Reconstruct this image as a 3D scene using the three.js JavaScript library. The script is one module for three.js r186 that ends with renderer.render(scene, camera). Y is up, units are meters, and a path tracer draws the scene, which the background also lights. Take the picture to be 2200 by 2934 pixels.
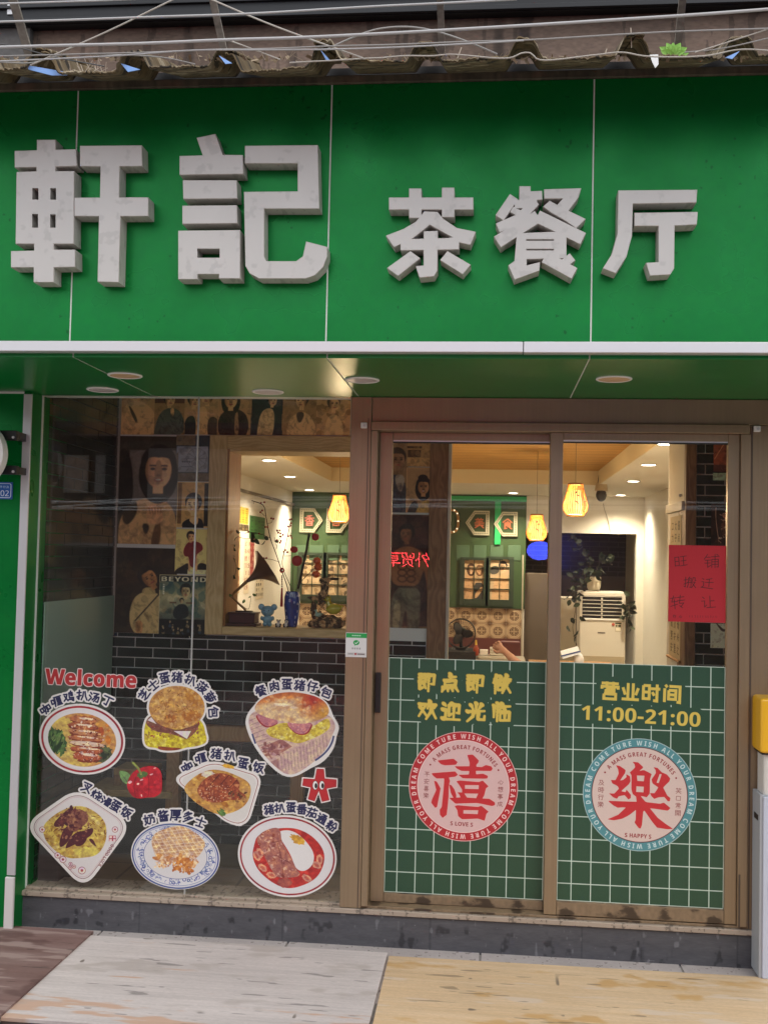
import * as THREE from 'three';
import { RoundedBoxGeometry } from 'three/addons/geometries/RoundedBoxGeometry.js';
import { mergeGeometries } from 'three/addons/utils/BufferGeometryUtils.js';
import { MarchingCubes } from 'three/addons/objects/MarchingCubes.js';
import { RectAreaLightUniformsLib } from 'three/addons/lights/RectAreaLightUniformsLib.js';

// ------------------------------------------------------------------ camera, sky, sun, exposure
const scene = new THREE.Scene();
const camera = new THREE.PerspectiveCamera(51.07, 767 / 1024, 0.05, 300);
camera.position.set(0, 1.62, 4.8);
camera.rotation.order = 'YXZ';
camera.rotation.set(0.04166, 0.10015, 0.02179);
camera.updateMatrixWorld(true);
const renderer = new THREE.WebGLRenderer({ antialias: true });
renderer.toneMapping = THREE.LinearToneMapping;
renderer.toneMappingExposure = 1.0;
renderer.shadowMap.enabled = true;
RectAreaLightUniformsLib.init();

const SKY = 1.9;
{ // overcast sky: one smooth grey dome, brighter overhead, darker to the horizon
  const w = 64, h = 32, d = new Float32Array(w * h * 4);
  for (let j = 0; j < h; j++) for (let i = 0; i < w; i++) {
    const el = ((j + 0.5) / h - 0.5) * Math.PI, s = Math.max(0, Math.sin(el));
    const l = el >= 0 ? 0.8 + 0.3 * s : 0.12;
    d.set([l * 0.97 * SKY, l * 1.0 * SKY, l * 1.06 * SKY, 1], (j * w + i) * 4);
  }
  const t = new THREE.DataTexture(d, w, h, THREE.RGBAFormat, THREE.FloatType);
  t.mapping = THREE.EquirectangularReflectionMapping; t.magFilter = THREE.LinearFilter; t.needsUpdate = true;
  scene.background = t; scene.environment = t;
}
const sun = new THREE.DirectionalLight(0xfff4e6, 0.55);
sun.position.set(3, 9, 6.5); sun.target.position.set(0, 0, 0); sun.castShadow = true; sun.shadow.radius = 30;
Object.assign(sun.shadow.camera, { left: -8, right: 8, top: 8, bottom: -8, near: 0.1, far: 40 });
scene.add(sun, sun.target);

// ------------------------------------------------------------------ helpers
const F = 2.09314, vec = (x, y, z) => new THREE.Vector3(x, y, z);
// a measured point of the 2200 x 2934 photograph on the upright plane at depth z / the level plane at height y
const ray = (px, py) => vec((px - 1100) / 1467, -(py - 1467) / 1467, -F).applyQuaternion(camera.quaternion);
const W = (px, py, z) => { const d = ray(px, py); return camera.position.clone().addScaledVector(d, (z - camera.position.z) / d.z); };
const WY = (px, py, y) => { const d = ray(px, py); return camera.position.clone().addScaledVector(d, (y - camera.position.y) / d.y); };
const WX = (px, py, x) => { const d = ray(px, py); return camera.position.clone().addScaledVector(d, (x - camera.position.x) / d.x); };
const rng = (seed) => () => { seed = (seed + 0x6d2b79f5) | 0; let t = Math.imul(seed ^ (seed >>> 15), 1 | seed); t = (t + Math.imul(t ^ (t >>> 7), 61 | t)) ^ t; return ((t ^ (t >>> 14)) >>> 0) / 4294967296; };
const R0 = rng(7), rr = (a, b) => a + (b - a) * R0();

const bases = new WeakMap(), used = new Map();
const numbered = (name) => { const n = used.get(name) || 0; used.set(name, n + 1); return n ? name + '_' + String(n).padStart(3, '0') : name; };
function tag(o, label, category, group, kind) {
  if (label) o.userData.label = label;
  if (category) o.userData.category = category;
  if (group) o.userData.group = group;
  if (kind) o.userData.kind = kind;
  return o;
}
function shadows(o) { o.castShadow = o.receiveShadow = true; return o; }
function thing(name, label, category, base, group) {
  const o = new THREE.Group(); o.name = numbered(name); o.position.copy(base); bases.set(o, base.clone());
  scene.add(o); return tag(o, label, category, group);
}
function baseOf(p) { while (p && !bases.has(p)) p = p.parent; return p ? bases.get(p) : vec(0, 0, 0); }
// a part: geometry given in world coordinates, put under its thing (or under a part of it)
function part(name, geo, mat, parent, label) {
  const b = baseOf(parent); geo.translate(-b.x, -b.y, -b.z);
  const m = shadows(new THREE.Mesh(geo, mat)); m.name = name; parent.add(m);
  if (label) m.userData.label = label;
  return m;
}
// a thing that is one mesh, its origin at its base
function solo(name, label, category, geo, mat, group) {
  geo.computeBoundingBox(); const b = geo.boundingBox, c = vec((b.min.x + b.max.x) / 2, b.min.y, (b.min.z + b.max.z) / 2);
  geo.translate(-c.x, -c.y, -c.z);
  const m = shadows(new THREE.Mesh(geo, mat)); m.name = numbered(name); m.position.copy(c); bases.set(m, c);
  scene.add(m); return tag(m, label, category, group);
}
function struct(name, geo, mat) { const m = shadows(new THREE.Mesh(geo, mat)); m.name = numbered(name); scene.add(m); bases.set(m, vec(0, 0, 0)); m.userData.kind = 'structure'; return m; }

// uv in metres along whichever plane a face lies in
function uvm(g) {
  const p = g.attributes.position, n = g.attributes.normal, uv = new Float32Array(p.count * 2);
  for (let i = 0; i < p.count; i++) {
    const ax = Math.abs(n.getX(i)), ay = Math.abs(n.getY(i)), az = Math.abs(n.getZ(i));
    if (ay >= ax && ay >= az) { uv[i * 2] = p.getX(i); uv[i * 2 + 1] = p.getZ(i); }
    else if (ax >= az) { uv[i * 2] = p.getZ(i); uv[i * 2 + 1] = p.getY(i); }
    else { uv[i * 2] = p.getX(i); uv[i * 2 + 1] = p.getY(i); }
  }
  g.setAttribute('uv', new THREE.BufferAttribute(uv, 2)); return g;
}
function uvSwap(g) { const u = g.attributes.uv; for (let i = 0; i < u.count; i++) u.setXY(i, u.getY(i), u.getX(i)); return g; }
function bx(x0, y0, z0, x1, y1, z1, r = 0) {
  const w = Math.abs(x1 - x0), h = Math.abs(y1 - y0), d = Math.abs(z1 - z0);
  const g = r ? new RoundedBoxGeometry(w, h, d, 1, r) : new THREE.BoxGeometry(w, h, d);
  g.translate((x0 + x1) / 2, (y0 + y1) / 2, (z0 + z1) / 2);
  return uvm(g);
}
const tube = (pts, r, n = 24, k = 6) => new THREE.TubeGeometry(new THREE.CatmullRomCurve3(pts), n, r, k, false);
function rod(a, b, r, k = 8, r2 = r) {
  const g = new THREE.CylinderGeometry(r2, r, a.distanceTo(b), k); g.translate(0, a.distanceTo(b) / 2, 0);
  g.applyQuaternion(new THREE.Quaternion().setFromUnitVectors(vec(0, 1, 0), b.clone().sub(a).normalize())); g.translate(a.x, a.y, a.z); return g;
}
function bar(a, b, w, d) { // a square bar between two points
  const l = a.distanceTo(b), g = new THREE.BoxGeometry(w, l, d); g.translate(0, l / 2, 0);
  g.applyQuaternion(new THREE.Quaternion().setFromUnitVectors(vec(0, 1, 0), b.clone().sub(a).normalize())); g.translate(a.x, a.y, a.z); return uvm(g);
}
const ball = (c, r, sx = 1, sy = 1, sz = 1, n = 16) => { const g = new THREE.SphereGeometry(r, n, Math.max(8, n * 0.7 | 0)); g.scale(sx, sy, sz); g.translate(c.x, c.y, c.z); return g; };
const merge = (list) => mergeGeometries(list.map((g) => { const h = g.index ? g.toNonIndexed() : g; for (const k of Object.keys(h.attributes)) if (!['position', 'normal', 'uv'].includes(k)) h.deleteAttribute(k); return h; }));
const lathe = (prof, c, n = 32) => { const g = new THREE.LatheGeometry(prof.map(([r, y]) => new THREE.Vector2(r, y)), n); g.translate(c.x, c.y, c.z); return g; };

// ------------------------------------------------------------------ noise and textures
const hash = (x, y, s) => { let h = Math.imul(x, 374761393) ^ Math.imul(y, 668265263) ^ Math.imul(s, 974711); h = Math.imul(h ^ (h >>> 13), 1274126177); return ((h ^ (h >>> 16)) >>> 0) / 4294967296; };
function vnoise(x, y, s, px, py) { // value noise, periodic in px, py cells
  const xi = Math.floor(x), yi = Math.floor(y), fx = x - xi, fy = y - yi, u = fx * fx * (3 - 2 * fx), v = fy * fy * (3 - 2 * fy);
  const m = (a, n) => ((a % n) + n) % n, h = (i, j) => hash(m(i, px), m(j, py), s);
  return (h(xi, yi) * (1 - u) + h(xi + 1, yi) * u) * (1 - v) + (h(xi, yi + 1) * (1 - u) + h(xi + 1, yi + 1) * u) * v;
}
function fbm(u, v, s, fx, fy, oct = 4) { let a = 0.5, t = 0, n = 0; for (let o = 0; o < oct; o++) { t += a * vnoise(u * fx, v * fy, s + o, fx, fy); n += a; a *= 0.5; fx *= 2; fy *= 2; } return t / n; }
const cl = (x, a = 0, b = 1) => Math.min(b, Math.max(a, x)), mix = (a, b, t) => a + (b - a) * t, mix3 = (a, b, t) => a.map((x, i) => mix(x, b[i], t)), sm = (a, b, x) => { const t = cl((x - a) / (b - a)); return t * t * (3 - 2 * t); };
// f(u, v) -> [r, g, b] in sRGB 0..255, or one number for a data map
function tex(n, f, repeat = 1, data = false, m = n) {
  const d = new Uint8Array(n * m * 4);
  for (let j = 0; j < m; j++) for (let i = 0; i < n; i++) {
    const c = f((i + 0.5) / n, (j + 0.5) / m), q = (j * n + i) * 4;
    if (data) d[q] = d[q + 1] = d[q + 2] = cl(c) * 255; else { d[q] = cl(c[0], 0, 255); d[q + 1] = cl(c[1], 0, 255); d[q + 2] = cl(c[2], 0, 255); }
    d[q + 3] = 255;
  }
  const t = new THREE.DataTexture(d, n, m, THREE.RGBAFormat);
  t.wrapS = t.wrapT = THREE.RepeatWrapping; t.magFilter = THREE.LinearFilter;
  if (Array.isArray(repeat)) t.repeat.set(...repeat); else t.repeat.set(repeat, repeat);
  if (!data) t.colorSpace = THREE.SRGBColorSpace;
  t.needsUpdate = true; return t;
}
function canvasTex(w, h, draw) {
  const c = document.createElement('canvas'); c.width = w; c.height = h; draw(c.getContext('2d'), w, h);
  const t = new THREE.CanvasTexture(c); t.colorSpace = THREE.SRGBColorSpace; return t;
}
const std = (color, roughness = 0.7, o = {}) => { const m = new THREE.MeshStandardMaterial({ roughness, ...o }); if (color) m.color.setRGB(...color); return m; };
const phys = (color, roughness = 0.5, o = {}) => { const m = new THREE.MeshPhysicalMaterial({ roughness, ...o }); if (color) m.color.setRGB(...color); return m; };
const glow = (color, k, o = {}) => { const m = new THREE.MeshStandardMaterial({ roughness: 0.5, ...o }); m.color.setRGB(0.5, 0.5, 0.5); m.emissive.setRGB(...color); m.emissiveIntensity = k; return m; };
const print = (t, roughness = 0.55) => new THREE.MeshStandardMaterial({ map: t, roughness });

// ------------------------------------------------------------------ outlines of drawn shapes
// marching squares round what a canvas holds: [{ outer, holes }] in canvas pixels
function outlines(ctx, w, h, eps = 0.6, least = 12) {
  const a = ctx.getImageData(0, 0, w, h).data, at = (x, y) => (x < 0 || y < 0 || x >= w || y >= h ? 0 : a[(y * w + x) * 4 + 3]), T = 127.5;
  const next = new Map(), key = (x, y) => Math.round(x * 4096) + ',' + Math.round(y * 4096), pos = new Map();
  const add = (p, q) => { const k = key(...p); pos.set(k, p); if (!next.has(k)) next.set(k, []); next.get(k).push(q); };
  const mid = (x0, y0, v0, x1, y1, v1) => { const t = cl((T - v0) / (v1 - v0), 0.02, 0.98); return [x0 + (x1 - x0) * t, y0 + (y1 - y0) * t]; };
  for (let y = -1; y < h; y++) for (let x = -1; x < w; x++) {
    const v = [at(x, y), at(x + 1, y), at(x + 1, y + 1), at(x, y + 1)], c = (v[0] > T) | ((v[1] > T) << 1) | ((v[2] > T) << 2) | ((v[3] > T) << 3);
    if (c === 0 || c === 15) continue;
    const t = () => mid(x, y, v[0], x + 1, y, v[1]), r = () => mid(x + 1, y, v[1], x + 1, y + 1, v[2]), b = () => mid(x, y + 1, v[3], x + 1, y + 1, v[2]), l = () => mid(x, y, v[0], x, y + 1, v[3]);
    const cases = { 1: [[l, t]], 2: [[t, r]], 3: [[l, r]], 4: [[r, b]], 5: [[l, t], [r, b]], 6: [[t, b]], 7: [[l, b]], 8: [[b, l]], 9: [[b, t]], 10: [[t, r], [b, l]], 11: [[b, r]], 12: [[r, l]], 13: [[r, t]], 14: [[t, l]] };
    for (const [p, q] of cases[c]) add(p(), q());
  }
  const loops = [];
  for (const k0 of next.keys()) while (next.get(k0).length) {
    const loop = []; let k = k0;
    while (next.has(k) && next.get(k).length) { loop.push(pos.get(k)); k = key(...next.get(k).pop()); }
    if (loop.length > 5) loops.push(loop);
  }
  const area = (p) => { let s = 0; for (let i = 0; i < p.length; i++) { const q = p[(i + 1) % p.length]; s += p[i][0] * q[1] - q[0] * p[i][1]; } return s / 2; };
  const rdp = (p) => { if (p.length < 3) return p; let best = 0, at = 0; const [x0, y0] = p[0], [x1, y1] = p[p.length - 1], L = Math.hypot(x1 - x0, y1 - y0) || 1e-9;
    for (let i = 1; i < p.length - 1; i++) { const d = L < 1e-6 ? Math.hypot(p[i][0] - x0, p[i][1] - y0) : Math.abs((x1 - x0) * (y0 - p[i][1]) - (x0 - p[i][0]) * (y1 - y0)) / L; if (d > best) { best = d; at = i; } }
    return best > eps ? [...rdp(p.slice(0, at + 1)).slice(0, -1), ...rdp(p.slice(at))] : [p[0], p[p.length - 1]]; };
  const simple = (p) => { const h2 = p.length >> 1; return [...rdp(p.slice(0, h2 + 1)).slice(0, -1), ...rdp([...p.slice(h2), p[0]]).slice(0, -1)]; };
  const inside = ([x, y], p) => { let c = false; for (let i = 0, j = p.length - 1; i < p.length; j = i++) if ((p[i][1] > y) !== (p[j][1] > y) && x < ((p[j][0] - p[i][0]) * (y - p[i][1])) / (p[j][1] - p[i][1]) + p[i][0]) c = !c; return c; };
  const big = loops.filter((p) => Math.abs(area(p)) > least), sign = Math.sign(area(big.reduce((m, p) => (Math.abs(area(p)) > Math.abs(area(m)) ? p : m), big[0])));
  const outer = big.filter((p) => Math.sign(area(p)) === sign).map((p) => ({ raw: p, outer: simple(p), holes: [], A: Math.abs(area(p)) })).filter((o) => o.outer.length > 2);
  for (const p of big) if (Math.sign(area(p)) !== sign) { const o = outer.filter((q) => inside(p[0], q.raw)).sort((m, n) => m.A - n.A)[0], s = simple(p); if (o && s.length > 2) o.holes.push(s); }
  return outer;
}
const shapesOf = (outs, f) => outs.map((o) => { const s = new THREE.Shape(o.outer.map(f)); s.holes = o.holes.map((q) => new THREE.Path(q.map(f))); return s; });
const polyShape = (pts, z, holes = []) => { const f = ([x, y]) => { const p = W(x, y, z); return new THREE.Vector2(p.x, p.y); }, s = new THREE.Shape(pts.map(f)); s.holes = holes.map((h) => new THREE.Path(h.map(f))); return s; };

// ------------------------------------------------------------------ Chinese characters as strokes in a 100 x 100 box
const G = {
  口: '15,18 85,18 85,84 15,84 15,18', 又: '10,12 85,12 60,60 5,95|25,35 92,95', 扌: '5,28 92,24|52,3 52,90 28,82|5,68 95,52', 氵: '25,8 70,22|5,38 50,50|10,95 75,62', 艹: '3,50 97,50|32,8 32,92|68,8 68,92',
  力: '5,28 88,28 82,88 60,86|45,3 42,50 5,96', 八: '35,10 30,55 5,95|62,8 72,55 98,95', 里: '18,5 82,5 82,50 18,50 18,5|18,28 82,28|50,5 50,94|14,72 86,72|4,94 96,94', 亻: '80,3 10,50|52,35 52,98', 犭: '85,5 10,40|30,10 72,40 70,86 40,95|65,50 5,85',
  鸟: '55,0 42,14|20,15 75,15 75,42 50,42|20,15 20,62 88,62 85,92 65,88|45,25 55,33|5,78 65,78', 者: '15,18 80,18|48,2 48,38|3,40 97,40|90,8 5,75|28,58 82,58 82,97 28,97 28,58|28,77 82,77', 火: '20,25 14,48|85,20 62,42|50,3 50,45 8,97|52,50 92,95',
  尧: '10,22 75,14|30,5 50,38 92,40 95,28|12,55 92,55|38,55 32,80 8,97|66,55 66,90 95,92 97,78', 骨: '28,5 78,5 78,38 28,38 28,5|50,20 50,38|50,20 78,20|5,50 5,38 95,38 95,50|25,52 25,97|25,52 80,52 80,96 66,92|28,67 78,67|28,81 78,81',
  反: '90,6 20,14|20,14 18,60 3,96|22,36 82,36 60,70 22,97|38,50 97,97', 饣: '45,3 8,45|38,18 90,18 75,38|48,38 48,90 90,72', 女: '45,3 22,65 85,97|75,28 60,70 8,97|3,32 97,32', 乃: '5,12 75,12 58,45 92,45 85,90 68,90|30,12 28,60 3,96',
  米: '15,15 30,35|85,12 70,35|3,48 97,48|50,3 50,97|46,52 5,85|54,52 95,85', 分: '38,5 3,48|60,5 97,48|18,52 78,52 72,90 52,90|45,52 10,97', 皮: '15,20 92,20 85,38|15,20 12,60 2,95|52,2 52,45|20,48 78,48 55,78 18,97|35,58 95,97', 子: '12,12 82,12 50,38|50,36 52,88 30,84|3,50 97,50',
  罗: '8,5 92,5 92,38 8,38 8,5|36,5 36,38|64,5 64,38|42,42 10,78|35,55 85,55 60,85 15,98|35,70 50,80', 之: '50,0 60,14|12,30 85,30 15,80|10,75 35,92 95,96', 虫: '15,18 85,18 85,58 15,58 15,18|50,2 50,90|5,92 88,84|80,72 95,98', 疋: '8,10 90,10 80,35|50,10 50,70|50,40 82,40|28,35 10,90|18,70 60,85 98,85',
  丁: '5,12 95,12|52,12 52,90 28,84', 士: '5,35 95,35|50,3 50,92|18,92 82,92', 叉: '10,12 85,12 60,60 5,95|25,35 92,95|45,28 58,40', 包: '30,3 8,40|25,18 90,18 88,60 70,58|25,38 65,38 65,58 25,58|25,38 25,90 92,90 95,72', 肉: '12,25 12,95|12,25 88,25 88,92 74,90|50,3 46,35 24,60|48,38 75,58|50,50 44,68 22,88|46,66 76,86',
  多: '48,2 18,28|42,12 80,12 12,52|38,22 50,32|62,44 25,70|56,52 92,52 15,98|48,64 60,72', 厚: '8,6 97,6|14,6 12,60 2,97|30,18 88,18 88,44 30,44 30,18|30,31 88,31|28,54 82,54 60,64|58,60 60,96 44,94|18,74 97,74',
  酱: '14,5 22,14|5,32 20,24|28,2 28,40|55,2 40,22|52,12 90,12 48,42|60,20 70,28|5,48 95,48|18,62 82,62 82,98 18,98 18,62|40,48 38,75|60,48 60,72 78,74|22,84 80,84', 番: '78,4 20,12|22,18 30,26|74,16 66,26|5,32 95,32|50,8 50,55|48,34 5,58|52,34 95,58|20,58 82,58 82,98 20,98 20,58|50,58 50,98|20,78 82,78',
  通: '8,8 18,18|5,38 22,38 20,75 3,88|5,86 30,90 97,96|42,5 85,5 65,18|60,14 72,22|38,26 38,80|38,26 90,26 90,80 80,78|38,44 90,44|38,61 90,61|64,26 64,80', 餐: '25,2 25,20|25,10 45,10|22,14 5,32|15,18 42,18 10,46|22,26 32,32|55,6 88,6 60,40|60,14 95,40|50,36 5,62|50,36 95,62|30,58 70,58 70,80 30,80|30,69 70,69|30,58 30,97 50,90|52,80 92,98|82,82 65,90',
  即: '15,10 45,8 45,45 15,45 15,10|15,27 45,27|15,45 14,85 45,72|35,55 48,82|60,12 92,12 90,62 76,60|62,12 62,98', 点: '50,3 50,35|50,18 80,18|22,38 80,38 78,62 22,62 22,38|15,75 8,95|36,76 40,94|58,76 66,94|78,74 95,96', 做: '22,3 5,40|16,25 16,97|25,28 60,28|42,8 42,48|30,50 56,50 56,80 30,80 30,50|75,3 62,40|66,25 97,25|88,28 55,96|64,42 97,95',
  欢: '8,18 42,18 5,80|12,35 48,82|62,3 50,40|58,22 95,22 86,40|72,30 68,60 45,97|72,50 97,95', 迎: '10,8 20,18|5,38 22,38 20,75 3,88|5,86 30,90 97,96|55,8 38,18 38,72 55,62|64,16 92,16 92,60 80,58|64,16 64,82', 光: '50,3 50,42|22,12 34,32|80,10 66,32|5,45 95,45|38,45 34,72 5,97|62,45 62,88 95,92 97,72', 临: '10,15 10,75|28,3 28,97|52,5 40,38|48,20 95,20|62,28 72,38|44,50 92,50 92,94 44,94 44,50|68,50 68,94',
  营: '3,12 97,12|32,2 32,24|68,2 68,24|6,44 6,30 94,30 94,44|28,44 72,44 72,58 28,58 28,44|18,70 82,70 82,97 18,97 18,70', 业: '36,3 36,90|64,3 64,90|8,28 22,68|92,28 78,68|3,92 97,92', 时: '6,12 38,12 38,84 6,84 6,12|6,48 38,48|46,28 97,28|80,3 80,94 60,92|54,46 66,66', 间: '12,3 24,16|10,22 10,98|34,10 92,10 92,96 76,94|32,32 70,32 70,80 32,80 32,32|32,56 70,56',
  平: '10,12 90,12|28,22 36,42|72,22 62,42|3,55 97,55|50,12 50,97', 安: '50,2 55,12|8,30 8,18 92,18 90,30|40,28 22,72 85,97|66,50 55,78 10,97|3,52 97,52', 喜: '15,10 85,10|50,2 50,26|22,26 78,26|24,38 76,38 76,52 24,52 24,38|35,56 40,64|65,56 60,64|3,68 97,68|24,78 76,78 76,97 24,97 24,78',
  樂: '50,2 44,12|36,14 64,14 64,48 36,48 36,14|36,30 64,30|20,5 8,18 22,22 6,40|26,34 30,44|82,5 72,18 90,22 72,40|92,34 96,44|3,60 97,60|50,48 50,98|48,62 8,92|52,62 92,92', 心: '12,50 5,78|30,35 34,85 72,88 76,68|46,18 56,38|78,35 92,58', 想: '5,18 48,18|28,3 28,55|26,22 5,48|30,22 46,42|56,8 90,8 90,52 56,52 56,8|56,22 90,22|56,37 90,37|12,70 5,88|30,62 34,94 70,96 74,82|48,64 56,76|78,66 94,84',
  事: '5,10 95,10|25,20 75,20 75,34 25,34 25,20|15,46 82,46 82,72 15,72|3,59 97,59|50,2 50,94 36,92', 成: '12,22 92,22|16,22 14,60 3,95|16,44 44,44 42,74 30,72|55,3 62,55 90,92 96,76|86,38 46,90|72,6 84,16', 及: '12,12 70,12 60,38 88,38 66,75 25,97|30,12 26,55 5,95|34,45 95,95', 時: '6,15 36,15 36,82 6,82 6,15|6,48 36,48|46,15 92,15|68,3 68,34|42,34 97,34|42,55 97,55|78,40 78,94 60,92|52,66 62,78',
  行: '32,3 5,30|36,30 5,58|24,48 24,97|48,15 92,15|42,40 97,40|74,40 74,94 56,92', 笑: '20,3 8,25|16,14 45,14|26,16 30,28|65,3 54,25|62,14 95,14|74,16 78,28|75,34 20,42|5,62 95,62|50,40 46,66 8,97|54,66 94,97', 常: '50,2 50,18|26,5 34,16|74,4 66,16|8,34 8,22 92,22 90,34|28,34 72,34 72,50 28,50 28,34|18,62 18,92|18,62 82,62 82,90 72,88|50,50 50,99', 開: '8,5 8,97|8,5 42,5 42,38 8,38|8,22 42,22|58,5 92,5 92,94 80,92|58,5 58,38 92,38|58,22 92,22|26,54 74,54|18,70 82,70|40,54 34,96|62,54 62,96',
  旺: '8,15 8,88|8,15 38,15 38,88|8,50 38,50|8,86 38,86|50,15 95,12|52,50 92,48|46,90 98,86|72,14 72,88', 铺: '25,3 5,35|18,22 42,22|10,42 44,42|8,62 44,62|26,42 26,92 46,78|48,20 98,18|72,3 72,97|52,38 52,95|52,38 92,38 92,92 82,90|52,55 92,55|52,72 92,72|82,4 92,12', 搬: '3,30 30,27|16,5 16,90 5,84|3,66 30,54|48,3 40,15|38,15 38,70 30,96|38,15 60,15 60,95 50,92|32,50 66,50|46,24 50,36|74,8 70,38|74,10 90,10 90,34 98,34|68,48 92,48 66,97|72,60 97,97',
  迁: '10,8 20,18|5,38 22,38 20,75 3,88|5,86 30,90 97,96|85,8 40,18|34,42 97,42|64,14 64,80', 转: '5,18 45,18|28,3 12,45 48,45|30,30 30,97|3,75 48,66|52,18 95,18|48,42 98,42|72,3 62,62 90,62 72,84|62,78 78,96', 让: '12,8 24,20|5,38 26,38 24,85 40,70|62,5 62,88|62,42 90,42|38,90 98,90',
  外: '28,3 5,50|25,22 52,22 8,95|18,42 34,60|70,3 70,98|70,38 95,58', 贸: '22,8 10,14 10,42 38,32|30,22 42,36|52,8 90,8 84,38 70,36|64,8 48,44|22,50 78,50 78,82|22,50 22,82|50,58 46,78 15,97|55,82 85,97', 草: '3,10 97,10|32,2 32,20|68,2 68,20|24,28 76,28 76,58 24,58 24,28|24,43 76,43|3,75 97,75|50,58 50,98',
  美: '32,3 40,14|68,3 60,14|12,18 88,18|18,34 82,34|5,50 95,50|50,18 50,50|50,50 44,74 8,97|52,62 92,97|8,70 92,70', 食: '50,2 5,38|50,2 95,38|48,22 54,32|26,40 74,40 74,66 26,66|26,53 74,53|26,40 26,95 48,86|50,68 92,97|80,70 62,80', 香: '75,5 25,12|5,28 95,28|50,10 50,58|46,30 8,58|54,30 92,58|24,62 76,62 76,97 24,97 24,62|24,79 76,79',
};
// characters put together from others: [component, x0, y0, x1, y1]
const C = {
  咖: [['口', -4, 20, 34, 74], ['力', 32, 5, 70, 96], ['口', 66, 20, 104, 78]], 喱: [['口', -4, 20, 32, 74], ['里', 48, 22, 98, 92]], 鸡: [['又', 0, 15, 42, 90], ['鸟', 44, 0, 100, 100]], 扒: [['扌', 0, 0, 44, 100], ['八', 42, 8, 100, 97]], 汤: [['氵', 0, 5, 32, 95]], 芝: [['艹', 0, 0, 100, 32], ['之', 0, 30, 100, 100]],
  蛋: [['疋', 0, 0, 100, 46], ['虫', 5, 44, 95, 100]], 猪: [['犭', 0, 0, 38, 100], ['者', 38, 0, 100, 100]], 菠: [['艹', 0, 0, 100, 30], ['氵', 0, 32, 28, 100], ['皮', 30, 30, 100, 100]], 萝: [['艹', 0, 0, 100, 30], ['罗', 5, 32, 95, 100]], 仔: [['亻', 0, 0, 32, 100], ['子', 32, 5, 100, 100]], 饭: [['饣', 0, 0, 38, 100], ['反', 38, 0, 100, 100]],
  烧: [['火', 0, 5, 40, 95], ['尧', 40, 0, 100, 100]], 滑: [['氵', 0, 5, 32, 95], ['骨', 33, 0, 100, 100]], 奶: [['女', 0, 5, 48, 95], ['乃', 48, 5, 100, 95]], 茄: [['艹', 0, 0, 100, 30], ['力', 0, 32, 52, 100], ['口', 54, 38, 102, 98]], 粉: [['米', 0, 0, 46, 100], ['分', 46, 0, 100, 100]],
};
const EXTRA = { 喱: '32,10 100,10|38,10 36,60 28,94', 汤: '38,12 86,12 50,42 94,42 90,90 74,88|62,44 36,78|80,44 52,90' };
const parse = (s) => s.split('|').map((q) => q.split(' ').map((p) => p.split(',').map(Number)));
function strokes(ch) {
  const out = [];
  for (const [k, x0, y0, x1, y1] of C[ch] || []) for (const s of parse(G[k])) out.push(s.map(([x, y]) => [x0 + (x * (x1 - x0)) / 100, y0 + (y * (y1 - y0)) / 100]));
  const own = C[ch] ? EXTRA[ch] : G[ch];
  if (own) out.push(...parse(own));
  return out;
}
// draws a character centred on (x, y), its box s wide, turned by deg
function glyph(ctx, ch, x, y, s, lw, color, deg = 0, o = {}) {
  ctx.save(); ctx.translate(x, y); ctx.rotate((deg * Math.PI) / 180); ctx.scale((o.sx || 1) * s / 100, s / 100); ctx.transform(1, o.skew || 0, 0, 1, 0, 0); ctx.translate(-50, -50);
  ctx.strokeStyle = color; ctx.lineCap = o.cap || 'round'; ctx.lineJoin = o.join || 'round';
  for (const st of strokes(ch)) {
    if (o.brush) { // a brush stroke: heavy where it starts, thin where it ends
      for (let i = 0; i < st.length - 1; i++) for (let k = 0; k <= 6; k++) {
        const t = k / 6, X = mix(st[i][0], st[i + 1][0], t), Y = mix(st[i][1], st[i + 1][1], t), q = (i + t) / (st.length - 1), r = (lw * 100 / s) * (0.66 - 0.3 * q + (q < 0.12 ? 0.12 : 0)) ;
        ctx.fillStyle = color; ctx.beginPath(); ctx.ellipse(X, Y, r * 0.95, r * 0.62, 0.7, 0, 7); ctx.fill();
      }
      ctx.lineWidth = (lw * 100 / s) * 0.62; 
    } else ctx.lineWidth = (lw * 100) / s;
    ctx.beginPath(); st.forEach(([a, b], i) => (i ? ctx.lineTo(a, b) : ctx.moveTo(a, b))); ctx.stroke();
  }
  ctx.restore();
}
// ------------------------------------------------------------------ shared materials
const specks = (n, seed, f) => { const r = rng(seed), out = []; for (let i = 0; i < n; i++) out.push(f(r)); return out; };
const M = {};
M.green = phys(null, 0.3, { metalness: 0.36, specularIntensity: 0.5 });
M.green.map = tex(512, (u, v) => { const a = fbm(u, v, 3, 6, 6), b = fbm(u, v, 9, 90, 90, 2), d = fbm(u, v, 21, 110, 90, 2) * (0.8 + 0.4 * fbm(u, v, 23, 7, 7, 2)) > 0.93 ? 0.75 : 1; return [(5 + 5 * a) * d, (116 + 10 * (a - 0.5) + 7 * (b - 0.5)) * d, (50 + 7 * (a - 0.5)) * d]; }, 0.55);
M.green.roughnessMap = tex(256, (u, v) => 0.5 + 0.5 * fbm(u, v, 5, 9, 9), 0.7, true); M.green.roughness = 0.42;
M.greenSoffit = phys(null, 0.3, { map: M.green.map, metalness: 0.1, specularIntensity: 0.8 });
M.joint = std([0.62, 0.66, 0.6], 0.7);
M.alu = std([0.62, 0.62, 0.63], 0.38, { metalness: 0.55 });
M.bronze = phys(null, 0.4, { metalness: 0.35 });
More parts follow.
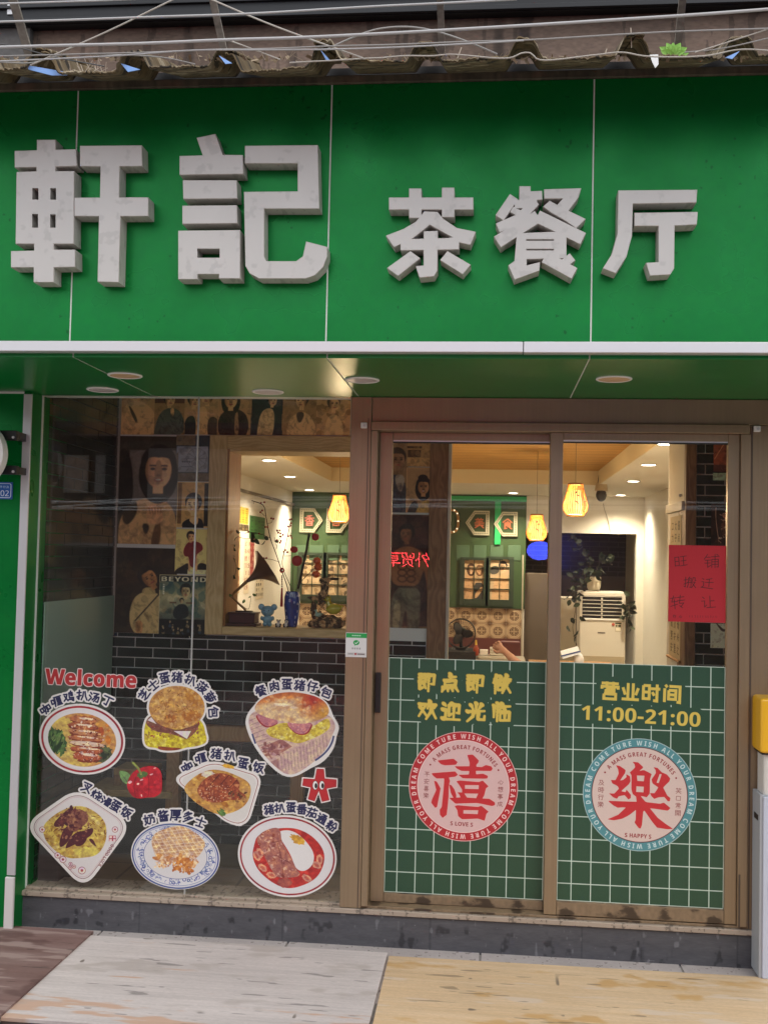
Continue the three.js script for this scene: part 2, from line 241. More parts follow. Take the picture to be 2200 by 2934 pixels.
M.bronze.map = tex(256, (u, v) => { const g = fbm(u, v, 31, 120, 4, 3), b = fbm(u, v, 37, 6, 6), q = 0.95 + 0.07 * (g - 0.5) + 0.1 * (b - 0.5); return [152 * q, 131 * q, 104 * q]; }, [1.2, 0.7]);
M.bronze.roughnessMap = tex(128, (u, v) => 0.75 + 0.25 * fbm(u, v, 41, 8, 8), 1, true);
M.bronzeGrime = std(null, 0.55, { metalness: 0.15, map: tex(512, (u, v) => { const a = fbm(u, v, 45, 9, 9, 5), b = fbm(u, v, 47, 40, 20, 3), c = fbm(u, v, 49, 5, 3, 3); let k = [150, 128, 100].map((x) => x * (0.9 + 0.2 * (b - 0.5))); k = mix3(k, [62, 50, 38], 0.85 * sm(0.56, 0.68, a * 0.7 + c * 0.36)); return k; }, [1.6, 2.4]) });
M.bronzeDark = std([0.1, 0.075, 0.055], 0.45, { metalness: 0.3 });
M.glass = phys([0.985, 0.995, 0.99], 0, { transmission: 1, thickness: 0, ior: 1.52, metalness: 0 });
M.black = std([0.012, 0.012, 0.013], 0.45);
M.blackMatte = std([0.016, 0.015, 0.015], 0.85);
M.acrylic = phys([0.6, 0.585, 0.565], 0.32, { clearcoat: 0.25, clearcoatRoughness: 0.2 });
M.acrylic.map = tex(256, (u, v) => { const a = fbm(u, v, 71, 4, 4), b = fbm(u, v, 73, 24, 24, 3), q = 236 + 10 * (a - 0.5) - 14 * sm(0.62, 0.75, b); return [q, q, q - 3]; }, 1.4);
M.letterSide = phys([0.62, 0.6, 0.575], 0.45);
M.letterSide.map = tex(256, (u, v) => { const a = fbm(u, v, 77, 5, 5), b = fbm(u, v, 79, 30, 8, 3), q = 230 + 16 * (a - 0.5) - 26 * sm(0.58, 0.74, b); return [q, q - 3, q - 7]; }, 2.5);
M.step = std(null, 0.5);
M.step.map = tex(1024, (u, v) => {
  const a = fbm(u, v, 51, 40, 8), b = fbm(u, v, 53, 200, 40, 3), c = fbm(u, v, 57, 90, 3, 3);
  let q = 78 + 16 * (a - 0.5) + 14 * (b - 0.5);
  if (c > 0.66) q -= 26 * sm(0.66, 0.8, c) * sm(0.05, 0.35, 1 - v);      // dark run marks from the sill
  const d = fbm(u, v, 61, 150, 3, 2); if (d > 0.76) q += 30 * sm(0.76, 0.86, d);
  if (vnoise(u * 300, v * 40, 63, 300, 40) > 0.985) q += 60;
  const g = Math.abs(((u * 5.5) % 1) - 0.5) > 0.494 ? -12 : 0;
  return [q + g, q + 1 + g, q + 5 + g];
}, 1, false, 128);
M.sill = std(null, 0.55, { metalness: 0.15 });
M.sill.map = tex(256, (u, v) => { const a = fbm(u, v, 81, 8, 8), b = fbm(u, v, 83, 60, 30, 3), q = 1 + 0.18 * (a - 0.5) - (b > 0.66 ? 0.28 : 0); return [168 * q, 154 * q, 138 * q]; }, 1.5);
M.white = std([0.78, 0.77, 0.74], 0.55);
M.rubber = std([0.03, 0.03, 0.03], 0.7);

// ------------------------------------------------------------------ ground, paving and boards
M.pave = std(null, 0.85);
M.pave.map = tex(512, (u, v) => { const a = fbm(u, v, 91, 5, 5), b = fbm(u, v, 93, 60, 60, 3), q = 150 + 34 * (a - 0.5) + 26 * (b - 0.5); return [q + 4, q - 1, q - 6]; }, 0.9);
struct('pavement', uvm(new THREE.PlaneGeometry(80, 80).rotateX(-Math.PI / 2).translate(0, -0.118, 0)), M.pave);
M.slab = std(null, 0.7);
M.slab.map = tex(512, (u, v) => { const a = fbm(u, v, 95, 4, 4), b = fbm(u, v, 97, 40, 40, 3), q = 172 + 26 * (a - 0.5) + 16 * (b - 0.5) - (b > 0.72 ? 40 : 0); return [q + 5, q - 4, q - 8]; }, 1.3);
const stripe = struct('paving_strip', bx(-3.4, -0.117, 0.0, 2.6, -0.105, 0.9), M.pave);
for (const [a, b] of [[-3.4, -2.56], [-2.55, -1.72], [-1.712, -0.868], [-0.86, -0.02], [-0.012, 0.83], [0.838, 1.68], [1.69, 2.6]]) part('paving_slab', bx(a, -0.11, 0.0, b, -0.097, 0.62, 0.003), M.slab, stripe);

function boardTex(seed, base, alt, stains, paint) {
  return tex(1024, (u, v) => {
    const g = fbm(u, v, seed, 6, 180, 4), w = fbm(u, v, seed + 2, 3, 40, 4), a = fbm(u, v, seed + 4, 4, 4, 4), f = fbm(u, v, seed + 6, 120, 400, 2), wear = fbm(u, v, seed + 20, 5, 26, 4);
    let c = mix3(base, alt, cl(0.5 + 1.3 * (w - 0.5)));
    c = c.map((x) => x * (0.95 + 0.1 * g + 0.12 * (a - 0.5) + 0.08 * (f - 0.5)));
    if (paint) { const e = wear + (paint[2] ? 0.34 * sm(paint[2], paint[2] + 0.16, v) - 0.2 : 0); if (e > paint[1]) c = mix3(c, paint[0], 0.7 * sm(paint[1], paint[1] + 0.1, e)); }
    const st = fbm(u, v, seed + 8, 7, 16, 4); if (st > 0.62) c = mix3(c, stains, 0.6 * sm(0.62, 0.76, st));
    const k = vnoise(u * 16, v * 14, seed + 10, 16, 14); if (k > 0.972) c = mix3(c, [92, 82, 72], sm(0.972, 0.99, k) * 0.7);
    const sc = fbm(u, v, seed + 12, 10, 60, 3); if (sc > 0.75) c = mix3(c, c.map((x) => x * 0.72), sm(0.75, 0.8, sc) * 0.8);
    return c;
  });
}
function board(label, x0, x1, z0, z1, y, map, edge, turn = 0) {
  const g = thing('plywood_sheet', label, 'plywood sheet', vec((x0 + x1) / 2, y, (z0 + z1) / 2));
  const top = bx(x0, y, z0, x1, y + 0.015, z1, 0.002), u = top.attributes.uv;
  const q = top.attributes.position; for (let i = 0; i < u.count; i++) u.setXY(i, (q.getX(i) - x0) / 1.4, (q.getZ(i) - z0) / 1.4);
  part('face', top, map, g); part('core', bx(x0 + 0.002, y - 0.012, z0 + 0.002, x1 - 0.002, y, z1 - 0.002), edge, g);
  g.rotation.y = turn; return g;
}
const bWhite = std(null, 0.72, { map: boardTex(101, [196, 187, 182], [186, 177, 172], [168, 158, 150], [[190, 150, 122], 0.6, 0.4]) });
const bYellow = std(null, 0.62, { map: boardTex(131, [204, 174, 134], [212, 186, 152], [190, 146, 84], [[208, 190, 170], 0.62]) });
const bRed = std(null, 0.7, { map: boardTex(151, [112, 84, 78], [136, 112, 106], [84, 58, 54], [[160, 140, 132], 0.54]) });
const bEdge = std([0.42, 0.33, 0.26], 0.85), bEdgeDark = std([0.09, 0.06, 0.05], 0.85);
board('pale grey painted plywood sheet with worn brown patches, between the dark and the yellow sheets', -1.742, -0.412, 0.128, 0.985, -0.097, bWhite, bEdgeDark);
board('yellow unpainted plywood sheet lying below the sliding doors', -0.398, 2.3, 0.155, 1.9, -0.097, bYellow, bEdge, 0.006);
board('dark red brown worn plywood sheet at the foot of the green pillar', -3.1, -1.735, 0.09, 1.0, -0.088, bRed, bEdge, -0.012);
solo('timber_batten', 'dark wet timber batten under the front edge of the pale grey sheet', 'batten', bx(-2.6, -0.112, 1.0, -0.7, -0.1, 1.07, 0.003), bEdgeDark);

// ------------------------------------------------------------------ threshold step
{
  const g = thing('threshold_step', 'dark grey stone step with run marks and a pale sill, below the glass front', 'step', vec(-0.45, -0.118, -0.05));
  const face = bx(-2.115, -0.118, -0.22, 1.3, 0.042, 0.028, 0.004); { const u = face.attributes.uv, q = face.attributes.position; for (let i = 0; i < u.count; i++) u.setXY(i, (q.getX(i) + 2.2) / 3.6, (q.getY(i) + 0.12) / 0.16); }
  part('face', face, M.step, g);
  part('sill', bx(-2.1, 0.043, -0.2, 1.25, 0.066, 0.04, 0.004), M.sill, g);
  part('track', bx(-0.62, 0.0665, -0.16, 1.12, 0.078, 0.022, 0.002), M.bronzeGrime, g);
}

// ------------------------------------------------------------------ sign box over the shop
const Y0 = 2.392, Y1 = 3.335, ZS = 1.0, seams = [-2.51, -1.563, -0.606, 0.336, 1.28, 2.22];
const sign = thing('shop_sign', 'wide green shop sign with five raised white Chinese characters above the glass front', 'shop sign', vec(-0.1, 2.34, 0.5));
for (let i = 0; i < 5; i++) {
  part('sign_panel', bx(seams[i] + 0.0025, Y0, ZS - 0.03, seams[i + 1] - 0.0025, Y1, ZS, 0.0015), M.green, sign);
  part('soffit_panel', bx(seams[i] + 0.0025, 2.338, 0.0, seams[i + 1] - 0.0025, 2.356, ZS - 0.036, 0.0015), M.greenSoffit, sign);
}
for (const x of seams.slice(1, 5)) { part('joint', bx(x - 0.004, Y0, ZS - 0.028, x + 0.004, Y1, ZS - 0.0012), M.joint, sign); part('joint', bx(x - 0.004, 2.3395, 0.0, x + 0.004, 2.354, ZS - 0.04), M.joint, sign); }
part('edge_trim', bx(-2.51, 2.352, ZS - 0.034, 0.1, Y0 - 0.001, ZS + 0.01, 0.003), M.alu, sign);
part('edge_trim', bx(0.102, 2.351, ZS - 0.034, 2.22, Y0 - 0.001, ZS + 0.0115, 0.003), M.alu, sign);
part('casing', bx(-2.5, 2.36, 0.02, 2.21, 3.33, ZS - 0.06), M.blackMatte, sign);
M.fascia = std(null, 0.8); M.fascia.map = tex(512, (u, v) => { const a = fbm(u, v, 201, 12, 3), b = fbm(u, v, 203, 90, 8, 3), q = 0.75 + 0.5 * (a - 0.5) + 0.4 * (b - 0.5); return [104 * q, 92 * q, 74 * q]; }, [0.8, 3]);
part('top_fascia', bx(-2.52, Y1 + 0.001, ZS - 0.05, 2.23, Y1 + 0.03, ZS + 0.012, 0.003), M.fascia, sign);
// letters, traced face by face at the plane of their fronts, 7 cm deep
const ZL = ZS + 0.072, a1 = (p) => p.map(([x, y]) => [x * 0.66305, 350 + y * 0.66305]), a2 = (p) => p.map(([x, y]) => [1050 + x * 0.66305, 450 + y * 0.66305]);
function letter(shapes, label) {
  const g = new THREE.ExtrudeGeometry(shapes, { depth: 0.068, bevelEnabled: true, bevelSize: 0.0015, bevelThickness: 0.002, bevelSegments: 1, curveSegments: 8 });
  g.translate(0, 0, ZS + 0.002);
  const m = part('letter', uvm(g), [M.acrylic, M.letterSide], sign, label); return m;
}
const thick = (x0, y0, x1, y1, w) => { const l = Math.hypot(x1 - x0, y1 - y0), nx = (-(y1 - y0) / l) * w / 2, ny = ((x1 - x0) / l) * w / 2; return [[x0 + nx, y0 + ny], [x1 + nx, y1 + ny], [x1 - nx, y1 - ny], [x0 - nx, y0 - ny]]; };
// several overlapping outlines drawn as one shape, then traced
function union(polys, holes, box, org) {
  const [x0, y0, x1, y1] = box, k = 1.6, c = document.createElement('canvas'); c.width = (x1 - x0) * k; c.height = (y1 - y0) * k;
  const ctx = c.getContext('2d'), path = (p) => { ctx.beginPath(); p.forEach(([x, y], i) => (i ? ctx.lineTo : ctx.moveTo).call(ctx, (x - x0) * k, (y - y0) * k)); ctx.closePath(); };
  ctx.fillStyle = '#000'; for (const p of polys) { path(p); ctx.fill(); }
  ctx.globalCompositeOperation = 'destination-out'; for (const p of holes) { path(p); ctx.fill(); }
  return shapesOf(outlines(ctx, c.width, c.height, 0.9, 30), ([x, y]) => { const [sx, sy] = org([[x0 + x / k, y0 + y / k]])[0], p = W(sx, sy, ZL); return new THREE.Vector2(p.x, p.y); });
}
const rect = (x0, y0, x1, y1) => [[x0, y0], [x1, y0], [x1, y1], [x0, y1]];
letter([polyShape(a1([[162, 77], [240, 77], [240, 120], [328, 118], [332, 188], [240, 190], [240, 213], [320, 212], [318, 524], [232, 524], [232, 552], [324, 552], [324, 624], [232, 626], [232, 690], [148, 690], [148, 626], [50, 626], [50, 558], [150, 556], [150, 524], [70, 524], [74, 216], [160, 213], [160, 192], [66, 194], [66, 125], [162, 122]]), ZL,
  [a1(rect(141, 285, 168, 335)), a1(rect(219, 285, 244, 335)), a1(rect(140, 396, 166, 456)), a1(rect(218, 398, 242, 456))]),
polyShape(a1([[348, 103], [612, 101], [614, 188], [516, 189], [514, 326], [640, 326], [640, 404], [520, 405], [512, 690], [424, 688], [430, 405], [324, 404], [324, 327], [434, 327], [437, 190], [348, 188]]), ZL)], 'white block character with a boxed carriage radical, first on the sign');
letter([polyShape(a1([[852, 68], [930, 52], [962, 142], [1048, 143], [1050, 222], [778, 226], [778, 147], [878, 144]]), ZL), polyShape(a1([[792, 252], [1022, 252], [1024, 328], [794, 330]]), ZL), polyShape(a1([[790, 362], [1022, 360], [1024, 435], [790, 438]]), ZL),
  polyShape(a1([[772, 470], [1036, 467], [1036, 674], [948, 674], [948, 655], [852, 655], [852, 677], [772, 677]]), ZL, [a1(rect(853, 546, 950, 586))]),
  polyShape(a1([[1060, 103], [1372, 100], [1378, 372], [1140, 372], [1140, 580], [1150, 602], [1280, 602], [1310, 580], [1324, 517], [1412, 540], [1412, 580], [1395, 625], [1360, 660], [1320, 674], [1120, 674], [1080, 652], [1062, 620], [1056, 302], [1288, 300], [1288, 176], [1060, 176]]), ZL)], 'white block character with stacked bars and a hook, second on the sign');
letter(union([rect(98, 176, 460, 226), rect(185, 137, 236, 262), rect(327, 133, 378, 258), [[250, 236], [306, 238], [330, 268], [390, 308], [470, 324], [448, 378], [390, 366], [330, 336], [272, 292], [200, 350], [120, 388], [85, 340], [160, 312], [215, 280]], [[148, 356], [398, 350], [398, 398], [148, 402]], [[248, 322], (([306, 320])), [304, 490], [290, 514], [230, 520], (([214, 472])), [248, 470]], [[190, 408], [230, 438], [136, 512], [90, 480]], [[350, 408], [448, 466], [415, 505], [320, 445]]], [[[275, 292], [195, 352], [246, 352], [248, 322], [306, 320], [306, 350], [375, 348]]], [70, 120, 490, 540], a2), 'white character for tea, third on the sign');
letter(union([thick(684, 127, 684, 200, 46), thick(700, 168, 757, 165, 36), thick(636, 172, 575, 262, 40), thick(640, 204, 735, 200, 34), thick(728, 190, 660, 268, 40), thick(668, 262, 568, 306, 40), thick(628, 226, 664, 246, 26), [[768, 140], [925, 136], [912, 176], [870, 232], [944, 268], [905, 306], [850, 268], [800, 240], [764, 214], [790, 190], [824, 208], [850, 178], [768, 178]],
  thick(740, 256, 566, 366, 52), thick(738, 256, 934, 352, 52), [[650, 330], [862, 322], [862, 436], [690, 440], [690, 470], [748, 455], [745, 490], [640, 528], [614, 468], [640, 450]], thick(770, 432, 896, 502, 50), thick(888, 432, 850, 462, 36)], [rect(688, 354, 810, 363), rect(688, 396, 810, 405), [[742, 296], [704, 322], [722, 322], [724, 308], [752, 310], [770, 322], [784, 322]]], [540, 110, 960, 545], a2), 'white character for meal, fourth on the sign');
letter([polyShape(a2([[1088, 145], [1426, 142], [1422, 195], [1148, 200], [1144, 340], [1120, 430], [1075, 500], [1022, 480], [1060, 420], [1085, 330]]), ZL), polyShape(a2([[1158, 242], [1428, 238], [1424, 290], [1328, 295], [1326, 480], [1310, 506], [1225, 511], [1208, 458], [1262, 455], [1262, 296], [1158, 296]]), ZL)], 'white character for hall, last on the sign');

// round lamps in the soffit, not lit
function soffitLamp(px, py, label, lensMat) {
  const c = WY(px, py, 2.338), g = thing('recessed_lamp', label, 'recessed lamp', vec(c.x, 2.325, c.z));
  part('rim', lathe([[0.07, 0.0128], [0.07, 0.0095], [0.066, 0.0075], [0.062, 0.0078], [0.061, 0.0125]], vec(c.x, 2.325, c.z), 36), M.white, g);
  part('lens', lathe([[0.0, 0.0085], [0.0608, 0.0092], [0.0608, 0.0125]], vec(c.x, 2.325, c.z), 36), lensMat, g);
}
const lensGrey = std([0.5, 0.46, 0.45], 0.4), lensTan = std([0.62, 0.42, 0.24], 0.4);
soffitLamp(359, 1075, 'tan recessed lamp in the soffit over the poster window, nearer the sign edge', lensTan);
soffitLamp(295, 1116, 'pale grey recessed lamp in the soffit beside the green pillar', lensGrey);
soffitLamp(768, 1122, 'grey recessed lamp in the soffit above the wooden display opening', lensGrey);
soffitLamp(1038, 1088, 'pale recessed lamp in the soffit above the post between window and door', lensGrey);
soffitLamp(1758, 1085, 'tan recessed lamp in the soffit above the door with opening hours', lensTan);

// ------------------------------------------------------------------ green pillar with house plate and round sign
{
  const zf = 0.12, xr = -2.094;
  const g = thing('green_pillar', 'green clad pillar with a silver corner strip beside the window', 'pillar', vec(-2.6, -0.118, 0));
  part('cladding', bx(-3.3, -0.118, -0.3, xr, 2.3365, zf, 0.002), M.green, g);
  part('corner_trim', bx(xr - 0.034, 0.16, zf - 0.002, xr + 0.004, 2.325, zf + 0.01, 0.002), M.alu, g);
  part('trim_foot', bx(xr - 0.04, -0.118, zf - 0.004, xr + 0.002, 0.152, zf + 0.014, 0.004), std([0.6, 0.58, 0.55], 0.7), g);
  part('sealant', bx(-3.3, 2.3275, zf - 0.002, xr - 0.036, 2.337, zf + 0.004), M.joint, g);
  part('sealant', bx(xr - 0.001, 0.07, 0.001, xr + 0.007, 2.337, 0.008), M.joint, g);
  const p = thing('house_plate', 'small blue enamel house number plate with white figures on the green pillar', 'house plate', W(-10, 1430, zf));
  const a = W(-70, 1380, zf), b = W(38, 1431, zf);
  part('plate', bx(a.x, b.y, zf + 0.001, b.x, a.y, zf + 0.006, 0.002), std([0.02, 0.09, 0.32], 0.35), p);
  part('print', new THREE.PlaneGeometry(b.x - a.x - 0.004, a.y - b.y - 0.004).translate((a.x + b.x) / 2, (a.y + b.y) / 2, zf + 0.0066), print(canvasTex(432, 204, (c) => {
    c.fillStyle = '#1c58a2'; c.fillRect(0, 0, 432, 204); c.strokeStyle = '#d9e2ee'; c.lineWidth = 8; c.beginPath(); c.roundRect(14, 14, 404, 176, 22); c.stroke();
    c.fillStyle = '#e6ecf4'; c.font = '96px sans-serif'; c.fillText('1102', 190, 170); [...'事安成平行及'].forEach((k, i) => glyph(c, k, 190 + i * 38, 56, 32, 3.4, '#d0dcec'));
  }), 0.35), p);
  const s = thing('round_projecting_sign', 'round white sign disc on two black arms at the pillar edge', 'round sign', W(-75, 1300, 0.3)), cc = W(-78, 1300, 0.3);
  part('disc', new THREE.CylinderGeometry(0.152, 0.152, 0.05, 48).rotateX(Math.PI / 2).translate(cc.x, cc.y, cc.z), M.white, s);
  for (const [py, pb] of [[1234, 1262], [1334, 1360]]) { const q = W(0, py, 0.22), e = W(51, pb, 0.22); part('arm', bx(cc.x, e.y, 0.2, e.x, q.y, 0.235, 0.003), M.black, s); part('arm_foot', bx(e.x - 0.03, e.y + 0.004, 0.121, e.x, q.y - 0.004, 0.2), M.black, s); part('bolt', new THREE.CylinderGeometry(0.006, 0.006, 0.006, 10).rotateX(Math.PI / 2).translate(e.x - 0.012, e.y + 0.012, 0.237), M.alu, s); }
}

// ------------------------------------------------------------------ what hangs above the sign: wall, dark upper eave, rusty struts, cables
M.stain = std(null, 0.9);
M.stain.map = tex(1024, (u, v) => {
  const a = fbm(u, v, 301, 6, 5, 5), b = fbm(u, v, 303, 70, 6, 4), c = fbm(u, v, 305, 160, 160, 2), d = fbm(u, v, 307, 26, 3, 3);
  let q = 0.95 + 0.5 * (a - 0.5) + 0.22 * (c - 0.5); if (d > 0.6) q *= 1 - 0.38 * sm(0.6, 0.75, d); if (b > 0.66) q *= 0.8;
  return [112 * q, 95 * q, 83 * q];
}, [0.35, 0.9]);
struct('upper_wall', bx(-9, 2.6, -0.05, 9, 8, 0.2), M.stain);
{ const a = W(96, 60, 0.21), g = solo('side_wall_panel', 'pale grey concrete wall panel in the upper corner behind the struts', 'wall panel', bx(-4.2, 3.2, 0.201, a.x, W(30, 68, 0.2).y, 0.24), std([0.3, 0.31, 0.32], 0.9, { map: M.pave.map })); void g; }
{
  const z = 0.25, y0 = W(1100, 47, z).y, g = thing('upper_eave', 'black sheet metal eave along the top behind the cables', 'eave', vec(0, y0, z));
  const m = std(null, 0.55, { metalness: 0.2 }); m.map = tex(256, (u, v) => { const q = 26 + 14 * (fbm(u, v, 311, 6, 40) - 0.5) + 10 * fbm(u, v, 313, 4, 4); return [q, q + 2, q + 5]; }, [0.5, 1]);
  part('front_sheet', bx(-9, y0, z - 0.01, 9, y0 + 1.2, z + 0.01), m, g);
  part('rib', bx(-9, y0 + 0.002, z + 0.011, 9, y0 + 0.024, z + 0.03, 0.003), m, g); part('rib', bx(-9, y0 + 0.075, z + 0.011, 9, y0 + 0.088, z + 0.024, 0.003), m, g);
  part('underside', bx(-9, y0 + 0.004, 0.2005, 9, y0 + 0.016, z - 0.011), m, g);
  const c0 = W(26, 46, z), c1 = W(48, 16, z);
  part('light_gap', bx(c0.x, c0.y, z + 0.011, c1.x, c1.y, z + 0.016), std([0.62, 0.64, 0.66], 0.7), g, 'pale plate standing in for a bright sky gap');  // solid plate, its pale colour stands in for sky seen through a gap
}
M.rust = std(null, 0.85); M.rust.map = tex(256, (u, v) => { const a = fbm(u, v, 321, 5, 14), b = fbm(u, v, 323, 40, 40, 2), q = 0.9 + 0.5 * (a - 0.5) + 0.2 * b; return [150 * q, 144 * q, 132 * q]; }, 2);
for (const [x0, y0, x1, y1, w, how] of [[36, -10, 88, 168, 26, 'leaning at the pale corner panel'], [606, -20, 648, 172, 20, 'between the crossing wires'], [1260, -10, 1266, 158, 19, 'upright above the character for tea'], [1956, -20, 1940, 140, 20, 'above the green weed']]) {
  const a = W(x0, y0, 0.5), b = W(x1, y1, 0.26); solo('steel_strut', 'rusty flat steel strut ' + how, 'strut', bar(b, a, w * 0.00145, 0.012), M.rust);
}
// the corrugated eave: seven sheets between raised ridges, front edge broken
const ZE = 1.4, yE = W(1431, 178, ZE).y, yB = Y1 + 0.03, zB = ZS - 0.005;
M.moss = std(null, 0.92);
M.moss.map = tex(1024, (u, v) => {
  const a = fbm(u, v, 331, 8, 8, 5), b = fbm(u, v, 333, 26, 22, 4), c = fbm(u, v, 335, 70, 70, 2), r = fbm(u, v, 337, 5, 3, 3);
  let k = mix3([96, 78, 50], [118, 106, 86], cl(a * 1.4 - 0.2)); if (b > 0.58) k = mix3(k, [150, 138, 116], sm(0.58, 0.66, b) * sm(0.42, 0.6, r)); if (b < 0.36) k = mix3(k, [30, 26, 20], 0.7);
  return k.map((x) => x * (0.8 + 0.4 * c));
}, [1.1, 1.6]);
{
  const ridges = [-980, -680, -380, -60, 120, 375, 640, 925, 1215, 1503, 1815, 2120, 2420, 2720, 3020].map((px) => W(px, 190, ZE).x), g = thing('corrugated_eave', 'mossy broken corrugated sheet eave with raised ridges along the sign top', 'eave roof', vec(-0.4, yE, 1.2)), rb = rng(55);
  part('gap_shade_strip', bx(-4, Y1 + 0.0305, ZS - 0.14, 4, Y1 + 0.075, ZS - 0.03), M.blackMatte, g);  // black strip added so the gaps under the sheets look dark with shade
  const hgt = (x) => { let h = 0; for (const r of ridges) { const d = Math.abs(x - r); h = Math.max(h, 0.062 * (1 - sm(0.022, 0.062, d))); } return h; };
  for (let i = 0; i < ridges.length - 1; i++) { // each sheet runs from ridge to ridge
    const n = 60, m = 10, a = ridges[i] - (i % 2 ? 0.03 : 0.0), b = ridges[i + 1] + (i % 2 ? 0.03 : 0.0), jag = Array.from({ length: n + 1 }, () => rb()), dz = (rb() - 0.5) * 0.03, lift = i % 2 ? 0.006 : 0, P = [], I = [];
    for (let s = 0; s < 2; s++) for (let k = 0; k <= n; k++) for (let j = 0; j <= m; j++) {
      const x = mix(a, b, k / n), t = j / m, z = mix(zB, ZE + dz + (0.016 * (jag[k] - 0.5) - (jag[k] > 0.9 ? 0.02 : 0)) * t ** 9, t);
      P.push(x, mix(yB + 0.004, yE + 0.008 * Math.sin(x * 9 + i), t) + hgt(x) * (0.75 + 0.25 * t) + lift + (s ? 0.008 : 0) + 0.0025 * (vnoise(x * 22 + 50, t * 5, 5, 999, 999) - 0.5), z);
    }
    const id = (s, k, j) => (s * (n + 1) + k) * (m + 1) + j;
    for (let k = 0; k < n; k++) for (let j = 0; j < m; j++) { I.push(id(0, k, j), id(0, k + 1, j), id(0, k, j + 1), id(0, k + 1, j), id(0, k + 1, j + 1), id(0, k, j + 1)); I.push(id(1, k, j), id(1, k, j + 1), id(1, k + 1, j), id(1, k + 1, j), id(1, k, j + 1), id(1, k + 1, j + 1)); }
    for (let k = 0; k < n; k++) I.push(id(0, k, m), id(0, k + 1, m), id(1, k, m), id(0, k + 1, m), id(1, k + 1, m), id(1, k, m));
    for (const k of [0, n]) for (let j = 0; j < m; j++) I.push(id(0, k, j), id(1, k, j), id(0, k, j + 1), id(1, k, j), id(1, k, j + 1), id(0, k, j + 1));
    const q = new THREE.BufferGeometry(); q.setAttribute('position', new THREE.Float32BufferAttribute(P, 3)); q.setIndex(I);
    q.computeVertexNormals(); { const U = new Float32Array((P.length / 3) * 2); for (let e = 0; e < P.length / 3; e++) { U[e * 2] = P[e * 3] + P[e * 3 + 1] * 0.6; U[e * 2 + 1] = P[e * 3 + 2] * 1.1; } q.setAttribute('uv', new THREE.BufferAttribute(U, 2)); } part('roof_sheet', q, M.moss, g);
  }
}
// light blue film corners showing above the ridges
const blue = std([0.22, 0.4, 0.78], 0.5), zD = ZE - 0.02;
for (const [pts, how] of [[[[74, 187], [196, 208], [194, 216], [150, 217], [84, 200]], 'long strip beside the dry twigs'], [[[347, 182], [403, 200], [368, 207]], 'corner above the second sheet'], [[[628, 160], [666, 182], [647, 184]], 'corner above the third ridge'], [[[917, 141], [946, 174], [934, 172]], 'narrow strip in the fourth ridge'], [[[2076, 166], [2118, 147], [2096, 170]], 'small corner under the last wires']]) {
  const g = new THREE.ExtrudeGeometry(polyShape(pts, zD), { depth: 0.003, bevelEnabled: false }); g.translate(0, 0, zD); solo('plastic_film', 'light blue plastic film, ' + how, 'plastic film', uvm(g), blue);
}
{ const g = new THREE.ExtrudeGeometry(polyShape([[1860, 158], [1884, 157], [1885, 185], [1876, 196], [1868, 180]], ZE + 0.03), { depth: 0.003, bevelEnabled: false }); g.translate(0, 0, ZE + 0.03); solo('rag', 'torn white rag hanging over the eave beside the weed', 'rag', uvm(g), std([0.75, 0.76, 0.75], 0.8)); }
// dry twigs and a weed growing on the eave
const leafShape = (p, d, l, w, up = 0.2) => { const g = new THREE.PlaneGeometry(w, l, 2, 4); g.translate(0, l / 2, 0); const q = g.attributes.position; for (let i = 0; i < q.count; i++) { const t = q.getY(i) / l; q.setX(i, q.getX(i) * Math.sin(Math.PI * (0.12 + 0.86 * t)) ); q.setZ(i, Math.abs(q.getX(i)) * 0.4 - up * t * t * l); } g.applyQuaternion(new THREE.Quaternion().setFromUnitVectors(vec(0, 1, 0), d.clone().normalize())); g.translate(p.x, p.y, p.z); g.computeVertexNormals(); return g; };
{
  const c = W(1926, 160, ZE - 0.02), g = thing('weed_plant', 'bright green broad leaved weed sprouting on the eave', 'weed', c), m = std([0.2, 0.42, 0.06], 0.6, { side: THREE.DoubleSide });
  for (const [dx, dy, l] of [[-1.3, 0.9, 0.05], [-0.5, 1, 0.045], [0, 0.9, 0.04], [0.5, 0.8, 0.045], [1.3, 0.7, 0.05], [1.6, 0.2, 0.05], [-0.9, 0.3, 0.04]]) part('leaf', leafShape(c, vec(dx, dy, 0.3), l, 0.026), m, g);
  const tm = std([0.45, 0.38, 0.3], 0.9), rt = rng(99), t = thing('dry_twigs', 'tangle of dry pale twigs on the eave beside the blue film', 'twigs', W(250, 205, zD));
  for (let i = 0; i < 26; i++) { const a = W(195 + rt() * 120, 205 + rt() * 8, zD - 0.03 * rt()), k = a.clone().add(vec((rt() - 0.4) * 0.06, rt() * 0.05, (rt() - 0.5) * 0.05)); part('twig', rod(a, k, 0.0016, 5, 0.0008), tm, t); }
  for (const [x0, y0, x1, y1] of [[1808, 125, 1806, 80], [1310, 155, 1322, 136], [1730, 150, 1738, 140]]) solo('dry_stalk', 'single dry stalk standing on the eave ' + (x0 > 1750 ? 'on the burst ridge' : x0 > 1500 ? 'left of the burst ridge' : 'over the character for tea'), 'stalk', rod(W(x0, y0 + 12, zD), W(x1, y1, zD), 0.0018, 5), tm);
}
